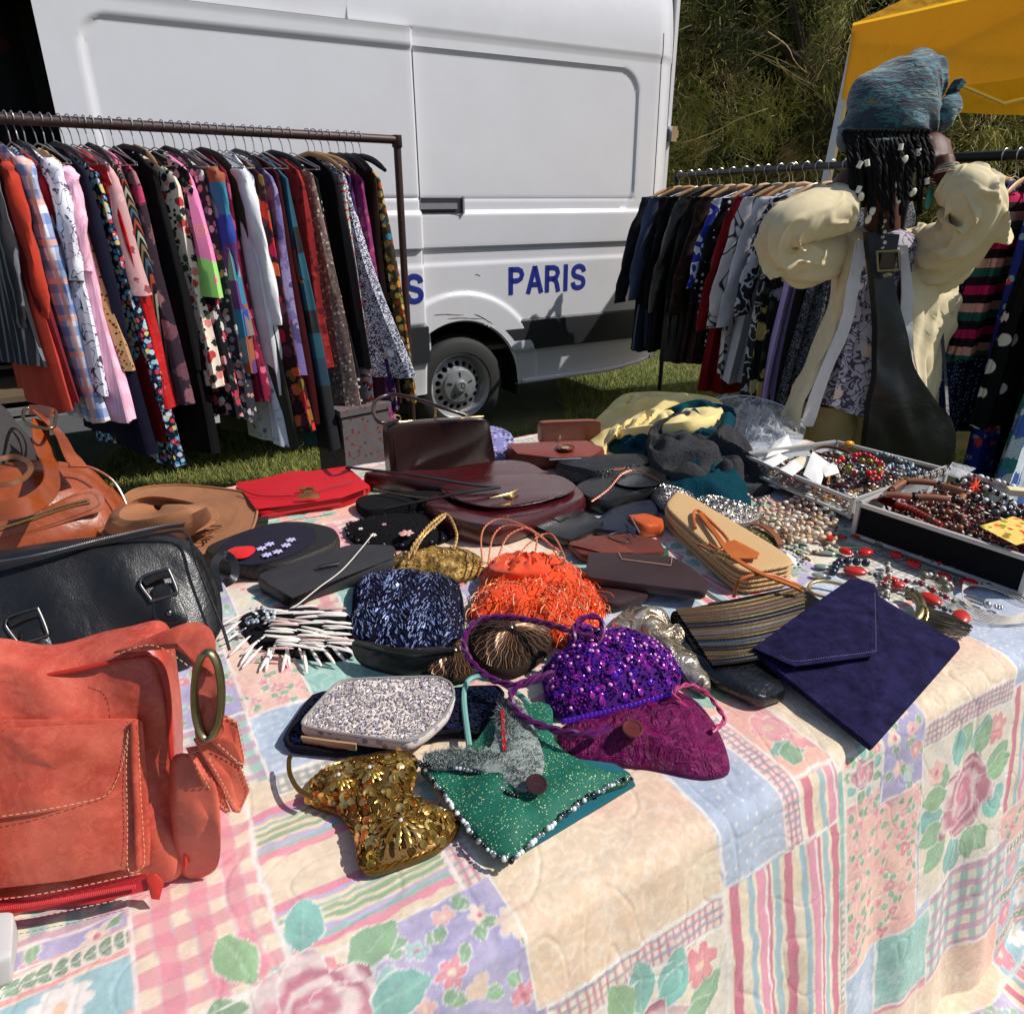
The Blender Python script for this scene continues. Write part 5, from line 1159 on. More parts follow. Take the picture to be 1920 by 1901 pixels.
for (ax,ay,sc) in ((62,1178,1.0),(304,1102,.88)):
    pts =[(ax +sc *x,ay +sc *y) for x,y in ((-38,-8),(-36,2),(-18,26),(-12,30),(32,16),(38,10),(22,-30),(14,-34),(-30,-20))]
    lp =MB().tube(cr([pb(x,y,.011) for x,y in pts],4,True),.0034,8,closed=True).build('strap_loop',M['dark_steel'],T)
    q =Pad(cr([pb(ax +sc *x,ay +sc *y,.006) for x,y in ((-14,4),(28,-6),(44,30),(58,66),(52,78),(28,84),(4,82),(-12,70),(-16,36))],4,True),nb_,.005,.006).build('strap_tab',M['blackleather'],T)
    dashes(cr([pb(ax +sc *x,ay +sc *y,.012) for x,y in ((-8,14),(-10,40),(-6,66),(10,76),(30,78),(46,72),(50,62),(36,24))],4),.001,.003,.0018,nb_).build('stitching',THK,q,kind='stuff')
    MB().lathe(pb(ax +22*sc,ay +56*sc,.010),[(.006,0),(.006,.003),(.003,.006),(.0004,.0065)],nb_,16).build('stud',M['dark_steel'],q)
    h =MB().tube(cr([pb(ax +sc *x,ay +sc *y,.010) for x,y in ((-30,-6),(-6,-18),(22,-26))],5),.008,8).build('handle_base',M['blackleather'],T)
MB().ribbon(cr([Q(x,y,h) for x,y,h in ((420,1095,.05),(440,1080,.06),(436,1050,.07),(418,1040,.08),(402,1060,.09),(410,1110,.06))],6),.018,.003,lambda f: (CAM -Q(420,1080)).normalized()).build('end_strap',M['blackleather'],T)
# ---- cognac leather bag
L_tan =leather('cognac_leather',rgb(142,66,28),.28,.0004,500,.006,.3,coat=.35,wscale=9)
T =thing('cognac_leather_bag','glossy cognac brown leather bag with a brass zip pocket at the left edge','bag',Q(60,1080,.0))
cs =[Q(-300,1180,.0),Q(252,1010,.03),Q(-300,1060,.0),Q(262,960,.03),Q(-260,950,.20),Q(130,868,.21),Q(-220,900,.20),Q(175,850,.20)]
rbox(cs,4.5,30,.006,13,21,warp=lambda u,v,w: E2 *(-.03*(1-w *w)*(1-u ** 4) if v < 0 else .01)+UP *.01*math.sin(u *5)*(w > 0)).build('body',L_tan,T)
pl,nt_ =plane3(cs[0],cs[1],cs[5]); pt =lambda x,y,off=0.0: pl(x,y,.019+off)
q =Pad(cr([pt(x,y,.004) for x,y in ((-60,1000),(60,966),(150,926),(180,922),(195,940),(188,962),(150,975),(40,1010),(-60,1036))],5,True),nt_,.003,.002).build('zip_pocket',L_tan,T)
MB().ribbon(cr([pt(x,y,.009) for x,y in ((-60,1014),(40,984),(120,956),(168,945))],6),.012,.002,nt_).build('zip_tape',plain('tan_tape',rgb(110,70,30),.7),q)
dashes(cr([pt(x,y,.011) for x,y in ((-60,1014),(40,984),(120,956),(166,945))],6),.006,.0014,.0012,nt_).build('zip_teeth',M['gold'],q,kind='stuff')
dashes(cr([pt(x,y,.008) for x,y in ((-40,985),(60,956),(150,932),(176,930),(184,944),(176,958),(60,1000),(-40,1024))],6),.0014,.004,.0025,nt_).build('stitching',THK,q,kind='stuff')
for a in (((190,980),(205,1018)),((206,976),(222,1012)),((32,1030),(50,1066)),((64,1022),(80,1056))): dashes([pt(*a[0],.006),pt(*a[1],.003)],.0014,.004,.0025,nt_).build('seam_stitching',THK,T,kind='stuff')
MB().tube(cr([pt(x,y,.002) for x,y in ((128,880),(165,880),(210,905),(236,950),(252,1000))],6),.003,7).build('piping',L_tan,T)
MB().ribbon(cr([Q(x,y,h) for x,y,h in ((76,790,.30),(78,830,.27),(92,868,.24),(96,910,.24),(60,945,.24),(0,958,.24),(-60,960,.24))],7),[.040]*43,.005,lambda f: ((CAM -Q(60,900,.2)).normalized()+E1 *.3).normalized()).build('strap',L_tan,T)
MB().ribbon(cr([Q(x,y,h) for x,y,h in ((76,778,.31),(110,812,.28),(130,848,.25),(148,876,.22))],6),.05,.005,((CAM -Q(100,830,.2)).normalized()*.6+E1 *.7).normalized()).build('strap',L_tan,T)
sr =lambda x,y: Q(x,y,.31)+(CAM -Q(x,y,.31)).normalized()*.006
MB().tube(cr([sr(x,y) for x,y in ((46,768),(72,764),(102,770),(104,786),(98,802),(66,800),(46,790))],5,True),.004,8,closed=True).build('strap_ring',M['brass'],T)
MB().ribbon([sr(56,770)+(CAM -sr(0,0)).normalized()*.004,sr(76,772)+(CAM -sr(0,0)).normalized()*.009,sr(98,776)+(CAM -sr(0,0)).normalized()*.004],.026,.005,(CAM -sr(70,780)).normalized()).build('strap_keeper',L_tan,T)
# ---- grey felt hat at the very left
T,b,pd =flat('felt_hat','dark grey felt hat behind the cognac bag strap at the left edge','hat',((-60,770),(0,760),(36,800),(54,850),(46,900),(10,930),(-60,930)),.24,.12,.05,fabric('dark_felt',rgb(62,58,58),.95),'crown',True,.006)
MB().ribbon(cr([Q(x,y,.28) for x,y in ((-30,872),(20,856),(52,866),(56,884),(30,904),(-20,912))],6),.011,.003,lambda f: (CAM -Q(20,870,.3)).normalized()).build('hat_band',leather('brown_band',rgb(110,66,34),.4),T)
# ---- brown suede hat
sued =leather('brown_suede',rgb(148,98,64),.85,.0004,600,.005,.18)
T =thing('suede_hat','light brown suede hat with wide brim lying beside the cognac bag','hat',Q(400,960))
o =cr([Q(x,y,h) for x,y,h in ((250,1030,.03),(350,1046,.02),(420,1030,.018),(470,996,.02),(482,950,.03),(462,926,.04),(410,916,.04),(330,910,.04),(250,920,.04),(220,960,.04))],6,True)
Pad(o,UP,.008,-.012,noise=.004,nscale=9).build('brim',sued,T)
MB().tube([p +UP *.001 for p in o],.0035,7,closed=True).build('brim_edge',sued,T)
cx =[(Q(300,985,.05),.125,.07),(Q(300,978,.09),.118,.064),(Q(298,960,.135),.105,.055),(Q(298,952,.15),.085,.045),(Q(298,950,.135),.05,.028),(Q(298,950,.125),.01,.008)]
mb =MB(); ux =(Q(400,985)-Q(200,985)).normalized(); uy =Vector((-ux.y,ux.x,0))
mb.grid([[c +ux *(rx *math.cos(a)*(1-.10*math.cos(2*a +1)))+uy *ry *1.35*math.sin(a)+UP *(.008*math.sin(2*a +k)+(.012*math.cos(a *2) if k > 3 else 0)) for a in np.linspace(0,2*PI,41)[:-1]] for k,(c,rx,ry) in enumerate(cx)],cv=True); mb.build('crown',sued,T)
MB().ribbon([cx[0][0]+ux *.129*math.cos(a)+uy *.099*math.sin(a)+UP *.012 for a in np.linspace(0,2*PI,41)],.028,.004,UP).build('hat_band',sued,T)
for k in range(4): MB().tube(cr([Q(385,995,.035),Q(400+k *6,1000-k *5,.05),Q(372-4*k,1014-8*k,.035)],5),.0022,6).build('thong',sued,T)
T,b,pd =flat('hat','black and olive hat brim peeping out under the suede hat','hat',((420,1050),(470,1020),(500,985),(498,955),(470,940),(400,980)),.012,.006,.002,fabric('olive_black',rgb(40,42,34)),'brim',True)
# ---- red clutch
redl =leather('scarlet_leather',rgb(190,20,30),.4,.0003,600,.0015,.1)
T,b,pd =flat('red_clutch','scarlet red leather clutch with a gold bar clasp','clutch',((442,912),(452,935),(486,976),(560,962),(640,950),(680,930),(694,908),(560,880)),.028,.028,.002,redl)
o =[Q(x,y,h) for x,y,h in ((442,905,.05),(556,887,.055),(650,874,.06),(694,912,.045),(640,932,.043),(560,944,.04),(480,954,.036),(462,930,.042))]
Pad(dens(o,6),UP,.004,.006).build('flap',redl,T)
MB().tube(cr([Q(x,y,h) for x,y,h in ((452,918,.055),(490,930,.050),(560,928,.052),(620,915,.055),(664,902,.06))],6),.0014,6).build('flap_crease',leather('dark_red_edge',rgb(110,8,14),.5),T)
q =MB().box(Q(580,930,.058),(.052,.007,.012),Matrix.Rotation(.15,3,'Z')).box(Q(576,917,.060),(.042,.007,.010),Matrix.Rotation(.15,3,'Z')).box(Q(578,924,.057),(.02,.02,.008),Matrix.Rotation(.15,3,'Z')).build('clasp',M['gold'],T,smooth=False)
MB().tube([Q(x,y,.034) for x,y in ((490,968),(560,957),(640,944))],.002,6).build('edge_piping',redl,T)
# ---- woven black box bag with embroidered lid
wov =NT('woven_black'); v =wov.vor(260,rnd=.1); wv_ =wov.ramp(v.outputs['Distance'],[(0,rgb(130,100,70)),(.28,rgb(84,62,44)),(.4,(.01,.01,.01))]); wov.bump(v.outputs['Distance'],.5,.0015); woven =wov.done(wv_,.6)
T,b,pd =flat('embroidered_box_bag','black woven oval bag with flowers and a red tassel embroidered on its lid','bag',((392,1052),(430,1076),(520,1086),(600,1056),(630,1020),(622,990),(560,978),(500,984),(430,1010)),.045,.045,.0,woven,'side',True)
nav =fabric('midnight_velvet',rgb(34,32,44),.8)
q =Pad(cr([Q(x,y,.048) for x,y in ((405,1046),(470,1058),(545,1040),(590,1010),(582,988),(520,980),(460,996),(415,1022))],5,True),UP,.003,.006).build('lid',nav,T)
Pad(cr([Q(x,y,.057) for x,y in ((424,1036),(440,1046),(462,1044),(478,1032),(472,1024),(440,1026))],4,True),UP,.002,.006,noise=.003,nscale=200).build('red_tassel',fabric('red_silk',rgb(204,24,28)),q)
fm =MB().ell((0,0,0),(.007,.0035,.0015),8,4).mesh('petal',None); fm.materials.clear(); fm.materials.append(plain('lilac_silk',rgb(190,176,214),.6,var=.3))
for cx_,cy_ in ((490,1028),(505,1020),(520,1034),(536,1022),(500,1040),(545,1012)):
    for k in range(6):
        a =k *PI /3; place(fm,'petal',q,Q(cx_,cy_,.056)+Vector((.006*math.cos(a),.006*math.sin(a),0)),Matrix.Rotation(a,3,'Z'))
# ---- black satin clutch with white cord
sat =leather('black_satin',rgb(46,44,46),.55,.0002,900,.003,.15)
T,b,pd =flat('satin_clutch','charcoal satin clutch crossed by a thin white cord','clutch',((482,1096),(545,1140),(640,1100),(742,1050),(738,1022),(660,1020),(590,1040)),.038,.038,.004,sat,smooth=False,noise=.002)
Pad(dens([Q(x,y,.042) for x,y in ((500,1092),(548,1120),(640,1082),(736,1046),(735,1026),(655,1026),(585,1046))],5),UP,.003,.004,noise=.001).build('flap',sat,T)
MB().tube(cr([Q(x,y,.05) for x,y in ((700,1000),(676,1030),(640,1070),(600,1100),(560,1132),(548,1138))],6),.0013,6).build('cord',plain('white_cord',rgb(214,208,196),.6),T)
MB().tube([Q(595,1064,.052),Q(610,1060,.054),Q(635,1056,.052)],.006,8,sq=(1,.7)).build('knob',M['black'],T)
# ---- sequin / bead helpers
def beadmesh(mat,r=.0016,L=0):
    mb =MB();
    if L: mb.tube([(-L /2,0,0),(L /2,0,0)],r,5)
    else: mb.ell((0,0,0),r,6,4)
    return mb
def scatter_beads(pd,n,mats,r,L,parent,name='beadwork',seed=1,lift=.0006,flow=None,tmax=.96,rows=None):
    """beads sewn all over a cushion, joined: too small to pick apart"""
    rg =random.Random(seed); mb =MB()
    for i in range(n):
        p,nn,t,k =pd.rnd(lift +r *.6,tmax,rg); mb.cur =rg.randrange(len(mats))
        if L:
            a =flow(p,t,k,rg) if flow else Vector((rg.gauss(0,1),rg.gauss(0,1),rg.gauss(0,.3)))
            a =(a -nn *a.dot(nn)).normalized()*L *rg.uniform(.6,1.2)/2; mb.tube([p -a,p +a],r,4,cap=True)
        else: mb.ell(p,r *rg.uniform(.7,1.2),5,3)
    return mb.build(name,mats,parent,kind='stuff')
shiny =lambda nm,c,ro=.15,me_=.6: plain(nm,c,ro,me_,var=.2,scale=90)
# ---- black pouch with embroidered roses
T,b,pd =flat('rose_beaded_pouch','black beaded clutch embroidered with a blush rose, below the black strap','clutch',((652,985),(656,1012),(690,1026),(770,1030),(830,1018),(862,990),(850,964),(760,962),(700,970)),.014,.014,.024,fabric('black_velvet',rgb(16,15,17)),smooth=True,noise=.003)
scatter_beads(pd,500,[M['black'],shiny('jet',(.02,.02,.025),.1,.3)],.0014,0,T)
for (cx_,cy_,rr,c) in ((762,1000,.018,rgb(206,160,150)),(755,1002,.010,rgb(190,120,116)),(700,1004,.008,rgb(226,216,206)),(676,992,.006,rgb(226,216,206)),(812,990,.007,rgb(200,190,190)),(838,978,.006,rgb(220,214,210)),(720,984,.006,rgb(200,150,150))):
    for k in range(6):
        a =k *1.05; c0 =Q(cx_,cy_,.038)+Vector((rr *.55*math.cos(a),rr *.55*math.sin(a),.001))
        MB().ell(c0,(rr *.55,rr *.3,.0022),8,4,Matrix.Rotation(a,3,'Z')).build('petal',plain('petal_silk',c,.6,var=.2),T)
lace =[Vector(p) for p in pd.o[::2]]
for p in lace: MB().ell(p +UP *.001,(.006,.006,.004),6,4).build('lace_bead',M['black'],T)
# ---- gold brocade purse with twisted cord
goldb =NT('gold_brocade'); nn =goldb.noise(70,6,rough=.7); goldb.bump(nn.outputs[0],1.0,.006); gb =goldb.done(goldb.ramp(nn.outputs[0],[(.35,rgb(60,36,18)),(.5,rgb(150,112,50)),(.68,rgb(220,186,110))]),.38,.55)
T,b,pd =flat('brocade_purse','small antique gold brocade purse with a twisted gold cord','purse',((700,1068),(740,1080),(800,1082),(860,1092),(900,1078),(904,1050),(880,1034),(820,1032),(770,1040),(720,1056)),.014,.014,.032,gb,smooth=True,noise=.008,nsc=40)
def twist(path,r,mat,parent,name='cord',turns=260,k=2,lift=0):
    p =resamp(path,r *.8); mbs =MB()
    for s in range(k):
        pts =[]
        for i,c in enumerate(p):
            t =(p[min(i +1,len(p)-1)]-p[max(i -1,0)]).normalized(); x =t.cross(UP).normalized() if abs(t.z) < .95 else Vector((1,0,0)); y =x.cross(t); a =i *.55+s *2*PI /k
            pts.append(c +(x *math.cos(a)+y *math.sin(a))*r *.55)
        mbs.tube(pts,r *.62,5)
    return mbs.build(name,mat,parent)
gcord =plain('gold_cord',rgb(190,150,92),.5,.3)
twist(cr([Q(x,y,h) for x,y,h in ((775,1040,.05),(790,1010,.06),(815,985,.065),(836,966,.06))],8),.0036,gcord,T)
twist(cr([Q(x,y,h) for x,y,h in ((765,1048,.05),(780,1015,.07),(812,978,.07),(838,965,.06),(856,1000,.05),(850,1030,.045))],8),.0036,gcord,T)
for k in range(26): p,nn2,t_,kk =pd.rnd(.002); MB().ell(p,.0022,6,4).build('bead',plain('ruby_bead',rgb(150,20,24),.2) if k % 5 == 0 else M['gold'],T)
# ---- navy beaded pouch
navb =[shiny('navy_bead',rgb(40,50,100)),shiny('blue_black_bead',rgb(18,20,44)),shiny('pale_blue_bead',rgb(150,165,205),.12,.4)]
navc =fabric('navy_cloth',rgb(20,20,34))
T,b,pd =flat('navy_beaded_pouch','navy pouch covered in bugle beads with a gathered dark satin base','purse',((668,1100),(662,1160),(656,1200),(680,1222),(740,1236),(810,1240),(862,1218),(868,1160),(858,1100),(820,1082),(740,1074),(690,1082)),.022,.022,.042,navc,smooth=True,noise=.008,power=4)
def fl_nav(p,t,k,rg):
    a =math.sin(p.x *95) ; return Vector((.35*(1 if a > 0 else -1)+rg.gauss(0,.15),1,0))
scatter_beads(pd,2800,navb,.0011,.008,T,flow=fl_nav,seed=3,tmax=1.0)
MB().tube([p +Vector((0,0,.002+.003*math.sin(i *1.1))) for i,p in enumerate(pd.o)],.003,6,closed=True).build('ruffle',navc,T)
mb =MB(); o =cr([Q(x,y,h) for x,y,h in ((664,1200,.05),(720,1212,.07),(790,1218,.07),(850,1216,.05),(820,1246,.02),(760,1260,.01),(700,1250,.01),(668,1228,.02))],5,True)
Pad(o,UP,.012,.010,noise=.008,nscale=60).build('satin_base',leather('black_satin_b',rgb(28,24,26),.35,.0002,900,.006),T)
# ---- orange beaded pouch
orc =fabric('orange_silk',rgb(226,70,26)); orb =[shiny('orange_bead',rgb(235,92,30),.2,.25),shiny('amber_bead',rgb(236,130,60),.15,.2),shiny('pale_orange_bead',rgb(244,190,150),.2,.2)]
T,b,pd =flat('orange_beaded_pouch','bright orange drawstring pouch shaggy with bead fringes','purse',((905,1075),(898,1110),(880,1150),(920,1180),(1000,1200),(1080,1220),(1120,1180),(1132,1140),(1110,1090),(1060,1060),(1000,1045),(930,1050)),.014,.014,.044,orc,smooth=True,noise=.022,power=2.6)
mb =MB(); rg =random.Random(8)
for i in range(520):
    p,nn2,t_,k_ =pd.rnd(.001,.99,rg); mb.cur =rg.choice((0,0,1,2)); d =Vector((.25+rg.gauss(0,.5),-1+rg.gauss(0,.35),0)).normalized(); L =rg.uniform(.016,.05)
    pts =[p,p +nn2 *.005+d *L *.4,p +nn2 *.004+d *L *.8,p +d *L -UP *.004]
    mb.tube(cr(pts,2),.0011,4,cap=False)
mb.build('bead_fringe',orb,T,kind='stuff'); scatter_beads(pd,600,orb,.002,0,T,seed=11)
Pad(cr([Q(*p) for p in ((918,1066,.05),(960,1074,.07),(1020,1070,.07),(1064,1064,.05),(1050,1044,.05),(1000,1036,.06),(940,1040,.05))],6,True),UP,.02,.014,noise=.018,nscale=90).build('gathered_neck',orc,T)
opl =plain('salmon_cord',rgb(206,120,84),.5)
for pts in (((905,1060),(902,1010),(912,985),(940,973),(980,985),(1020,1010),(1050,1050),(1060,1062)),((915,1055),(925,1005),(950,985),(990,992),(1030,1020),(1046,1036),(1010,1062)),((930,1056),(952,1006),(990,990),(1006,1010),(1000,1050)),((960,1060),(990,1020),(1030,1000),(1052,1030),(1056,1056),(1010,1060))):
    twist(cr([Q(x,y,.055+.045*math.sin(PI *i /(len(pts)-1))) for i,(x,y) in enumerate(pts)],8),.0021,opl,T)
# ---- white spine fringe purse
T,b,pd =flat('shell_fringe_purse','black purse fringed with long white shell spines beside the black leather bag','purse',((450,1160),(470,1210),(500,1222),(560,1236),(640,1240),(668,1215),(660,1160),(600,1140),(500,1140)),.008,.008,.020,fabric('black_cloth_e',rgb(22,20,22)),smooth=True)
spn =MB().tube([(0,0,0),(.004,0,.001),(.03,0,.0015),(.048,0,.0008),(.052,0,0)],[.0008,.0018,.0034,.0022,.0005],6,sq=(1,.7)).mesh('spine',plain('shell_white',rgb(232,224,214),.35,var=.12)); spn2 =spn.copy(); spn2.materials[0] =plain('shell_rosy',rgb(206,176,166),.35,var=.15)
rg =random.Random(4)
for i in range(44):
    y =1142+(i % 15)*5.2+rg.uniform(-2,2); x =505+(i // 15)*48+rg.uniform(-14,14); a =rg.gauss(-.05,.13)
    place(spn if rg.random() < .85 else spn2,'spine',T,Q(x,y,.034+rg.uniform(0,.008)),Matrix.Rotation(a,3,'Z') @ Matrix.Rotation(rg.uniform(-.1,.15),3,'Y'),rg.uniform(.95,1.25))
for i,(x,y,a) in enumerate(((452,1172,-2.1),(462,1185,-2.3),(470,1200,-2.05),(492,1220,-2.0),(505,1222,-1.4),(512,1224,-1.75),(540,1222,-1.5),(536,1216,-1.2),(560,1222,-1.05),(580,1220,-.95),(600,1218,-.85),(618,1216,-.8),(634,1210,-.7),(455,1160,-2.5),(498,1200,-2.2),(520,1208,-1.6),(645,1202,-.6),(570,1228,-1.25),(480,1212,-1.8))):
    place(spn,'spine',T,Q(x,y -8,.022),Matrix.Rotation(a,3,'Z') @ Matrix.Rotation(.22,3,'Y'),1.1)
sq_ =[shiny('peacock_sequin',rgb(130,146,156),.3,.3),shiny('grey_sequin',rgb(190,192,194),.3,.2)]
for i in range(34):
    p =Q(462+rg.random()*56,1138+rg.random()*30,.040+rg.random()*.006); MB().ell(p,(.0042,.0042,.0016),8,4,aim((rg.gauss(0,.4),rg.gauss(-.3,.4),1)).to_3x3()).build('sequin',sq_[i % 2],T)
# ---- bronze sunburst purse
bz =[shiny('bronze_bead',rgb(150,108,76),.25,.5),shiny('dark_bronze_bead',rgb(60,44,36),.3,.4)]; bzc =fabric('dark_brown_cloth',rgb(46,34,28))
for lab,pts,cen,hh_ in (('round bronze beaded purse with sunburst rays inside the purple loop',((890,1170),(960,1158),(1020,1170),(1034,1200),(1010,1245),(960,1270),(910,1262),(884,1220)),(955,1214),.05),('lower bronze beaded purse fanned out under the navy pouch',((800,1262),(850,1206),(868,1190),(880,1240),(886,1270),(840,1282)),(868,1264),.03)):
    T,b,pd =flat('sunburst_purse',lab,'purse',pts,hh_ *.5,hh_ *.4,hh_ *.6,bzc,smooth=True,noise=.002)
    mb =MB(); c =pd.at(0,0)
    for k in range(64):
        kk =k /64*len(pd.o); pts_ =[pd.at(t_,kk +.25*math.sin(t_ *20+k))+UP *.0012 for t_ in np.linspace(.12,.99,12)]
        mb.cur =k % 2; mb.tube(pts_,.0012,4)
    mb.build('bead_rays',bz,T,kind='stuff'); scatter_beads(pd,420,bz,.0011,0,T,seed=5)
    MB().box(c +UP *.002,(.018,.018,.003),Matrix.Rotation(.3,3,'Z')).build('centre_square',plain('jet_square',(.01,.01,.012),.2),T); MB().ell(c +UP *.004,(.004,.005,.002),8,4).build('centre_bead',M['gold'],T)
# ---- purple sequin pouch
ps =[shiny('violet_sequin',rgb(86,30,168),.15,.5),shiny('deep_violet_sequin',rgb(60,16,100),.15,.5),shiny('magenta_sequin',rgb(150,40,150),.15,.4)]
T,b,pd =flat('purple_sequin_pouch','violet sequined pouch with shiny purple rolled handles','purse',((1022,1300),(1030,1330),(1060,1352),(1130,1350),(1200,1330),(1262,1300),(1274,1265),(1250,1222),(1190,1200),(1120,1200),(1070,1190),(1060,1230),(1020,1260)),.018,.014,.062,fabric('violet_cloth',rgb(60,20,96)),smooth=True,noise=.008,nsc=50,power=3)
dsc =MB().ell((0,0,0),(.0048,.0048,.0010),8,4); dms =[]
for m_ in ps: dm =dsc.mesh('sequin',m_); dms.append(dm)
gem =MB().ell((0,0,0),(.0036,.0036,.0030),7,5).mesh('gem',NT('pink_glass').done(rgb(226,150,200),.08,.1,coat=.5)); rg =random.Random(6)
for i in range(300): p,nn2,t_,k_ =pd.rnd(.0015,.99,rg); place(rg.choice(dms),'sequin',T,p,aim(nn2 +Vector((rg.gauss(0,.5),rg.gauss(0,.5),0))),rg.uniform(1.0,1.6))
for i in range(60): p,nn2,t_,k_ =pd.rnd(.003,.95,rg); place(gem,'gem',T,p,aim(nn2))
scatter_beads(pd,2000,ps,.0025,0,T,seed=9,tmax=1.0)
for i in range(26): place(dms[0],'sequin',T,Q(1058+i *8.2,1352-i *1.6-.02*i *i,.035),aim((0,-.8,.6)),1.1)
pc =leather('purple_satin_cord',rgb(88,20,84),.3,0,100,.002)
for pts in (((1115,1196,.085),(1060,1180,.09),(1000,1164,.085),(940,1156,.08),(895,1164,.07),(872,1190,.065),(872,1220,.06),(896,1255,.055),(940,1280,.055),(985,1282,.06),(1020,1268,.07)),((1075,1200,.085),(1080,1170,.10),(1100,1156,.105),(1124,1160,.10),(1130,1185,.09),(1118,1205,.085)),((1040,1262,.07),(990,1275,.065),(958,1300,.06),(966,1330,.055),(1000,1355,.055),(1060,1372,.06),(1110,1376,.06),(1142,1362,.055))):
    twist(cr([Q(*p) for p in pts],8),.0058,pc,T,'rolled_handle')
# ---- magenta crinkled pouch
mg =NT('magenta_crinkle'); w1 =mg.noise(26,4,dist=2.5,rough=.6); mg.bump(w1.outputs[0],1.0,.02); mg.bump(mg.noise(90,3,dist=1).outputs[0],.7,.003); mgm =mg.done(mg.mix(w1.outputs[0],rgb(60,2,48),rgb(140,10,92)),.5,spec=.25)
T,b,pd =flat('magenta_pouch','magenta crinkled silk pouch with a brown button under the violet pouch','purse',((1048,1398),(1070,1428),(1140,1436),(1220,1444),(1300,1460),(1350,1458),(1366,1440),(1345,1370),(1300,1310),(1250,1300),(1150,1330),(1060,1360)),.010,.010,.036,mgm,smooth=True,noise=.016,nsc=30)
twist(cr([Q(*p) for p in ((1290,1330,.03),(1262,1300,.05),(1290,1284,.05),(1325,1300,.04),(1345,1325,.03),(1358,1350,.022),(1335,1370,.03))],8),.004,plain('rose_ribbon',rgb(170,50,100),.5),T,'strap')
def button(c,r,nrm,mat,parent):
    q =MB().lathe(c,[(r *.98,-.001),(r,.0015),(r *.92,.003),(r *.78,.003),(r *.70,.0016),(.0003,.0013)],nrm,28).build('button',mat,parent,smooth=20)
    for dx in (-1,1):
        x =Vector(nrm).cross(Vector((0,1,.2))).normalized()*dx *r *.2; MB().disc(c +x +Vector(nrm).normalized()*.0016,r *.09,nrm,8).build('buttonhole',M['black'],q)
    return q
button(Q(1186,1366,.055),.0165,Vector((0,-.25,1)),plain('horn_button',rgb(96,34,24),.2,coat=.5),T)
# ---- pale beaded clutch over a navy sequined one
nv2 =[shiny('navy_sequin',rgb(34,44,84),.2,.6),shiny('ink_sequin',rgb(14,16,30),.2,.5)]
T,b,pd =flat('navy_sequin_clutch','flat ink blue sequined clutch beneath the pale beaded one','clutch',((534,1396),(548,1412),(640,1420),(740,1402),(840,1380),(905,1384),(945,1300),(930,1286),(850,1292),(700,1290),(585,1302)),.014,.014,.002,fabric('ink_cloth',rgb(20,22,40)),noise=.002)
scatter_beads(pd,2200,nv2,.0020,0,T,seed=13)
MB().tube([p +UP *(.001*math.sin(i)) for i,p in enumerate(pd.o)],.0032,6,closed=True).build('crochet_edge',fabric('ink_edge',rgb(18,18,26)),T)
pb_ =[shiny('pearl_bead',rgb(196,184,178),.4,.0),shiny('silver_bead',rgb(160,154,148),.35,.3),shiny('slate_bead',rgb(126,122,142),.4,.1),shiny('blush_bead',rgb(186,170,162),.4,0)]
pale =floral('pale_beadcloth',rgb(196,184,176),[rgb(130,128,150),rgb(150,144,160)],60,.32)
T,b,pd =flat('pale_beaded_clutch','pale silver and lilac beaded clutch with rounded flap lying on the navy one','clutch',((562,1376),(600,1320),(636,1276),(740,1272),(820,1270),(846,1282),(852,1304),(838,1350),(800,1390),(766,1408),(700,1400),(620,1388)),.036,.018,.004,pale,smooth=False,noise=.002,sm=3)
scatter_beads(pd,2600,pb_,.0013,.0045,T,seed=14)
for k in range(3): MB().ribbon([Q(565+k *2,1382+k *4,.030-k *.006),Q(620,1390+k *4,.030-k *.006),Q(668,1396+k *4,.030-k *.006)],.004,.004,UP).build('page_fold',plain('champagne_lining',rgb(170,136,100),.5),T)
MB().tube([p +UP *.002 for p in pd.o],.0026,6,closed=True).build('beaded_edge',pb_[1],T)
# ---- green glitter pouch with fur collar
gg =NT('green_glitter'); gv =gg.vor(900); gsp =gg.n('ShaderNodeSeparateColor'); gg.l(gv.outputs['Color'],gsp.inputs[0]); gg.bump(gg.noise(16,3,dist=.5).outputs[0],.6,.006)
ggm =gg.done(gg.mix(gg.math('GREATER_THAN',gsp.outputs[0],.975),gg.mix(gg.noise(20,3).outputs[0],rgb(14,74,60),rgb(34,108,86)),rgb(220,230,170)),.6,spec=.2)
T =thing('green_glitter_pouch','green glitter pouch edged with glass beads, grey fur collar and dark button','purse',Q(980,1500))
tf =fabric('teal_felt',rgb(28,92,104))
Pad(dens([Q(x,y,.008) for x,y in ((960,1606),(1190,1468),(1180,1448),(1100,1400),(900,1400))],5),UP,.008,.004).build('teal_backing',tf,T)
o =cr([Q(x,y,.022) for x,y in ((790,1432),(830,1480),(870,1536),(915,1588),(955,1604),(975,1592),(1040,1536),(1110,1486),(1184,1456),(1120,1440),(1040,1390),(1030,1320),(940,1330),(880,1400))],4,True)
pd =Pad(o,UP,.012,.014,noise=.012,nscale=26); pd.build('body',ggm,T)
eb =[NT('clear_bead').done(rgb(220,224,224),.05,0,coat=.6),shiny('hematite_bead',rgb(60,60,72),.15,.7),shiny('jet_bead',rgb(20,20,24),.15,.3),shiny('silver_lined_bead',rgb(150,156,160),.1,.6)]
bms =[MB().ell((0,0,0),.0036,8,6).mesh('bead',m_) for m_ in eb]; rg =random.Random(2)
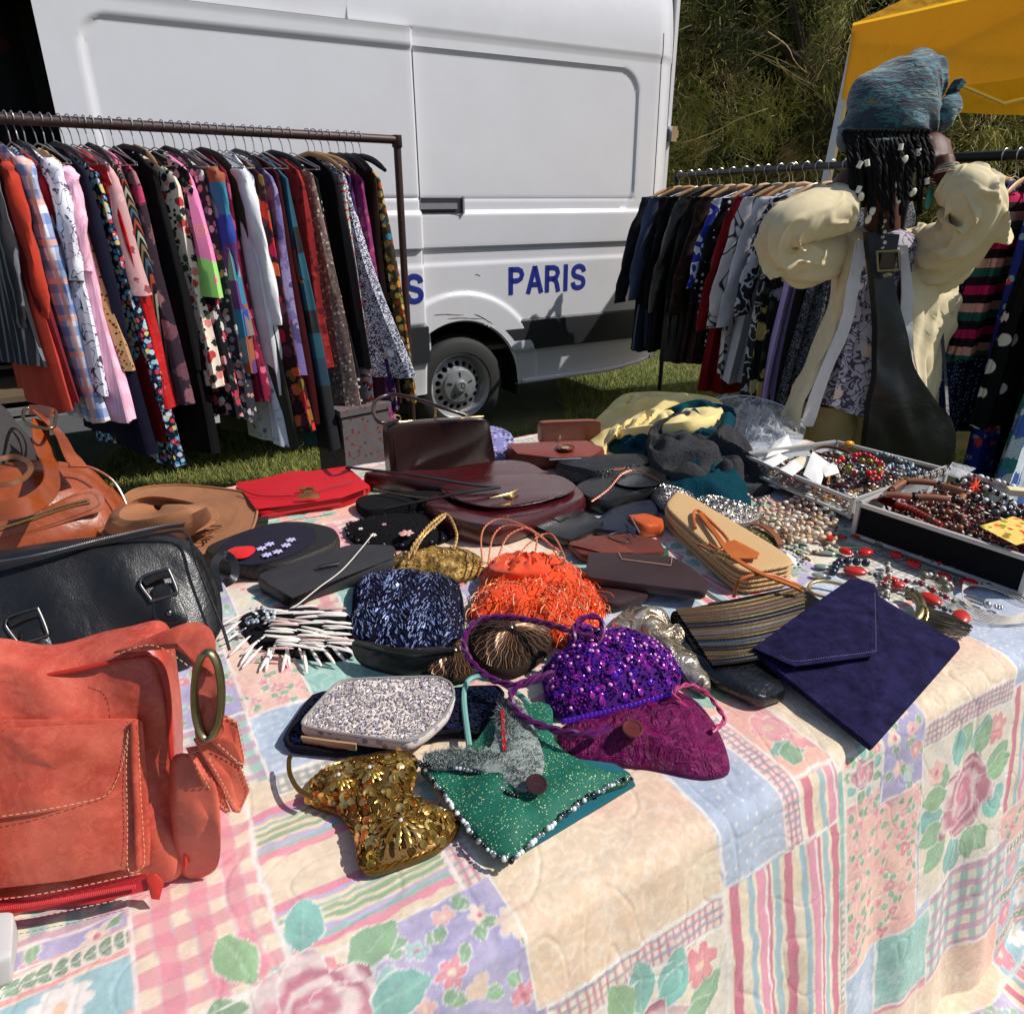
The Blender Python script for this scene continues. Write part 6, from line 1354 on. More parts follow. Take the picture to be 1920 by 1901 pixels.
for i,p in enumerate(resamp(cr([Q(x,y,.022) for x,y in ((786,1430),(828,1484),(868,1540),(912,1592),(955,1612),(978,1598),(1044,1540),(1112,1490),(1188,1458))],8),.0058)): place(rg.choice(bms),'bead',T,p +Vector((rg.gauss(0,.001),rg.gauss(0,.001),rg.uniform(0,.003))),None,rg.uniform(.65,1.25))
fur =fabric('grey_fur',rgb(136,144,138)); fo_ =[Q(x,y,h) for x,y,h in ((796,1414,.036),(850,1404,.04),(920,1400,.042),(932,1330,.04),(950,1310,.045),(980,1320,.045),(1014,1400,.042),(1018,1440,.04),(998,1468,.038),(975,1478,.036),(940,1460,.038),(880,1436,.038),(810,1436,.034))]
pdf =Pad(cr(fo_,4,True),UP,.008,.006,centre=Q(950,1420,.042)); q =pdf.build('fur_collar',fur,T)
rg2 =np.random.RandomState(3); n =5200; bs =[]; nn_ =[]
for i in range(n): p,nn2,t_,k_ =pdf.rnd(0,1.0,rg); bs.append(p -ORG[T.name]); nn_.append(nn2)
bs =np.array(bs); nn_ =np.array(nn_); d_ =unit(nn_ *.6+rg2.normal(0,.55,(n,3))+np.array([.1,-.5,0])); me_ =leaves_mesh('fur_hairs',bs,d_,unit(np.cross(d_,rg2.normal(0,1,(n,3)))),rg2.uniform(.004,.010,n),rg2.uniform(.0007,.0013,n),[fabric('fur_a',rgb(160,168,160)),fabric('fur_b',rgb(110,120,118))],rg2.choice(2,n),rg2.normal(0,.002,(n,3)))
link('fur_hairs',me_,None,q,'stuff')
for i,p in enumerate(resamp(cr([Q(x,y,.034) for x,y in ((786,1432),(830,1436),(880,1444),(920,1462),(950,1486),(975,1494))],8),.0056)): place(rg.choice(bms),'bead',T,p,None,rg.uniform(.6,1.2))
button(Q(1006,1470,.048),.0155,Vector((.1,-.3,1)),plain('maroon_button',rgb(50,18,16),.15,coat=.6),T)
MB().ribbon(cr([Q(x,y,.05) for x,y in ((942,1330),(944,1370),(946,1408))],4),.006,.003,UP).build('red_ribbon',plain('red_satin_ribbon',rgb(160,16,20),.35),T)
MB().tube(cr([Q(*p) for p in ((880,1400,.02),(870,1300,.02),(890,1270,.022),(940,1280,.02),(1000,1330,.02),(1010,1400,.02))],8),.005,7).build('strap',plain('teal_strap',rgb(110,160,150),.6),T)
# ---- gold sequin purse
gs =[shiny('gold_sequin',rgb(196,150,66),.2,.9),shiny('antique_gold_sequin',rgb(140,100,40),.25,.85),shiny('pale_gold_sequin',rgb(222,186,110),.15,.9)]
T,b,pd =flat('gold_sequin_purse','gold sequined fan shaped purse with flower rosettes near the table front','purse',((572,1492),(612,1440),(700,1418),(770,1416),(778,1440),(770,1490),(800,1520),(852,1540),(856,1562),(820,1600),(750,1628),(700,1642),(676,1630),(668,1580),(640,1530),(600,1512)),.014,.013,.026,plain('gold_net',rgb(110,80,36),.4,.6,var=.4,scale=200),smooth=True,noise=.003)
sq =MB(); sq.lathe((0,0,0),[(.0064,0),(.0062,.0008),(.0036,.0004),(.0004,-.0001)],(0,0,1),12); sqm =[sq.mesh('sequin',m_) for m_ in gs]
oval =MB().ell((0,0,0),(.0075,.0034,.0008),10,4); ovm =[oval.mesh('sequin',m_) for m_ in gs]
cen =[Q(752,1548,.045),Q(636,1462,.045),Q(694,1448,.045)]; rg =random.Random(31)
for c,R0 in zip(cen,(.030,.018,.018)):
    for ring_ in range(3 if R0 > .02 else 2):
        for k in range(12-ring_ *2 if R0 > .02 else 10):
            a =2*PI *k /(12-ring_ *2 if R0 > .02 else 10)+ring_ *.3; r_ =R0 *(1-ring_ *.33)*.85; place(rg.choice(ovm),'sequin',T,c +Vector((r_ *math.cos(a),r_ *math.sin(a),.002+ring_ *.0025)),Matrix.Rotation(a,3,'Z') @ Matrix.Rotation(.45,3,'Y'),.85+R0 *6)
    MB().ell(c +UP *.010,.003,8,6).build('centre_crystal',NT('crystal').done(rgb(230,226,214),.05,.3),T)
    MB().tube([c +UP *.007+Vector((.006*math.cos(a),.006*math.sin(a),0)) for a in np.linspace(0,2*PI,13)[:-1]],.0018,5,closed=True).build('centre_ring',gs[2],T)
cnt =0
while cnt < 230:
    p,nn2,t_,k_ =pd.rnd(.0026,.985,rg)
    if any((p -c).length < R0 *1.0 for c,R0 in zip(cen,(.034,.02,.02))): continue
    place(rg.choice(sqm),'sequin',T,p,aim(nn2 +Vector((rg.gauss(0,.30),rg.gauss(0,.30)-.25,0))),rg.uniform(.8,1.15)); cnt += 1
scatter_beads(pd,700,gs,.0010,.005,T,seed=22)
twist(pd.o[::1]+[pd.o[0]],.0028,gs[1],T,'braid_edge')
MB().ribbon(cr([Q(*p) for p in ((586,1496,.03),(560,1480,.03),(544,1452,.028),(542,1425,.03),(546,1416,.034))],6),.007,.003,UP).build('strap',gs[1],T)
# ---- upright dark brown frame handbag
brn =leather('oxblood_brown_leather',rgb(44,23,22),.3,.0003,500,.001,.2,coat=.3)
T =thing('frame_handbag','upright dark brown frame handbag with arched handle and brass clasp','handbag',Q(830,900))
cs =[Q(742,922),Q(935,872),Q(742,922)+E2 *.09,Q(935,872)+E2 *.09,Q(722,795,.205),Q(918,784,.19),Q(722,795,.205)+E2 *.035,Q(918,784,.19)+E2 *.035]
rbox(cs,9,18,.001,10,4).build('body',brn,T)
pl,nf =plane3(cs[0],cs[1],cs[4])
MB().tube([pl(722,793,.000),pl(820,786,.002),pl(906,781,.0)],.0032,8).build('frame',M['gold'],T)
for (x,y) in ((742,790),(868,780)): MB().tube([pl(x +8*math.cos(a),y -6+6*math.sin(a),.004) for a in np.linspace(0,6.28,13)[:-1]],.002,6,closed=True).build('handle_ring',M['gold'],T)
MB().tube(cr([Q(*p) for p in ((745,788,.21),(712,792,.22),(700,770,.235),(706,750,.25),(735,740,.255),(780,748,.25),(830,765,.235),(872,778,.21))],6),.0055,9).build('handle',brn,T)
MB().tube([pl(815,786,.0),pl(816,768,.004)],.004,8).ell(pl(816,765,.004),.006,8,6).build('clasp',M['gold'],T)
MB().tube(cr([pl(x,y,.003) for x,y in ((736,800),(742,860),(750,918))],4),.0016,6).build('side_piping',brn,T)
# ---- burgundy flap bag
bur =leather('burgundy_leather',rgb(66,15,19),.26,.0003,600,.0015,.25,coat=.5)
T,b,pd =flat('burgundy_flap_bag','burgundy leather shoulder bag with rounded flap and gold turn clasp','handbag',((800,955),(850,1005),(930,1020),(1000,1000),(1080,955),(1090,925),(1040,890),(930,900),(850,920)),.06,.06,.004,bur,smooth=True)
fl1 =Pad(cr([Q(*p) for p in ((830,912,.072),(850,934,.075),(920,950,.076),(1000,940,.076),(1062,926,.075),(1078,912,.072),(1060,898,.072),(1010,888,.075),(900,895,.076))],6,True),UP,.004,.006).build('flap',bur,T)
MB().tube(cr([Q(*p) for p in ((834,918,.072),(860,938,.075),(930,952,.076),(1010,942,.076),(1070,922,.073))],6),.0022,7).build('flap_piping',leather('burgundy_edge',rgb(40,10,12),.3),fl1)
q =MB().lathe(Q(955,930,.080),[(.017,0),(.017,.003),(.014,.005),(.0005,.006)],UP,24).build('clasp_plate',M['gold'],T); MB().tube([Q(918,934,.089),Q(955,926,.092),Q(972,918,.089)],[.002,.005,.003],8).build('turn_bar',M['gold'],q)
T,b,pd =flat('burgundy_handbag','dark oxblood handbag lying open under the frame handbag','handbag',((688,905),(760,925),(860,935),(1016,905),(1018,888),(985,866),(930,864),(800,890),(720,892)),.055,.055,.004,bur,smooth=True)
MB().tube(cr([Q(*p) for p in ((700,916,.05),(780,932,.05),(880,934,.05),(1010,908,.06))],6),.002,7).build('piping',M['gold'],T)
# ---- black strap and its black purse
T,b,pd =flat('black_strap_purse','black suede purse with a long flat strap reaching over the burgundy bags','purse',((670,952),(690,972),(740,965),(820,940),(860,928),(800,920),(720,925),(680,930)),.03,.03,.006,fabric('black_suede',rgb(20,20,21),.9),smooth=True)
MB().ribbon(cr([Q(*p) for p in ((650,876,.06),(720,884,.08),(800,895,.095),(880,908,.095),(935,914,.09))],6),.012,.004,UP).ribbon(cr([Q(*p) for p in ((720,955,.04),(800,938,.07),(880,922,.092),(938,914,.092))],6),.012,.004,UP).build('strap',M['black'],T)
# ---- russet clutch with medallion
rus =leather('russet_leather',rgb(122,52,38),.38,.0003,500,.0015,.2)
T,b,pd =flat('russet_clutch','russet leather clutch with a round embossed medallion behind the burgundy bag','clutch',((950,840),(962,868),(1010,880),(1120,866),(1132,842),(1090,826),(1020,828)),.05,.05,.004,rus,smooth=False)
Pad(dens([Q(*p) for p in ((952,832,.066),(970,850,.064),(1040,858,.062),(1110,856,.062),(1128,842,.064),(1100,826,.07),(1030,828,.07))],5),UP,.004,.005).build('flap',rus,T)
q =MB().lathe(Q(1060,840,.074),[(.030,0),(.030,.003),(.025,.005),(.024,.0035),(.016,.0035),(.015,.005),(.0005,.0055)],UP,30).build('medallion',leather('russet_dark',rgb(100,36,26),.35),T)
MB().lathe(Q(1060,840,.080),[(.013,0),(.013,.002),(.008,.003),(.0005,.0022)],UP,24).build('gold_crest',M['gold'],q); MB().tube([Q(1030,862,.066),Q(1090,860,.066)],.003,6).build('clasp',M['silver'],T)
# ---- reptile print bag behind
crc =NT('reptile'); cv =crc.vor(90,rnd=.3,feature='DISTANCE_TO_EDGE'); crc.bump(cv.outputs[0],.8,.002); crm =crc.done(crc.mix(crc.noise(8,3).outputs[0],rgb(104,52,34),rgb(160,92,66)),.4)
T =thing('reptile_print_bag','brown reptile print handbag standing at the back edge of the table','handbag',Q(1080,830))
cs =[Q(1020,838),Q(1128,832),Q(1020,838)+E2 *.05,Q(1128,832)+E2 *.05,Q(1014,792,.10),Q(1130,788,.10),Q(1014,792,.10)+E2 *.03,Q(1130,788,.10)+E2 *.03]
rbox(cs,8,10).build('body',crm,T); MB().tube([Q(1049,826,.08),Q(1051,818,.085)],.004,6).build('clasp',M['gold'],T)
# ---- floral box and a blue cloth bundle at the back
T =thing('floral_box','grey box covered in small red flowers behind the table under the left rack','box',(-.62,3.62,0))
rbx =Matrix.Rotation(.7,3,'Z'); flb =floral('box_floral',rgb(92,88,88),[rgb(104,52,52),rgb(120,76,74)],46,.34,wob=.6)
MB().box((-.78,3.40,.31),(.25,.28,.62),rbx).build('box_side',flb,T,smooth=False); MB().box((-.78,3.40,.635),(.27,.30,.03),rbx).build('lid',flb,T,smooth=False)
T,b,pd =flat('printed_scarf','small lavender and navy printed scarf behind the frame handbag','scarf',((905,860),(950,862),(962,830),(945,805),(910,800)),.04,.04,.006,floral('lav_scarf',rgb(120,116,160),[rgb(40,40,80),rgb(170,170,200)],60,.4),'cloth',True,.012)
# ---- black textured bag with silver lock
ost =NT('ostrich_black'); ov =ost.vor(150); ost.bump(ov.outputs['Distance'],.9,.003); osm =ost.done((.014,.014,.016),.38)
T,b,pd =flat('textured_black_bag','black bumpy leather bag with a square silver lock','handbag',((1045,870),(1056,900),(1120,915),(1200,898),(1232,870),(1200,850),(1120,852)),.06,.06,.006,osm,smooth=False,noise=.003)
MB().box(Q(1160,882,.069),(.034,.020,.004),Matrix.Rotation(.2,3,'Z')).build('lock_plate',M['silver'],T,smooth=False); MB().tube([Q(1150,880,.075),Q(1172,878,.075)],.0035,6).build('lock_bar',plain('copper',rgb(170,100,70),.3,.8),T)
# ---- round-flap black purse with chain
T,b,pd =flat('round_flap_purse','smooth black purse with half round flap and thin red chain','purse',((1080,930),(1130,962),(1200,940),(1250,920),(1248,895),(1200,880),(1130,890)),.045,.045,.006,M['blackleather'],smooth=True)
o_ =Pad(cr([Q(*p) for p in ((1150,900,.058),(1180,912,.058),(1230,908,.058),(1250,890,.056),(1228,876,.06),(1180,878,.06))],5,True),UP,.004,.004).build('flap',leather('smooth_black',rgb(16,16,17),.25,.0002,600,.001,coat=.3),T)
cpath =resamp(cr([Q(*p) for p in ((1110,940,.056),(1140,918,.06),(1165,890,.066),(1190,882,.068),(1220,892,.066),(1240,904,.06))],6),.006); lk =MB().tube([(.0035*math.cos(a),.002*math.sin(a),0) for a in np.linspace(0,6.28,9)[:-1]],.0008,4,closed=True).mesh('chain_link',plain('rose_gold',rgb(180,110,90),.3,.8))
for i,(a,b2) in enumerate(zip(cpath,cpath[1:])): place(lk,'chain_link',T,a,(b2 -a).to_track_quat('X','Z' if i % 2 else 'Y'))
# ---- wallets
T,b,pd =flat('tab_wallet','pebbled black wallet with a snap tab','wallet',((996,990),(1050,1022),(1070,1026),(1132,985),(1120,972),(1068,948),(1040,960)),.03,.024,.004,leather('pebble_black',rgb(18,18,19),.3,.0012,300,.002,coat=.3),smooth=False)
Pad(dens([Q(*p) for p in ((1032,968,.036),(1050,978,.036),(1068,968,.036),(1050,960,.036))],3),UP,.003,.001).build('tab',M['blackleather'],T)
T,b,pd =flat('navy_leather_pouch','dark navy leather pouch under the black purses','pouch',((1100,1000),(1180,1010),(1236,975),(1225,935),(1150,950)),.022,.02,.004,leather('navy_leather',rgb(22,26,44),.4),smooth=False)
T,b,pd =flat('chestnut_wallet','chestnut leather wallet with triangular flap and metal loop','wallet',((1064,1020),(1090,1052),(1160,1052),(1246,1046),(1236,1012),(1180,1000),(1120,1004)),.026,.02,.003,leather('chestnut',rgb(98,40,28),.45),smooth=False)
Pad(dens([Q(*p) for p in ((1066,1020,.031),(1130,1036,.031),(1190,1036,.031),(1150,1010,.031),(1110,1004,.031))],4),UP,.002,.002).build('flap',leather('chestnut_b',rgb(112,50,34),.45),T)
MB().tube(cr([Q(*p) for p in ((1140,1005,.033),(1160,998,.034),(1180,1004,.034),(1180,1014,.033),(1164,1016,.033))],4,True),.0018,6,closed=True).build('loop',M['dark_steel'],T)
dkb =leather('dark_brown_leather',rgb(50,30,30),.5,.0005,400,.0015,.2)
T,b,pd =flat('small_brown_wallet','small dark brown wallet below the long one','wallet',((1096,1100),(1110,1128),(1150,1146),(1216,1120),(1200,1098)),.022,.02,.003,dkb,smooth=False)
T,b,pd =flat('long_brown_wallet','long plain dark brown leather wallet with stitched tab','wallet',((1100,1080),(1104,1094),(1220,1112),(1318,1124),(1326,1104),(1290,1062),(1258,1042),(1104,1034)),.042,.022,.003,dkb,smooth=False)
MB().tube([Q(*p) for p in ((1160,1036,.047),(1166,1048,.047),(1258,1060,.047),(1260,1046,.047))],.0009,5).build('tab_seam',THR,T)
T,b,pd =flat('green_leather_leaf','small emerald green leather piece shaped like a leaf','leather piece',((1205,1030),(1212,1044),(1240,1050),(1252,1046),(1246,1028),(1220,1020)),.016,.014,.003,leather('emerald',rgb(18,92,60),.35),smooth=True)
T,b,pd =flat('orange_coin_purse','small bright orange brown leather coin purse beside the straw clutch','coin purse',((1178,966),(1190,996),(1206,1006),(1240,1004),(1242,976),(1210,962)),.036,.036,.004,leather('orange_leather',rgb(200,84,30),.38),smooth=False)
MB().tube([Q(1184,972,.04),Q(1200,1000,.04)],.0025,6).build('clasp_edge',M['silver'],T)
# ---- silver mesh purses
smn =NT('silver_mesh'); sv =smn.vor(330); smn.bump(sv.outputs['Distance'],.9,.002); sme =smn.done(smn.mix(smn.noise(50,3).outputs[0],rgb(90,80,76),rgb(176,168,160)),.35,.6)
T,b,pd =flat('silver_mesh_purse','silver chainmail purse touching the teal knit','purse',((1222,910),(1226,940),(1250,960),(1300,962),(1300,935),(1262,918)),.03,.02,.022,sme,smooth=True,noise=.006); scatter_beads(pd,700,[M['silver'],M['dark_steel']],.0014,.004,T)
T,b,pd =flat('silver_mesh_purse','broad silver beaded purse between the straw clutch and the shell necklaces','purse',((1300,940),(1302,975),(1350,990),(1410,985),(1422,965),(1380,945),(1330,932)),.024,.018,.022,sme,smooth=True,noise=.006); scatter_beads(pd,900,[M['silver'],M['dark_steel']],.0014,.004,T)
for k in range(9): a =k *.7; MB().ell(Q(1335,962,.054)+Vector((.008*math.cos(a),.008*math.sin(a),0)),.0028,7,5).build('bead',M['silver'],T)
# ---- straw clutch with tan trims
stw =NT('woven_straw'); sp =stw.n('ShaderNodeSeparateXYZ'); mpv =stw.P(rot=(0,0,.92)); stw.l(mpv,sp.inputs[0]); ln =stw.math('SINE',stw.math('MULTIPLY',sp.outputs[0],1100)); ln2 =stw.math('SINE',stw.math('MULTIPLY',sp.outputs[1],1500))
stw.bump(stw.math('MULTIPLY',ln,ln2),.7,.001); stm =stw.done(stw.mix(stw.math('MULTIPLY_ADD',ln,.35,.4),rgb(196,152,98),rgb(226,190,140)),.75)
T =thing('straw_clutch','folded straw clutch trimmed in tan leather with a buckle strap','clutch',Q(1320,1040))
cs =[Q(1240,990),Q(1380,1122),Q(1262,960),Q(1500,1100),Q(1238,968,.05),Q(1384,1104,.055),Q(1262,945,.05),Q(1462,1082,.05)]
for k in range(5):
    f =k /5; sh =lambda p: p; a0 =[c.copy() for c in cs]
    lo =f *.058; hi =(f +.19)*.058
    z =lambda c,h: Vector((c.x,c.y,TZ +h))
    d =(cs[1]-cs[0]).normalized(); side =Vector((-d.y,d.x,0))*.004*math.sin(k *1.7)
    c8 =[z(Q(1240,985),lo)+side,z(Q(1382,1118),lo)+side,z(Q(1268,950),lo),z(Q(1498,1096),lo),z(Q(1240,985),hi)+side,z(Q(1382,1118),hi)+side,z(Q(1268,950),hi),z(Q(1498,1096),hi)]
    rbox(c8,6,10).build('straw_fold',stm,T)
tl =leather('tan_trim',rgb(176,92,40),.35,.0003,500,.001)
MB().tube(cr([Q(*p) for p in ((1376,1118,.01),(1384,1092,.05),(1406,1080,.062),(1444,1078,.06),(1492,1096,.04),(1500,1102,.01))],6),.0045,8).build('edge_binding',tl,T)
MB().tube(cr([Q(*p) for p in ((1304,990,.064),(1300,965,.066),(1310,958,.066),(1340,985,.068),(1366,1015,.068),(1352,1032,.068),(1330,1020,.068))],6),.004,8).build('strap',tl,T)
MB().ribbon(cr([Q(*p) for p in ((1312,962,.068),(1345,1005,.070),(1370,1040,.070),(1420,1072,.070),(1490,1100,.062),(1500,1108,.05))],6),.012,.004,UP).build('strap',tl,T)
Pad(dens([Q(*p) for p in ((1354,1018,.072),(1372,1046,.072),(1420,1046,.070),(1424,1036,.070),(1390,1018,.070),(1378,1012,.072))],4),UP,.003,.002).build('leather_patch',tl,T)
MB().ell(Q(1322,1026,.066),(.022,.010,.005),14,6,Matrix.Rotation(-.8,3,'Z')).build('wrapped_end',leather('dark_tan',rgb(104,56,30),.4),T)
for pts in (((1310,1018),(1330,1030),(1350,1034),(1372,1044)),((1312,1026),(1334,1040),(1356,1046),(1376,1056))): twist([Q(x,y,.074) for x,y in pts],.0022,M['gold'],T,'chain')
# ---- zipper clutch
T =thing('zipper_clutch','clutch made of rows of dark and metallic zippers under the navy suede envelope','clutch',Q(1390,1170))
O =[(1262,1146),(1300,1215),(1340,1246),(1440,1240),(1530,1180),(1545,1130),(1500,1098)]
pd =Pad(dens([Q(x,y,.032) for x,y in O],5),UP,.032,.003); pd.build('body',fabric('zip_black',rgb(16,16,18)),T)
zc =[fabric('zip_tape_%s' % n_,c) for n_,c in (('black',rgb(28,27,28)),('brown',rgb(92,66,44)),('blue',rgb(60,70,92)),('grey',rgb(84,80,78)),('green',rgb(44,66,58)))]; rg =random.Random(77)
for r in range(17):
    f =r /16; A_ =Vector((1268+66*f,1144+100*f)); B_ =Vector((1506+30*f -60*f *f,1100+118*f))
    pth =[Q(A_.x +(B_.x -A_.x)*g,A_.y +(B_.y -A_.y)*g +9*math.sin(PI *g)*(1 if f < .9 else .5),.036+.0015*(r % 2)+.004*math.sin(PI *g)) for g in np.linspace(0,1,12)]
    tp_ =MB().ribbon(pth,.0115,.0018,UP).build('zipper',zc[rg.choice((0,0,0,1,1,2,0,3,0,4))],T)
    dashes([p +UP *.0014 for p in pth],.0034,.0013,.0014,UP).build('zip_teeth',(M['dark_steel'],M['brass'],M['brass'],M['dark_steel'])[rg.randrange(4)],tp_,kind='stuff')
T,b,pd =flat('black_crinkle_clutch','crinkled shiny black leather clutch poking out below the zipper clutch','clutch',((1262,1180),(1290,1230),(1340,1290),(1420,1326),(1470,1312),(1440,1250),(1340,1240)),.024,.022,.008,leather('crinkle_black',rgb(16,16,17),.28,.003,90,.008,coat=.3),smooth=False,noise=.006)
# ---- metallic scarf
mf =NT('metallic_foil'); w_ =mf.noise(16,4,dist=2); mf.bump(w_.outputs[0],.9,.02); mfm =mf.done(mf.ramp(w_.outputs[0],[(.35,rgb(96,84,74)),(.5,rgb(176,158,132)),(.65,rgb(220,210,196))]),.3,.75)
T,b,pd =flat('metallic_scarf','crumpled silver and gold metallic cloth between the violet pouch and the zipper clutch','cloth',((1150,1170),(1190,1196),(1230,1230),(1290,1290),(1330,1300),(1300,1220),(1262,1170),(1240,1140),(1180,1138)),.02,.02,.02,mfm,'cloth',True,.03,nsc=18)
# ---- navy suede envelope, its corner hanging past the edge
nvs =NT('navy_suede'); s1 =nvs.noise(26,6,rough=.7); nvs.bump(nvs.noise(300,3).outputs[0],.3,.001); nvs.bump(nvs.noise(9,2).outputs[0],.5,.008); nvm =nvs.done(nvs.mix(nvs.ramp(s1.outputs[0],[(.35,(0,0,0)),(.68,(1,1,1))]),rgb(18,16,40),rgb(40,36,74)),.95,spec=.08)
T =thing('suede_envelope','large navy blue suede envelope clutch with its corner over the table edge','clutch',Q(1600,1240))
eo =[Q(*p) for p in ((1412,1218,.045),(1500,1290,.030),(1634,1398,.018),(1640,1394,.018),(1800,1212,.030),(1798,1204,.032),(1700,1150,.04),(1600,1088,.055),(1596,1084,.056),(1500,1150,.055))]
Pad(dens(eo,7),(UP *1+VN *.15),.012,.006,noise=.005,nscale=12).build('body',nvm,T)
fo2 =[Q(*p) for p in ((1412,1214,.053),(1470,1240,.052),(1490,1248,.052),(1640,1228,.054),(1650,1214,.056),(1648,1150,.062),(1646,1110,.064),(1640,1096,.064),(1610,1084,.064),(1590,1090,.064),(1500,1150,.060))]
fpd =Pad(dens(fo2,5),UP,.003,.006,noise=.004,nscale=12); q =fpd.build('flap',nvm,T)
dashes(cr([Q(*p) for p in ((1462,1230,.062),(1490,1240,.063),(1560,1232,.066),(1636,1222,.065),(1642,1212,.066),(1641,1150,.071),(1640,1110,.071))],8),.0010,.0028,.0018,UP,.0012).build('stitching',plain('lavender_thread',rgb(120,116,150),.8),q,kind='stuff')
# ---- three heaped knits
def heap(name,label,cat,pts,h,mat,seed,nz_=.05,nsc=9,bulge=.05,thick=None,rings=22,n=9):
    o =cr([Q(*p) if len(p) == 3 else Q(p[0],p[1],h) for p in pts],n,True); c =sum(o,Vector())/len(o)
    T =thing(name,label,cat,(c.x,c.y,TZ)); pd =Pad(o,UP,thick or h,bulge,rings=rings,noise=0,power=3)
    old =pd.at
    def at(t,k):
        p =old(t,k); w =min(1,(1-t)*4+.1)
        s1 =mnoise.noise(p *nsc +Vector((seed,0,0))); q =p *nsc *.8+Vector((s1 *1.6,seed,s1))
        rid =math.sin(mnoise.noise(q)*5.5)
        return p +UP *(nz_ *w *rid)+Vector((.25,-.4,0))*nz_ *rid *.6
    pd.at =at; pd.build('cloth',mat,T); return T,pd
def wool(nm,c,fz=.004):
    t =NT(nm); n1 =t.noise(140,4,rough=.75); t.bump(n1.outputs[0],1.0,fz); t.bump(t.noise(30,3,dist=1).outputs[0],.6,.008); return t.done(t.mix(n1.outputs[0],dk(c,.5),dk(c,1.4)),.95,spec=.1)
heap('yellow_shawl','pale yellow linen shawl heaped on the knitwear','shawl',((1098,812,.02),(1130,838,.03),(1150,810,.06),(1200,800,.10),(1290,790,.15),(1345,775,.14),(1350,752,.13),(1300,738,.15),(1220,735,.14),(1170,740,.12),(1135,770,.07)),.05,fabric('yellow_linen',rgb(232,206,134),folds=.008),3,.016,9,.012,thick=.05)
heap('teal_sweater','dark teal fluffy sweater in the heap of knitwear','sweater',((1140,830,.02),(1200,850,.04),(1230,900,.02),(1260,940,.015),(1340,950,.02),(1400,945,.015),(1400,915,.03),(1340,890,.06),(1370,800,.10),(1378,770,.12),(1330,752,.14),(1290,752,.15),(1220,780,.11)),.04,wool('teal_wool',rgb(8,58,70)),8,.022,10,.025,thick=.04)
heap('grey_sweater','charcoal grey wool sweater on top of the teal one','sweater',((1218,830,.10),(1230,870,.07),(1290,890,.07),(1360,905,.05),(1430,915,.02),(1448,900,.02),(1420,860,.05),(1400,820,.08),(1370,800,.11),(1330,780,.13),(1270,775,.13),(1225,795,.12)),.05,wool('grey_wool',rgb(58,58,60)),15,.024,10,.022,thick=.05)
# ---- clear plastic bags
cp =NT('clear_plastic'); cp.bump(cp.noise(30,3,dist=2).outputs[0],.8,.012); trn =cp.n('ShaderNodeBsdfTransparent'); mx =cp.n('ShaderNodeMixShader'); lw =cp.n('ShaderNodeLayerWeight'); lw.inputs[0].default_value =.35; cp.l(cp.bumpn,lw.inputs['Normal'])
cp.done(rgb(226,228,230),.12); fm_ =cp.math('MULTIPLY_ADD',lw.outputs['Facing'],.5,.06); cp.l(fm_,mx.inputs[0]); cp.l(trn.outputs[0],mx.inputs[1]); cp.l(cp.b.outputs[0],mx.inputs[2]); cp.l(mx.outputs[0],cp.t.nodes['Material Output'].inputs[0]); M['plastic'] =cp.m
heap('clear_plastic_bag','crumpled clear plastic bag between the knitwear and the tray','plastic bag',((1370,800,.03),(1400,850,.02),(1440,862,.02),(1474,850,.02),(1470,820,.04),(1430,775,.08),(1385,765,.08),(1362,770,.06)),.03,M['plastic'],4,.035,22,.03,thick=.03)
T,pd_ =heap('jewellery_bag','zip plastic bag with brown and amber jewellery inside','plastic bag',((1400,790,.03),(1470,830,.02),(1500,820,.02),(1508,795,.04),(1480,770,.07),(1400,748,.09),(1350,742,.09),(1340,756,.07)),.03,M['plastic'],9,.012,18,.03,thick=.03)
MB().tube(cr([Q(*p) for p in ((1340,750,.10),(1400,742,.11),(1470,762,.09),(1505,790,.06))],6),.0022,6).build('zip_edge',plain('zip_clear',rgb(200,204,210),.3),T)
jb =MB().ell((0,0,0),.006,8,5); rg =random.Random(5)
for m_ in (plain('amber',rgb(176,96,20),.2),plain('wine_bead',rgb(70,26,22),.3)):
    mm =jb.mesh('bead',m_)
    for k in range(22): place(mm,'bead',T,Q(1400+rg.random()*90,778+rg.random()*34,.02+rg.random()*.02),None,(rg.uniform(.6,1.3),)*3)
# ---- white carton corner
T =thing('white_carton','corner of a pale grey box at the lower left edge of the photo','box',Q(-10,1760)); c0 =Q(34,1838,.0)
cs =[Q(-160,1900),Q(34,1842)-E1 *.005,Q(-160,1750),Q(38,1752),Q(-160,1860,.045),Q(22,1790,.045),Q(-160,1720,.045),Q(26,1706,.045)]
rbox(cs,16,8).build('carton_body',plain('grey_card',rgb(190,188,184),.8,var=.05),T)
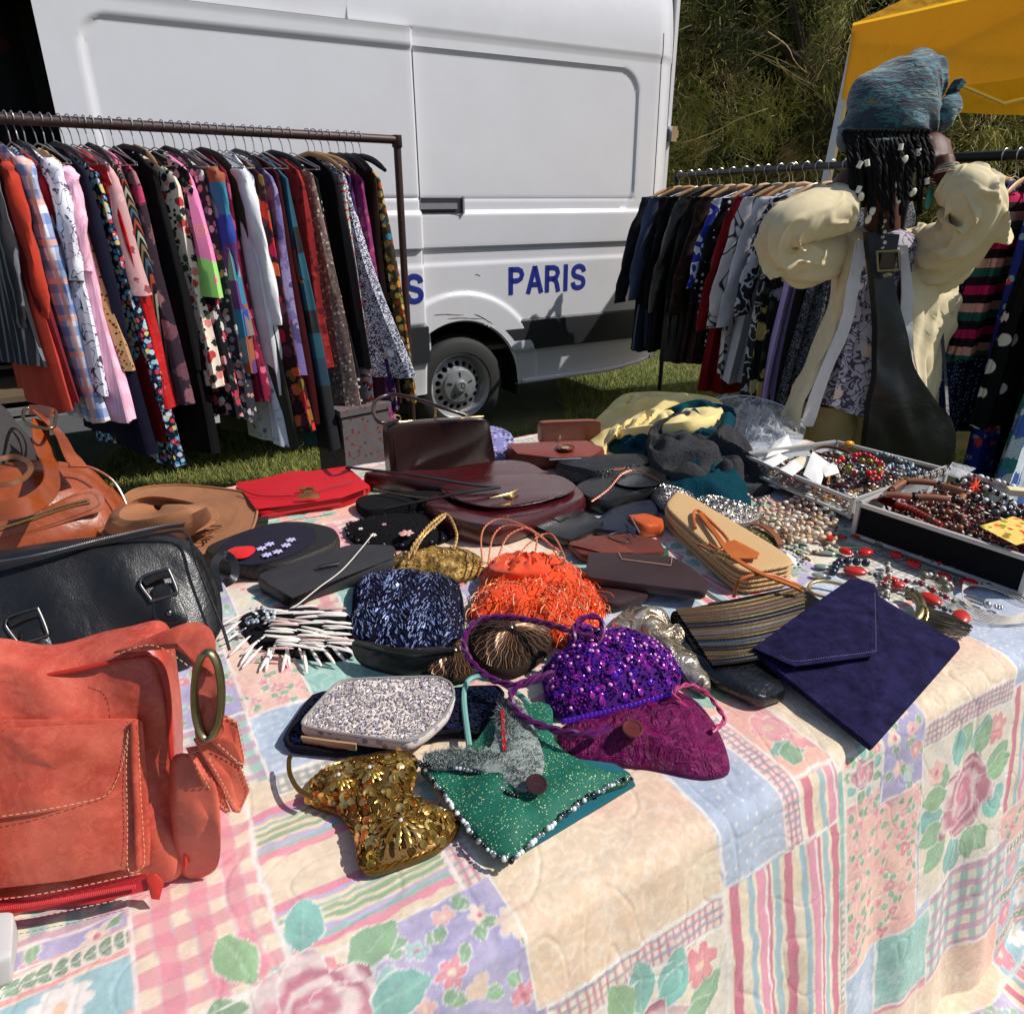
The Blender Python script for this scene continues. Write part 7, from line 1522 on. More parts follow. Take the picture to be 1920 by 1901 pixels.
# ================================================================== TRAYS AND JEWELLERY
acr =NT('clear_acrylic'); tr_ =acr.n('ShaderNodeBsdfTransparent'); tr_.inputs[0].default_value =(.9,.92,.93,1); ms =acr.n('ShaderNodeMixShader'); fr =acr.n('ShaderNodeFresnel'); acr.done((.8,.82,.83),.08); ff =acr.math('MULTIPLY_ADD',fr.outputs[0],.8,.08)
acr.l(ff,ms.inputs[0]); acr.l(tr_.outputs[0],ms.inputs[1]); acr.l(acr.b.outputs[0],ms.inputs[2]); acr.l(ms.outputs[0],acr.t.nodes['Material Output'].inputs[0]); M['acrylic'] =acr.m
M['alu'] =plain('white_aluminium',rgb(196,194,190),.35,.3,var=.05); velvet =fabric('black_velvet_panel',(.008,.008,.009),.95)
def case(name,label,C,h,wall_mat,rim=.010,lift=.0):
    """open case from four upper rim corners (clockwise from the near left)"""
    T =thing(name,label,'tray',(sum(C,Vector())/4)-UP *h)
    for i in range(4):
        a,b =C[i],C[(i +1) % 4]; d =(b -a).normalized(); n_ =Vector((-d.y,d.x,0));
        MB().ribbon([a -d *.004,b +d *.004],rim,rim *.9,UP).build('rim',M['alu'],T,smooth=False)
        MB().grid([[p +n_ *o_ -UP *z for z in (rim *.4,h)] for p in (a,b) for o_ in (0,)]).build('side_panel',wall_mat[i],T,smooth=False)
        MB().ribbon([a -UP *(h -.005)-d *.003,b -UP *(h -.005)+d *.003],rim *.9,rim *.8,UP).build('base_rail',M['alu'],T,smooth=False)
        MB().box(a -UP *h /2,(rim *1.05,rim *1.05,h),Matrix.Rotation(A30,3,'Z')).build('corner_post',M['alu'],T,smooth=False)
    MB().add([C[0]-UP *(h -.004),C[1]-UP *(h -.004),C[2]-UP *(h -.004),C[3]-UP *(h -.004)],[(0,1,2,3)]).build('tray_floor',plain('tray_paper',rgb(150,146,140),.8),T,smooth=False)
    return T
CA =[Q(1600,938,.075),Q(1776,882,.075),Q(1568,828,.075),Q(1392,852,.075)]
CA[1] =Q(1772,880,.075)
case('display_tray','clear sided display tray of loose beads and paper tags beside the knitwear',CA,.05,[M['acrylic']]*4)
CB =[Q(1612,945,.092),Q(1935,1050,.092),Q(2060,970,.092),Q(1775,876,.092)]
TB2 =case('display_case','white framed display case with a black velvet front full of brown and black necklaces',CB,.088,[velvet,M['acrylic'],M['acrylic'],M['acrylic']],.011)
rg =random.Random(12)
def inside(C,u,v): return (C[0]*(1-u)+C[1]*u)*(1-v)+(C[3]*(1-u)+C[2]*u)*v
# heaps of small stuff in the trays
bmat ={n_: plain('b_' +n_,c,ro,me_,var=.25,scale=60) for n_,c,ro,me_ in (('red',rgb(196,14,20),.2,0),('cherry',rgb(130,16,40),.2,0),('olive',rgb(120,110,30),.25,.2),('dgreen',rgb(24,60,50),.25,0),('coral',rgb(186,40,30),.3,0),('greyblue',rgb(110,136,150),.25,.2),('slate',rgb(60,74,90),.25,.2),('white',rgb(216,212,206),.25,0),('black',(.012,.012,.014),.2,0),('brown',rgb(84,40,24),.35,0),('lbrown',rgb(140,84,50),.4,0),('amber',rgb(214,136,20),.2,0),('grey',rgb(80,80,82),.35,.3),('navy',rgb(34,42,60),.2,0),('cream',rgb(206,190,164),.4,0),('pewter',rgb(120,112,98),.4,.5),('shell',rgb(216,196,168),.35,0))}
def trinkets(C,n,mats,z0,z1,seed,parent,u=(0.04,.96),v=(.06,.94)):
    rg =random.Random(seed); mb =MB()
    for i in range(n):
        p =inside(C,rg.uniform(*u),rg.uniform(*v)); p =Vector((p.x,p.y,TZ +rg.uniform(z0,z1))); mb.cur =rg.randrange(len(mats)); k =rg.random(); r =rg.uniform(.003,.0095)*(1 if rg.random() < .8 else 1.3)
        if k < .55: mb.ell(p,(r,r *rg.uniform(.6,1),r *rg.uniform(.5,1)),6,4,Matrix.Rotation(rg.uniform(0,3),3,'Z'))
        elif k < .8:
            a =Vector((rg.gauss(0,1),rg.gauss(0,1),rg.gauss(0,.3))).normalized()*r *2.4; mb.tube([p -a,p,p +a],r *.35,5)
        else: mb.tube([p +Vector((r *1.8*math.cos(a),r *1.8*math.sin(a),r *.4*math.sin(a *2))) for a in np.linspace(0,6.28,9)[:-1]],r *.25,4,closed=True)
    o =mb.build('trinkets',mats,parent); tag(o,kind='stuff'); return o
def loose(name,label,cat,C,n,mats,z0,z1,seed,u,v):
    T =thing(name,label,cat,inside(C,sum(u)/2,sum(v)/2)); o =trinkets(C,n,mats,z0,z1,seed,T,u,v); o.name ='trinkets'; return T
loose('costume_jewellery','heap of small metal earrings and chains filling the left tray','jewellery',CA,1000,[bmat[k] for k in ('pewter','brown','brown','cream','black','grey','white','amber','cherry','slate')],.028,.052,5,(.04,.96),(.05,.95))
loose('costume_jewellery','heap of dark brown and black trinkets filling the display case','jewellery',CB,1300,[bmat[k] for k in ('brown','black','brown','lbrown','brown','cream','cherry','black','coral')],.03,.07,6,(.04,.98),(.05,.95))
loose('costume_jewellery','row of trinkets lying in the lower shelf below the left tray','jewellery',[c -UP *.035+VN *.012 for c in CA],260,[bmat[k] for k in ('pewter','white','amber','brown','grey')],.01,.03,15,(.0,.5),(.0,.95))
bead =MB().ell((0,0,0),1.0,12,8)
BM ={}
def bm_(k):
    if k not in BM: BM[k] =bead.mesh('bead',bmat[k])
    return BM[k]
def necklace(name,label,path,items,cord=None,cr_=.0009,group=None,n=8,closed=False,jit=.0):
    """items: repeating list of (material key, (rx, ry, rz), gap)"""
    P =cr([Q(*p) for p in path],n,closed); T =thing(name,label,'necklace',Q(*path[0])-UP *0)
    MB().tube(P,cr_,5,closed=closed).build('cord',cord or M['black'],T)
    L =resamp(P,.001); s =0; i =0
    while True:
        k,r,g =items[i % len(items)]; s += r[0]; j =int(s *1000)
        if j >= len(L)-1: break
        t =(L[min(j +2,len(L)-1)]-L[max(0,j -2)]).normalized(); p =L[j]+Vector((rg.gauss(0,jit),rg.gauss(0,jit),abs(rg.gauss(0,jit))))
        place(bm_(k),'bead',T,p,t.to_track_quat('X','Z'),r); s += r[0]+g; i += 1
    return T
R3 =lambda r: (r,r,r)
necklace('bead_necklace','necklace of large olive, cherry and green wooden balls in the left tray',((1588,876,.09),(1602,888,.09),(1622,888,.092),(1640,886,.092),(1655,876,.09),(1645,866,.09),(1625,866,.092),(1605,862,.092),(1585,860,.09),(1572,866,.088)),[('olive',R3(.0105),.001),('olive',R3(.010),.001),('cherry',R3(.010),.001),('dgreen',R3(.009),.001),('red',R3(.010),.001),('coral',(.009,.007,.007),.001)])
necklace('bead_necklace','bright red and coral bead string in the middle of the left tray',((1600,854,.09),(1620,852,.09),(1640,862,.088),(1652,880,.088),(1648,896,.085),(1630,900,.08)),[('red',R3(.008),.0005),('coral',R3(.007),.0005),('cherry',R3(.008),.0005)])
necklace('bead_necklace','grey blue bead string along the back of the left tray',((1640,852,.088),(1660,852,.088),(1685,862,.088),(1710,872,.086),(1700,880,.086),(1672,872,.086),(1660,884,.085),(1690,890,.082),(1720,886,.082),(1740,890,.08)),[('greyblue',R3(.0062),.0004),('slate',R3(.0055),.0004),('greyblue',R3(.007),.0004),('white',R3(.005),.0004)])
necklace('bead_necklace','string of small white and slate beads at the right of the left tray',((1665,878,.082),(1690,874,.084),(1720,880,.084),(1745,892,.082),(1730,902,.08),(1700,898,.08)),[('white',R3(.005),.0004),('slate',R3(.006),.0004)])
T =thing('amber_pendant','shiny amber stone at the back corner of the left tray','pendant',Q(1590,832,.06)); MB().ell(Q(1592,832,.085),(.018,.011,.010),14,8,Matrix.Rotation(.3,3,'Z')).build('stone',bmat['amber'],T); MB().tube([Q(1570,840,.08),Q(1580,836,.086)],.004,6).build('setting',bmat['brown'],T)
T =thing('bracelet','dark polished wooden bracelet at the back of the left tray','bracelet',Q(1555,840,.06)); MB().tube(cr([Q(*p) for p in ((1520,846,.075),(1545,838,.085),(1575,842,.088),(1595,852,.085),(1575,858,.08),(1540,852,.075))],5,True),.0045,8,closed=True).build('ring',bmat['brown'],T)
# paper tags
tg =[((1436,858),(1486,842),(1478,814),(1452,828)),((1478,866),(1500,856),(1540,862),(1520,880)),((1506,890),(1524,846),(1552,866),(1538,912)),((1536,876),(1566,866),(1574,886),(1548,894)),((1430,866),(1462,850),(1478,858),(1450,876)),((1462,880),(1488,862),(1506,876),(1486,892))]
for i,pts in enumerate(tg):
    lab =['cream paper tag standing up at the left corner of the left tray','flat cream price card in the left tray','white folded card with a small brown print leaning in the left tray','small white lace card right of the folded card','pale paper label nearest the knitwear in the tray','beige card edge in the near left part of the tray'][i]
    T =thing('paper_tag',lab,'paper tag',Q(*pts[0],.06),group='paper tags in the left tray'); Pad(dens([Q(x,y,.07+(.018 if (i in (0,2) and k == 1+(i == 0)) else .0)+.003*i) for k,(x,y) in enumerate(pts)],4),UP,.0012,.004,noise=.002).build('card',M['paper'] if i != 1 else plain('cream_paper',rgb(222,208,180),.8),T)
# bamboo bangle necklace in the case
T =thing('bamboo_necklace','large necklace of polished brown bamboo tubes resting on the display case','necklace',Q(1730,920,.09)); bmb =plain('bamboo',rgb(138,84,56),.25,var=.3,scale=8,coat=.4); dkk =plain('dark_wrap',rgb(52,26,20),.4)
for a,b in (((1660,928),(1708,932)),((1718,932),(1776,936)),((1800,938),(1806,930)),((1808,924),(1768,912)),((1754,906),(1700,902)),((1694,904),(1672,918))):
    a_,b_ =Q(*a,.108),Q(*b,.108); m_ =a_.lerp(b_,.5)+UP *.002; MB().tube(cr([a_,m_,b_],4),.0088,10).build('bamboo_tube',bmb,T)
for c in ((1713,932),(1788,937),(1794,938),(1810,928),(1761,909),(1697,903),(1667,922),(1712,930)):
    for k in range(3): MB().tube([Q(c[0]+k *2.2,c[1],.108)+Vector((0,.0092*math.cos(t_),.0092*math.sin(t_))) for t_ in np.linspace(0,6.28,11)[:-1]],.0014,5,closed=True).build('wrap_ring',dkk,T)
necklace('bead_necklace','black and white chunky bead string in the display case',((1790,900,.098),(1820,905,.10),(1850,915,.10),(1880,930,.10),(1900,945,.10),(1880,955,.10),(1850,940,.10),(1820,925,.10),(1795,915,.10)),[('black',R3(.0078),.0005),('white',(.007,.008,.008),.0005),('black',R3(.007),.0005),('white',R3(.0055),.0005)])
necklace('bead_necklace','white pebble bead string at the back of the display case',((1800,890,.098),(1830,892,.10),(1860,900,.10),(1890,908,.10),(1915,920,.10),(1940,930,.10)),[('white',(.009,.008,.007),.0005),('white',R3(.006),.0005),('grey',R3(.005),.0005)])
necklace('bead_necklace','string of dark grey and black balls on the right of the case',((1860,960,.10),(1885,965,.102),(1915,962,.10),(1940,966,.10),(1925,980,.10),(1890,985,.10)),[('grey',R3(.0095),.0005),('black',R3(.010),.0005)])
necklace('bead_necklace','brown wooden chunk necklace hanging over the front of the case',((1720,950,.10),(1745,958,.10),(1775,960,.10),(1800,968,.10),(1810,985,.098),(1790,990,.098),(1765,984,.098),(1740,972,.10)),[('brown',(.008,.010,.009),.0005),('lbrown',R3(.0075),.0005),('brown',R3(.009),.0005)])
necklace('bead_necklace','red brown disc necklace left of the bamboo one',((1680,945,.098),(1700,952,.10),(1722,962,.10),(1745,975,.098),(1768,990,.096)),[('brown',(.0025,.009,.009),.0005),('red',(.0025,.008,.008),.0005)])
T =thing('coral_sprig','bright orange red coral sprig among the black beads','coral',Q(1826,908,.09))
for k in range(9): a =k *.7; MB().tube([Q(1828,912,.105),Q(1828+12*math.cos(a),910+16*math.sin(a),.108+.006*math.sin(k *2))],[.0035,.0018],6).build('branch',plain('orange_coral',rgb(210,60,26),.4) if k == 0 else bpy.data.materials['orange_coral'],T)
T =thing('horn_bracelet','striped black and cream spiral bracelet above the bamboo necklace','bracelet',Q(1745,895,.09))
for k in range(11): MB().tube([Q(1718+k *6,900-k *1.8,.104)+Vector((.002*math.cos(t_),.012*math.cos(t_),.010*math.sin(t_))) for t_ in np.linspace(0,6.28,13)[:-1]],.0018,5,closed=True).build('ring',bmat['cream'] if k % 2 else bmat['black'],T)
T =thing('red_jewel_box','small open red card box in the left corner of the display case','box',Q(1680,955,.05))
for a,b in (((1636,936),(1690,960)),((1690,960),(1712,950)),((1712,950),(1660,930)),((1660,930),(1636,936))): MB().grid([[Q(*a,.100),Q(*a,.075)],[Q(*b,.100),Q(*b,.075)]]).build('box_side',plain('red_card',rgb(170,20,24),.6),T,smooth=False)
MB().add([Q(1636,936,.078),Q(1690,960,.078),Q(1712,950,.078),Q(1660,930,.078)],[(0,1,2,3)]).build('box_floor',bpy.data.materials['red_card'],T,smooth=False)
pcm =floral('postcard_print',rgb(236,180,90),[rgb(200,50,30),rgb(240,200,120),rgb(90,140,50),rgb(230,110,50)],60,.45)
T =thing('postcard_pack','cellophane pack of colourful orange and red picture cards on the case corner','cards',Q(1880,990,.08))
for k in range(4): MB().add([Q(*p,.106+k *.0035) for p in ((1836,986),(1905,1022),(1985,1000),(1900,968))]+[Q(*p,.1045+k *.0035) for p in ((1836,986),(1905,1022),(1985,1000),(1900,968))],[(0,1,2,3),(7,6,5,4),(0,4,5,1),(1,5,6,2),(2,6,7,3),(3,7,4,0)]).build('card',pcm if k == 3 else M['paper'],T,smooth=False)
T =thing('zip_bag','small clear plastic zip bag lying on the back rims of the two trays','plastic bag',Q(1790,880,.09)); Pad(dens([Q(*p,.11) for p in ((1770,888),(1800,896),(1830,878),(1786,866))],5),UP,.002,.006,noise=.006,nscale=60).build('pouch',M['plastic'],T)
T =thing('card_box','small cream card box at the back right of the display case','box',Q(1905,920,.09)); MB().box(Q(1910,922,.108),(.05,.03,.016),Matrix.Rotation(-.3,3,'Z')).build('box_body',plain('cream_card',rgb(214,200,160),.7),T,smooth=False)
# ---- shell necklaces heap
shl =MB(); shl.ell((0,0,0),(.0125,.0092,.0078),12,8); sh1 =shl.mesh('shell',plain('cowrie_cream',rgb(196,162,126),.4,var=.35,scale=90)); sh2 =shl.mesh('shell',plain('cowrie_white',rgb(222,206,182),.4,var=.2)); slit =MB().ell((0,0,.0074),(.0100,.0011,.0012),8,4).mesh('slit',plain('shell_brown',rgb(96,60,46),.5))
T =thing('shell_necklace','heap of cowrie shell necklaces between the silver purse and the display case','necklace',Q(1500,990)); rg =random.Random(41); pts =[]
for i in range(5000):
    x,y =rg.uniform(1425,1575),rg.uniform(930,1015)
    if ((x -1500)/72) ** 2+((y -975)/40) ** 2 > 1: continue
    if any(abs(x -a) < 9.5 and abs(y -b) < 6.5 for a,b in pts): continue
    pts.append((x,y))
    sc =.62+.38*(y -930)/85; h =.012+.022*max(0,1-((x -1500)/72) ** 2-((y -968)/40) ** 2)+rg.uniform(0,.006)
    Rm =Matrix.Rotation(rg.uniform(0,PI),3,'Z') @ Matrix.Rotation(rg.gauss(0,.4),3,'X'); o =place(sh1 if rg.random() < .6 else sh2,'shell',T,Q(x,y,h),Rm,sc)
    s_ =bpy.data.objects.new('slit',slit); COL.objects.link(s_); s_.parent =o
mb =MB()
for i in range(260):
    x,y =1500+rg.gauss(0,34),972+rg.gauss(0,19); mb.ell(Q(x,y,.012+rg.random()*.01),.0032,6,4)
mb.build('seed_beads',plain('seed_brown',rgb(74,34,30),.3),T,kind='stuff')
necklace('bead_necklace','string of pearly brown beads looping out from the teal knit',((1368,932,.02),(1372,922,.022),(1395,924,.02),(1420,940,.016),(1440,930,.016),(1432,950,.012),(1450,970,.012),(1462,990,.012)),[('shell',R3(.0052),.0006),('brown',R3(.003),.0006)],bmat['brown'])
necklace('bead_necklace','small green olive and brass bead string near the folded white card',((1440,1030,.01),(1455,1022,.012),(1480,1030,.012),(1505,1042,.012),(1520,1052,.01)),[('olive',R3(.005),.0006),('pewter',R3(.004),.0006),('cream',R3(.0045),.0006)])
T =thing('bracelet','curved brown wooden bracelet half beside the shells','bracelet',Q(1430,1000)); MB().ribbon(cr([Q(*p) for p in ((1408,982,.03),(1430,986,.034),(1452,1002,.034),(1464,1022,.026))],6),.016,.004,UP).build('arc',bmb,T)
T,b,pd =flat('mirrored_pouch','little olive embroidered pouch with tiny mirrors behind the straw clutch','pouch',((1372,1000),(1420,1040),(1450,1040),(1462,1016),(1430,994),(1390,988)),.02,.02,.006,floral('olive_emb',rgb(60,56,34),[rgb(150,140,90),rgb(100,80,40)],120,.4),smooth=True)
for k in range(8): MB().box(Q(1396+(k % 4)*12,1004+(k // 4)*12+(k % 4)*3,.029),(.007,.007,.001),Matrix.Rotation(.5,3,'Z')).build('mirror',M['silver'],T,smooth=False)
T =thing('folded_card','folded white paper card standing by the blue earrings','card',Q(1465,1060)); MB().add([Q(1440,1062,.0),Q(1476,1036,.03),Q(1482,1068,.0),Q(1500,1052,.0),Q(1440,1062,.001)],[(0,2,1),(1,2,3)]).build('card',M['paper'],T,smooth=False)
# ---- the long red and silver necklaces
necklace('stone_necklace','long necklace of bright red oval stones and pewter beads along the case front',((1552,1004,.01),(1568,1024,.01),(1595,1036,.01),(1640,1034,.01),(1668,1036,.01),(1690,1044,.01),(1712,1056,.01),(1740,1070,.01),(1766,1080,.01),(1800,1088,.01),(1830,1094,.01),(1856,1096,.008)),[('red',(.0195,.0135,.008),.001),('pewter',R3(.0045),.001),('pewter',(.012,.009,.004),.001),('red',(.017,.012,.008),.001),('grey',R3(.006),.001)],bmat['pewter'])
necklace('stone_necklace','necklace of big flat brick red stones near the navy envelope',((1580,1068,.01),(1625,1074,.012),(1660,1084,.012),(1690,1098,.012),(1716,1108,.012),(1745,1122,.012),(1768,1140,.012),(1800,1150,.012),(1796,1166,.01),(1770,1162,.01),(1735,1150,.01)),[('coral',(.026,.017,.009),.001),('pewter',R3(.005),.0005),('grey',R3(.006),.0005),('pewter',R3(.004),.001)],bmat['pewter'])
for (x,y,rx,ry,m_) in ((1612,1004,.021,.014,'red'),(1586,1010,.0,0,'red'),(1575,1006,.017,.011,'red'),(1554,1018,.014,.009,'pewter'),(1655,1020,.018,.011,'pewter')):
    if rx: T =thing('stone_pendant',{'1612': 'round red stone set in pewter nearest the case front','1575': 'red oval stone ringed by a thin wire bangle','1554': 'oval pewter disc at the left end of the red stones','1655': 'long oval pewter disc just below the case corner'}[str(x)],'pendant',Q(x,y)); MB().ell(Q(x,y,.008),(rx,ry,.005),16,7,Matrix.Rotation(-.3,3,'Z')).build('stone',bmat[m_],T); MB().tube([Q(x,y,.006)+Matrix.Rotation(-.3,3,'Z') @ Vector((rx *1.05*math.cos(a),ry *1.08*math.sin(a),0)) for a in np.linspace(0,6.28,21)[:-1]],.0014,5,closed=True).build('bezel',bmat['pewter'],T)
T =thing('wire_bangle','thin gold wire bangle round the red stones','bangle',Q(1600,1010)); MB().tube(cr([Q(*p) for p in ((1562,1010,.016),(1580,996,.02),(1612,992,.02),(1640,1006,.018),(1636,1024,.014),(1600,1026,.012),(1570,1024,.012))],5,True),.0011,6,closed=True).build('wire',M['gold'],T)
necklace('bead_necklace','string of dark navy stone balls behind the envelope clutch',((1560,1076,.01),(1566,1064,.012),(1572,1054,.012),(1592,1052,.012),(1612,1054,.012),(1630,1056,.012)),[('navy',R3(.0098),.0005)])
necklace('bead_necklace','short string of pearly grey balls rising beside the envelope clutch',((1664,1056,.012),(1666,1068,.014),(1668,1082,.014),(1666,1094,.014),(1664,1106,.012),(1662,1118,.012),(1660,1128,.01)),[('pewter',R3(.0078),.0004),('white',R3(.006),.0004),('pewter',R3(.0066),.0004)])
necklace('bead_necklace','grey pearl cluster by the white cord necklace',((1728,1082,.014),(1746,1078,.014),(1762,1086,.014),(1776,1092,.012),(1784,1100,.012),(1770,1104,.012)),[('pewter',R3(.0105),.0004),('white',R3(.006),.0004),('pewter',R3(.007),.0004)])
for i,(x,y,L_,w_,lab) in enumerate(((1545,1036,.030,.010,'long grey green translucent stone at the left of the navy balls'),(1540,1062,.018,.010,'pale green glass chip left of the navy balls'),(1536,1078,.018,.009,'lower pale green glass chip left of the navy balls'),(1700,1100,.016,.008,'clear quartz drop beside the grey pearls'))):
    T =thing('stone',lab,'stone',Q(x,y)); MB().ell(Q(x,y,.006),(L_,w_,.005),12,6,Matrix.Rotation(-.2,3,'Z')).build('stone_body',NT('sea_glass%s' % ('','_b','_c','_d')[i]).done((rgb(120,128,116),rgb(120,140,124),rgb(130,146,130),rgb(220,222,222))[i],.15,coat=.5),T)
# white cord necklace
T =thing('cord_necklace','necklace of many white cords with a silver tube clasp at the right edge','necklace',Q(1850,1130)); wcm =plain('white_cord_b',rgb(206,196,182),.5)
for k in range(9):
    o_ =k *4.4-18; w_ =1+k *.05
    MB().tube(cr([Q(*p) for p in ((1735,1092+o_ *.3,.014),(1760,1112+o_,.008),(1800,1140+o_ *.8,.006),(1850,1158+o_ *.6,.006),(1905,1162+o_ *.4,.006),(1950,1140+o_,.006),(1925,1118-o_ *.8,.008),(1880,1098-o_ *.7,.010),(1830,1088-o_ *.5,.012),(1808,1096-o_ *.4,.014),(1806,1118+o_ *.3,.014),(1822,1134+o_ *.5,.010))],6),.0012,5).build('cord',wcm,T)
MB().tube([Q(1812,1118,.014),Q(1846,1130,.014)],[.0075,.0085],12).build('silver_tube',M['silver'],T)
MB().ell(Q(1852,1134,.014),.008,12,8).build('silver_ball',M['silver'],T)
for k in range(6): MB().ell(Q(1872,1138,.012)+Vector((.006*math.cos(k *1.05),.006*math.sin(k *1.05),0)),.0036,8,6).build('flower_bead',M['silver'],T)
necklace('bead_necklace','tiny dark garnet bead chain at the far right edge',((1852,1098,.006),(1880,1112,.006),(1905,1116,.006),(1930,1126,.006)),[('brown',R3(.0035),.0003),('black',R3(.003),.0003)])
# brass crescent with black tassel
T =thing('tassel_pendant','brass crescent pendant with a long dark olive tassel beside the navy envelope','pendant',Q(1740,1150))
MB().tube(cr([Q(*p) for p in ((1698,1116,.012),(1718,1120,.020),(1728,1138,.022),(1722,1158,.018),(1712,1166,.012))],5),[.004]+[.0105]*19+[.004],12).build('crescent',M['brass'],T)
twist(cr([Q(*p) for p in ((1726,1132,.03),(1738,1144,.03),(1736,1162,.024),(1724,1174,.016))],6),.0026,M['gold'],T,'binding')
tm_ =plain('olive_thread',rgb(70,62,44),.5,.2)
mb =MB(); rg =random.Random(3)
for k in range(44):
    f =k /43; x0,y0 =1728+8*(1-f),1140+30*f; L_ =rg.uniform(.9,1.0)
    mb.tube(cr([Q(x0,y0,.024),Q(x0 +40,y0 +10+5*f,.022+rg.uniform(-.003,.003)),Q(x0 +90*L_,y0 +34-12*f +rg.gauss(0,2),.012+rg.uniform(0,.008))],4),.0012,4)
mb.build('tassel',tm_,T,kind='stuff')
T =thing('gold_bangle','matte gold oval bangle partly under the navy envelope','bangle',Q(1550,1105)); MB().tube(cr([Q(*p) for p in ((1516,1104,.012),(1524,1092,.014),(1550,1090,.014),(1590,1100,.012),(1600,1112,.01),(1560,1118,.008),(1528,1114,.01))],6,True),.004,8,closed=True).build('ring',plain('matte_gold',rgb(190,160,110),.35,.7),T)
T =thing('earrings','pair of blue and white enamel earrings by the folded card','earring',Q(1495,1050))
for k in range(9): MB().ell(Q(1488+(k % 3)*9,1040+(k // 3)*9,.008),(.004,.004,.003),8,5).build('enamel_bead',bmat['navy'] if k % 2 else bmat['white'],T)
necklace('bead_necklace','string of glassy garnet and silver beads crossing the big red stones',((1600,1090,.016),(1640,1098,.018),(1680,1090,.018),(1720,1092,.016),(1760,1112,.016),(1790,1128,.016)),[('cherry',R3(.006),.0006),('white',R3(.0035),.0006),('pewter',R3(.005),.0006)])
necklace('bead_necklace','black and pewter bead string just in front of the velvet case',((1640,1010,.010),(1680,1024,.012),(1720,1040,.012),(1760,1056,.012),(1800,1068,.012),(1850,1080,.010)),[('black',R3(.0055),.0006),('pewter',(.009,.006,.004),.0006),('red',R3(.006),.0006)])
necklace('bead_necklace','cream and brown seed string trailing from the shell heap',((1570,1000,.012),(1560,1020,.012),(1530,1034,.010),(1500,1026,.012),(1470,1016,.014),(1440,1008,.014)),[('cream',R3(.005),.0006),('brown',R3(.0035),.0006),('shell',(.007,.005,.005),.0006)])
# ================================================================== THE PERSON
PT =thing('person','person in cream linen jacket and teal head wrap, both hands raised to their beaded braids','person',(1.30,2.72,0))
def PW(px,py,Y): return WY(px,py,Y)
SX =Vector((.93,.36,0)).normalized()
def loft(cs_,rr,side=SX,n=32,wr=0.0,wf=9,seed=0,mb=None,sub=6,cap=True,fold=None,sag=0):
    c =cr(cs_,sub); m =len(rr); mb =mb or MB(); P =[]
    for i,p in enumerate(c):
        f =i /(len(c)-1)*(m -1); k =min(m -2,int(f)); g =f -k; g2 =g *g *(3-2*g)
        rx =rr[k][0]*(1-g2)+rr[k +1][0]*g2; ry =rr[k][1]*(1-g2)+rr[k +1][1]*g2
        t =(c[min(i +1,len(c)-1)]-c[max(i -1,0)]).normalized(); x =(side -t *side.dot(t)).normalized(); y =t.cross(x)
        row =[]
        for j in range(n):
            a =2*PI *j /n; d =x *math.cos(a)*rx +y *math.sin(a)*ry; q =p +d
            if wr:
                s1 =mnoise.noise(q *wf *.5+Vector((seed,0,0))); v =1-abs(mnoise.noise(Vector((q.x *wf +s1 *1.5,q.y *wf,q.z *wf *.55+seed))))*2.4; q =q +d.normalized()*wr *v
            if fold: q =q +d.normalized()*fold(i /(len(c)-1),a)
            if sag and q.z < p.z: q =q -UP *sag *((p.z -q.z)/max(rx,ry)) ** 2*math.sin(PI *min(1,i /(len(c)-1)*1.15)) ** 2
            row.append(q)
        P.append(row)
    mb.grid(P,cv=True)
    if cap:
        for k,row in ((0,P[0]),(-1,P[-1])):
            b0 =len(mb.v); cc =sum(row,Vector())/n; mb.add(list(row)+[cc],[(j,(j +1) % n,n) for j in range(n)])
    return mb
def sheetP(rows,nu=6,nv=8,wr=0.0,wf=9,seed=0,thick=.004):
    """a hanging piece of cloth through rows of points, wrinkled, with real thickness"""
    R1 =[cr(r,nu) for r in rows]; cols =[cr([R1[i][j] for i in range(len(R1))],nv) for j in range(len(R1[0]))]
    G =[[Vector(p) for p in c] for c in cols]
    if wr:
        for j in range(len(G)):
            for i in range(len(G[0])):
                p =G[j][i]; s1 =mnoise.noise(p *wf *.5+Vector((seed,0,0))); v =math.sin(mnoise.noise(Vector((p.x *wf +s1,p.y *wf,p.z *wf *.4+seed)))*6); G[j][i] =p +Vector((.25,-.9,.1))*wr *v
    mb =MB(); back =[[p +Vector((-.2,.9,0))*thick for p in c] for c in G]
    mb.grid(G); mb.grid(back); mb.grid([G[0],back[0]]); mb.grid([G[-1],back[-1]]); mb.grid([[c[0] for c in G],[c[0] for c in back]]); mb.grid([[c[-1] for c in G],[c[-1] for c in back]])
    return mb
skin =NT('dark_brown_skin'); sn_ =skin.noise(30,4); skin.bump(skin.noise(350,3).outputs[0],.35,.0006); skin.done(skin.mix(sn_.outputs[0],rgb(66,32,22),rgb(96,50,34)),.55,spec=.3); M['skin'] =skin.m
hair =plain('black_hair',(.006,.005,.005),.7,var=.2,bump=.002,bscale=300,spec=.15)
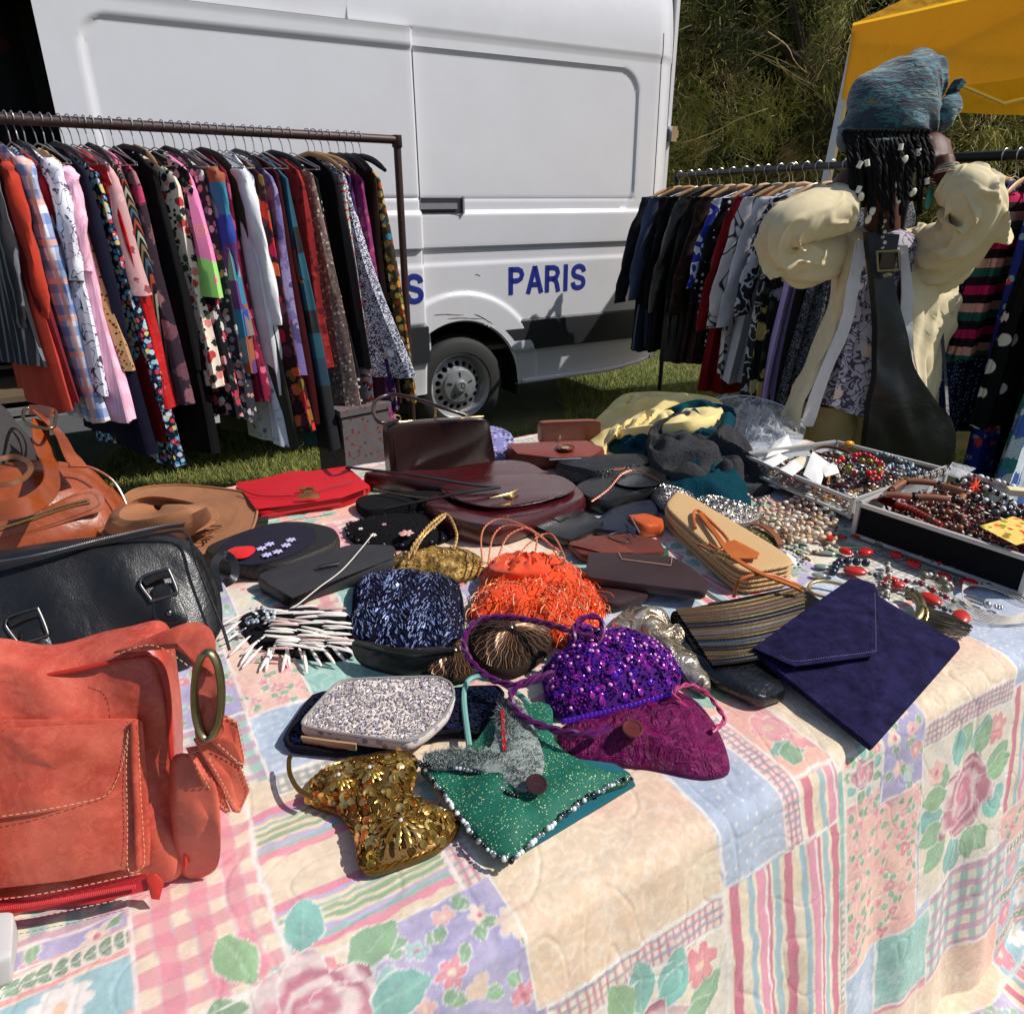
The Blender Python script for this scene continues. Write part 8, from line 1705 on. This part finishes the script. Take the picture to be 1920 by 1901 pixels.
# joints
YB =2.68
pel =PW(1590,850,YB +.08); chest =PW(1650,560,YB); nkb =PW(1655,452,YB +.01); head =PW(1655,318,YB -.03)
shL,shR =PW(1592,470,YB +.02),PW(1722,470,YB +.05)
elL,wrL =PW(1462,470,YB -.20),PW(1566,372,YB -.14); haL =PW(1592,318,YB -.06)
elR,wrR =PW(1838,420,YB -.22),PW(1768,318,YB -.18); haR =PW(1762,268,YB -.14)
B =MB()
hz =pel.z
def bt(pts,r,n=14): B.tube(cr(pts,5),[x for x in np.interp(np.linspace(0,len(r)-1,(len(pts)-1)*5+1),range(len(r)),r)],n)
bt([pel -UP *.05,pel.lerp(chest,.45),chest,nkb -UP *.05],[.135,.125,.145,.09])
B.ell(chest -UP *.02,(.175,.11,.16),16,10); B.ell(pel,(.165,.12,.13),16,10)
bt([nkb -UP *.04,nkb.lerp(head,.6),head],[.062,.056,.06])
for s in (-1,1):
    hp =pel +SX *.085*s -UP *.05; kn =Vector((hp.x +.01*s,hp.y -.03,.50)); an =Vector((hp.x +.015*s,hp.y +.02,.09)); bt([hp,hp.lerp(kn,.5)+Vector((0,-.01,0)),kn,kn.lerp(an,.35)+Vector((0,.02,0)),an],[.095,.078,.056,.058,.038])
    B.ell(an +Vector((0,-.07,-.055)),(.045,.125,.035),12,8)
for sh,el,wr_ in ((shL,elL,wrL),(shR,elR,wrR)):
    bt([chest.lerp(nkb,.6),sh,sh.lerp(el,.5),el,el.lerp(wr_,.4),wr_],[.07,.062,.048,.042,.042,.033])
# head: skull, jaw, nose, lips, ears, brow
HF =(Vector((-.16,-1,-.42))).normalized()
HU =(UP -HF *UP.dot(HF)).normalized(); HX =HU.cross(-HF).normalized()
hm =Matrix((HX,-HF,HU)).transposed()
def hd(x,f,u): return head +HX *x +HF *f +HU *u
B.ell(hd(0,-.01,.03),(.078,.098,.098),22,16,hm); B.ell(hd(0,.022,-.055),(.056,.062,.062),18,12,hm); B.ell(hd(0,.058,-.098),(.024,.022,.020),12,8,hm)
B.tube([hd(0,.088,.018),hd(0,.100,-.012),hd(0,.110,-.032)],[.009,.011,.015],10);
for s in (-1,1):
    B.ell(hd(.013*s,.097,-.036),(.010,.011,.008),8,6,hm); B.ell(hd(.082*s,-.004,-.01),(.010,.020,.032),10,8,hm); B.ell(hd(.036*s,.064,-.026),(.024,.022,.020),10,8,hm); B.tube([hd(.012*s,.088,.030),hd(.034*s,.084,.036),(hd(.056*s,.066,.028))],[.007,.008,.005],7)
B.tube([hd(-.024,.078,-.066),hd(-.008,.090,-.062),hd(.008,.090,-.062),hd(.024,.078,-.066)],[.004,.008,.008,.004],8); B.tube([hd(-.020,.080,-.074),hd(0,.090,-.077),hd(.020,.080,-.074)],[.004,.009,.004],8)
# hands: palm and five bent fingers each
def hand(wr_,dirv,palm_n,across,curl,s=1.0,thumb=1):
    d =dirv.normalized(); a =(across -d *across.dot(d)).normalized(); n_ =d.cross(a).normalized()
    if n_.dot(palm_n) < 0: n_ =-n_
    hm_ =Matrix((a,n_,d)).transposed(); B.ell(wr_ +d *.050*s,(.040*s,.017*s,.054*s),14,10,hm_); B.tube([wr_ -d *.01,wr_ +d *.03],[.026*s,.030*s],12)
    for k,(off,L,cu) in enumerate(((.030,.072,curl *.9),(.010,.080,curl),(-.010,.075,curl *1.05),(-.029,.060,curl *1.15))):
        p =wr_ +d *(.088-abs(off)*.25)*s +a *off *s; dd =d.copy(); pts =[wr_ +d *.05*s +a *off *.9*s,p]
        for j,f in enumerate((.45,.32,.26)):
            dd =(Matrix.Rotation(-cu *(.6+.25*j),3,a) @ dd) if (Matrix.Rotation(-.3,3,a) @ d).dot(palm_n) > 0 else (Matrix.Rotation(cu *(.6+.25*j),3,a) @ dd); p =p +dd *L *f *s; pts.append(p)
        B.tube(pts,[.0095*s,.0098*s,.0088*s,.008*s,.0065*s],9); B.ell(p,.0066*s,8,6)
    tb_ =wr_ +d *.022*s +a *.026*thumb *s; t1 =tb_ +(d *.6+a *.75*thumb +palm_n.normalized()*.35).normalized()*.036*s; t2 =t1 +(d *.9+palm_n.normalized()*.5+a *.1*thumb).normalized()*.032*s; t3 =t2 +(d *.8+palm_n.normalized()*.6-a *.25*thumb).normalized()*.022*s
    B.tube([tb_,t1,t2,t3],[.016*s,.012*s,.010*s,.0075*s],10); B.ell(t3,.0078*s,8,6)
hand(wrR,haR -wrR +Vector((0,.03,.02)),Vector((-.5,1,.1)),Vector((1,.35,0)),1.0,1.3,-1)
hand(wrL,haL -wrL +Vector((0,.0,.03)),Vector((1,.5,.1)),Vector((.3,-1,.1)),.75,1.1,1)
body =B.build('body',M['skin'],PT)
rm =body.modifiers.new('one_surface','REMESH'); rm.mode ='VOXEL'; rm.voxel_size =.0052; rm.use_smooth_shade =True
sm_ =body.modifiers.new('soften','SMOOTH'); sm_.factor =.5; sm_.iterations =2
for s in (-1,1):
    MB().ell(hd(.034*s,.072,.006),(.016,.010,.010),12,8,hm).build('eye',plain('eye_white',rgb(190,180,170),.2),PT); MB().ell(hd(.034*s,.0805,.005),(.0065,.003,.0065),10,6,hm).build('iris',plain('iris_dark',rgb(30,18,14),.1),PT)
    MB().ell(hd(.034*s,.073,.010),(.018,.0115,.0085),12,8,hm).build('eyelid',M['skin'],PT)
# ---- head wrap
hw =NT('marbled_wrap'); wn =hw.noise(5,5,vec=hw.P((1,1,5.5),rot=(0,.35,0)),dist=.7,rough=.62); wc2 =hw.ramp(wn.outputs[0],[(.30,rgb(20,24,32)),(.42,rgb(50,64,76)),(.47,rgb(36,44,54)),(.50,rgb(60,130,136)),(.535,rgb(56,50,74)),(.60,rgb(112,140,134)),(.64,rgb(48,54,70)),(.74,rgb(150,146,100))])
hw.bump(hw.noise(26,3,vec=hw.P((1,1,3.0),rot=(0,.5,0)),dist=1).outputs[0],.7,.012); hw.bump(hw.noise(500,2).outputs[0],.4,.001); hwm =hw.done(wc2,.9,sheen=.3)
def wfold(f,a): return .012*math.sin(a *3+f *7)+.009*math.sin(f *26+a *1.5)
loft([PW(1656,268,YB -.03),PW(1658,246,YB -.03),PW(1672,214,YB -.02),PW(1698,184,YB),PW(1728,164,YB +.01),PW(1752,158,YB +.01),PW(1766,160,YB +.01)],[(.134,.125),(.146,.140),(.150,.145),(.136,.135),(.106,.11),(.07,.075),(.03,.03)],n=56,fold=lambda f,a: .006*math.sin(a *4+f *9)+.007*math.sin(f *21+a *2.4)-.010*math.exp(-(math.sin(f *8+a *.5)/.2) ** 2),sub=9).build('head_wrap',hwm,PT)
mb =MB(); mb.tube(cr([PW(1577,240,YB -.03),PW(1592,258,YB -.13),PW(1655,262,YB -.178),PW(1718,254,YB -.14),PW(1738,236,YB -.03)],7),.013,10,sq=(1,.6)); mb.build('wrap_band',hwm,PT)
loft([PW(1736,232,YB -.03),PW(1762,226,YB -.05),PW(1778,205,YB -.05),PW(1786,184,YB -.02)],[(.03,.03),(.042,.035),(.038,.035),(.02,.02)],n=24,wr=.004,wf=20).build('wrap_knot',hwm,PT)
MB().ribbon(cr([PW(1782,178,YB -.03),PW(1795,158,YB -.05),PW(1804,164,YB -.05)],5),.035,.005,Vector((0,-1,0))).build('wrap_tail',hwm,PT)
# ---- braids with beads
rg =random.Random(21); bw =MB(); bwm =MB().tube([(0,0,-.008),(0,0,.008)],.0062,10).mesh('bead',M['cream_bead']); cow =MB().ell((0,0,0),(.0085,.004,.012),12,8).mesh('shell_bead',plain('ivory_bead',rgb(220,212,190),.35))
ends =[(1598,420,1592),(1606,408,1598),(1616,380,1604),(1600,395,1588),(1630,416,1616),(1642,352,1626),(1636,402,1630),(1652,380,1640),(1664,395,1652),(1686,376,1668),(1684,352,1676),(1700,372,1686),(1706,360,1694),(1712,322,1700),(1722,366,1712),(1722,300,1718),(1736,350,1728),(1744,330,1738),(1596,372,1584),(1672,430,1662),(1648,440,1646),(1690,404,1690)]
beads_at =[(1612,309),(1626,306),(1689,276),(1722,286),(1690,307),(1710,318),(1642,341),(1610,356),(1654,364),(1688,356),(1598,398),(1630,404),(1706,350),(1738,340),(1672,400)]
shells_at =[(1615,369),(1684,347),(1712,361),(1685,374),(1628,412),(1603,408),(1636,396),(1696,300)]
for i,(ex,ey,tx) in enumerate(ends):
    Y0 =YB -.15-.03*math.cos((tx -1665)/60); a =PW(tx,258,Y0); e =PW(ex,ey,Y0 -.045); mid =a.lerp(e,.5)+Vector((rg.gauss(0,.008),-.02,0)); pts =cr([a +UP *.02,a,mid,e],7)
    for s in range(3): bw.tube([p +Vector((.0042*math.cos(j *1.1+s *2.09),.0042*math.sin(j *1.1+s *2.09),0)) for j,p in enumerate(pts)],.0048,5)
bw.build('braids',hair,PT,kind='stuff')
mb =MB()
for k in (0,1,2,3,11,12,13): x =1590+k *10.5; mb.tube(cr([PW(x,252,YB -.12),PW(x +rg.gauss(0,4),330,YB -.155-.02*math.sin(k)),PW(x +rg.gauss(0,5),372+rg.random()*30,YB -.15)],6),.008,6)
mb.build('braid_curtain',hair,PT,kind='stuff')
for (x,y) in beads_at:
    o =place(bwm,'bead',PT,PW(x,y,YB -.215),Matrix.Rotation(rg.gauss(0,.3),3,'Y'),rg.uniform(1.0,1.3))
for (x,y) in shells_at: place(cow,'shell_bead',PT,PW(x,y,YB -.225),Matrix.Rotation(rg.gauss(0,.3),3,'Y'),1.15)
# ---- clothes
lin =NT('cream_linen'); ln1 =lin.noise(26,4); lin.bump(lin.noise(6,2,dist=1.2).outputs[0],.5,.014); lin.bump(lin.noise(420,2).outputs[0],.4,.0012); linm =lin.done(lin.mix(ln1.outputs[0],rgb(200,182,140),rgb(224,208,172)),.9)
shm =squig('swirl_shirt',rgb(176,168,178),rgb(70,64,84),26,.045,extra=[rgb(170,60,70),rgb(176,168,178),rgb(190,170,150),rgb(176,168,178)])
tro =fabric('sand_trousers',rgb(196,170,112)); lit =fabric('white_lining',rgb(210,204,204),folds=.012)
wt =.012
# trousers
for s,(hx,hy) in zip((-1,1),((1545,800),(1612,800))):
    h0 =PW(hx,hy,YB +.02); loft([h0 +UP *.10,h0,Vector((h0.x +.0,h0.y,.45)),Vector((h0.x,h0.y,.07))],[(.085,.11),(.10,.12),(.085,.095),(.075,.085)],n=28,wr=.006,wf=14,seed=s).build('trouser_leg',tro,PT)
# shirt
loft([nkb +UP *.01+Vector((0,.01,0)),PW(1655,480,YB),PW(1645,560,YB -.01),PW(1622,650,YB -.02),PW(1590,735,YB -.02),PW(1574,772,YB -.03)],[(.07,.07),(.165,.11),(.16,.12),(.155,.125),(.155,.13),(.15,.13)],n=40,wr=.008,wf=12,seed=3,cap=False).build('shirt',shm,PT)
MB().ribbon(cr([PW(1624,470,YB -.125),PW(1612,560,YB -.145),PW(1590,660,YB -.16),PW(1566,762,YB -.17)],6),.03,.004,Vector((0,-1,0))).build('button_placket',shm,PT)
# jacket: back, two front panels, collar, sleeves
sheetP([[PW(1575,452,YB +.12),PW(1655,440,YB +.15),PW(1745,452,YB +.14)],[PW(1560,600,YB +.16),PW(1650,600,YB +.19),PW(1770,600,YB +.16)],[PW(1500,800,YB +.18),PW(1620,830,YB +.2),PW(1760,800,YB +.17)],[PW(1480,900,YB +.18),PW(1600,930,YB +.2),PW(1760,900,YB +.17)]],wr=wt).build('jacket_back',linm,PT)
sheetP([[PW(1572,446,YB +.08),PW(1586,440,YB -.06),PW(1606,446,YB -.13)],[PW(1562,520,YB +.04),PW(1576,520,YB -.12),PW(1594,520,YB -.16)],[PW(1540,610,YB +.04),PW(1552,615,YB -.13),PW(1574,614,YB -.17)],[PW(1500,700,YB +.04),PW(1512,706,YB -.14),PW(1534,704,YB -.18)],[PW(1466,780,YB +.04),PW(1480,786,YB -.12),PW(1502,780,YB -.17)],[PW(1448,860,YB +.04),PW(1466,880,YB -.10),PW(1490,870,YB -.15)]],nu=8,nv=7,wr=.010,wf=12,seed=5).build('jacket_front',linm,PT)
sheetP([[PW(1604,450,YB -.132),PW(1628,452,YB -.14)],[PW(1592,520,YB -.168),PW(1614,522,YB -.165)],[PW(1572,612,YB -.178),PW(1594,614,YB -.17)],[PW(1532,704,YB -.185),PW(1558,704,YB -.18)],[PW(1498,800,YB -.16),PW(1526,800,YB -.16)]],wr=.004,wf=12,seed=6).build('jacket_lining',lit,PT)
sheetP([[PW(1690,452,YB -.10),PW(1725,448,YB -.04),PW(1762,460,YB +.08)],[PW(1702,540,YB -.15),PW(1752,540,YB -.10),PW(1800,545,YB +.04)],[PW(1700,620,YB -.16),PW(1750,620,YB -.11),PW(1790,620,YB +.04)],[PW(1712,700,YB -.17),PW(1738,700,YB -.12),PW(1768,690,YB +.04)],[PW(1722,760,YB -.16),PW(1738,765,YB -.12),PW(1752,760,YB +.04)]],nu=8,nv=8,wr=.012,wf=11,seed=8).build('jacket_front',linm,PT)
sheetP([[PW(1688,460,YB -.125),PW(1700,460,YB -.13)],[PW(1690,560,YB -.165),PW(1712,560,YB -.165)],[PW(1692,640,YB -.175),PW(1714,650,YB -.175)],[PW(1716,740,YB -.17),PW(1728,740,YB -.17)]],wr=.003,seed=4).build('jacket_lining',lit,PT)
def sleeve_wr(seed,amp=.014):
    def f(t,a):
        n0 =mnoise.noise(Vector((t *4,math.cos(a)*1.2,math.sin(a)*1.2+seed))); n1 =mnoise.noise(Vector((t *7+5,math.cos(a)*1.5+seed,math.sin(a)*1.5)))
        u =t *30+5*n0 +1.3*math.sin(a +seed); v =a *3+t *9+4*n1
        env =.45+.9*math.exp(-((t -.5)/.22) ** 2)
        return amp *env *(1.5*max(0,math.cos(u)) ** 4*max(0,.5+1.5*n1)+1.0*max(0,math.cos(v)) ** 4*max(0,.4+1.5*n0)+.9*n0 -.3)
    return f
loft([PW(1618,462,YB +.02),PW(1580,468,YB -.02),PW(1520,482,YB -.12),PW(1462,468,YB -.2),PW(1470,430,YB -.24),PW(1510,408,YB -.22),PW(1552,398,YB -.17),PW(1572,392,YB -.15)],[(.06,.07),(.064,.072),(.060,.066),(.062,.064),(.070,.068),(.078,.075),(.083,.080),(.084,.081)],side=Vector((0,-1,.2)),n=110,fold=sleeve_wr(1,.011),wr=0,sub=16,sag=.03,cap=False).build('sleeve',linm,PT)
loft([PW(1682,474,YB +.03),PW(1722,478,YB +.02),PW(1772,466,YB -.09),PW(1822,424,YB -.2),PW(1842,388,YB -.24),PW(1818,360,YB -.24),PW(1790,348,YB -.21),PW(1770,340,YB -.19)],[(.07,.08),(.09,.098),(.096,.10),(.082,.088),(.07,.078),(.066,.074),(.062,.066),(.052,.054)],side=Vector((0,-1,.2)),n=120,fold=sleeve_wr(4,.017),wr=0,sub=16,sag=.045,cap=False).build('sleeve',linm,PT)
# black sling bag worn across the front
blk =leather('soft_black_leather',rgb(20,20,21),.42,.0004,400,.012,wscale=6)
sheetP([[PW(1624,436,YB -.15),PW(1684,440,YB -.16)],[PW(1634,530,YB -.185),PW(1676,530,YB -.19)],[PW(1640,600,YB -.20),PW(1694,606,YB -.205)],[PW(1640,680,YB -.21),PW(1712,690,YB -.22)],[PW(1636,760,YB -.23),PW(1758,752,YB -.24)],[PW(1628,830,YB -.23),PW(1786,790,YB -.23)],[PW(1624,890,YB -.22),PW(1786,880,YB -.22)]],nu=14,nv=6,wr=.012,wf=7,seed=11,thick=.03).build('sling_bag',blk,PT)
MB().ribbon(cr([PW(1778,800,YB -.2),PW(1772,700,YB -.08),PW(1764,600,YB -.0)],6),.012,.004,Vector((0,-1,0))).build('bag_strap',blk,PT)
# jewellery worn
T =MB(); T.ribbon([PW(x,y,YB -.215) for x,y in ((1644,472),(1684,470),(1686,506),(1646,508))],.008,.008,Vector((0,-1,0)),True); pn =T.build('pendant_frame',M['brass'],PT)
MB().box(PW(1665,489,YB -.205),(.05,.006,.05)).build('pendant_stone',plain('pendant_stone',rgb(60,40,30),.3),PT)
MB().ell(PW(1664,516,YB -.215),(.016,.006,.010),12,8).build('pendant_drop',M['brass'],PT)
for k in range(7): MB().ell(PW(1655+(k % 2)*4,405+k *10,YB -.20),.006,8,6).build('neck_bead',M['cream_bead'] if k % 2 else M['silver'],PT)
fdir =(haR -wrR).normalized()
for k,(mt,r) in enumerate(((M['silver'],.043),(M['steel'],.046),(M['silver'],.049),(plain('rose_bangle',rgb(170,130,120),.4),.050))):
    c =wrR -fdir *(.0+k *.010); MB().lathe(c,[(r,-.003),(r +.003,0),(r,.003),(r -.003,0),(r,-.003)],fdir +Vector((.1*k -.1,0,.1)),28).build('bangle',mt,PT)
fd2 =(haL -wrL).normalized()
for k in range(2): MB().lathe(wrL +fd2 *.012*k,[(.036,-.003),(.040,0),(.036,.003),(.033,0),(.036,-.003)],fd2,24).build('bangle',M['silver'] if k else M['brass'],PT)
MB().ell(PW(1742,372,YB -.17),(.012,.006,.035),10,8).build('turquoise_drop',plain('turquoise',rgb(60,150,150),.3),PT)
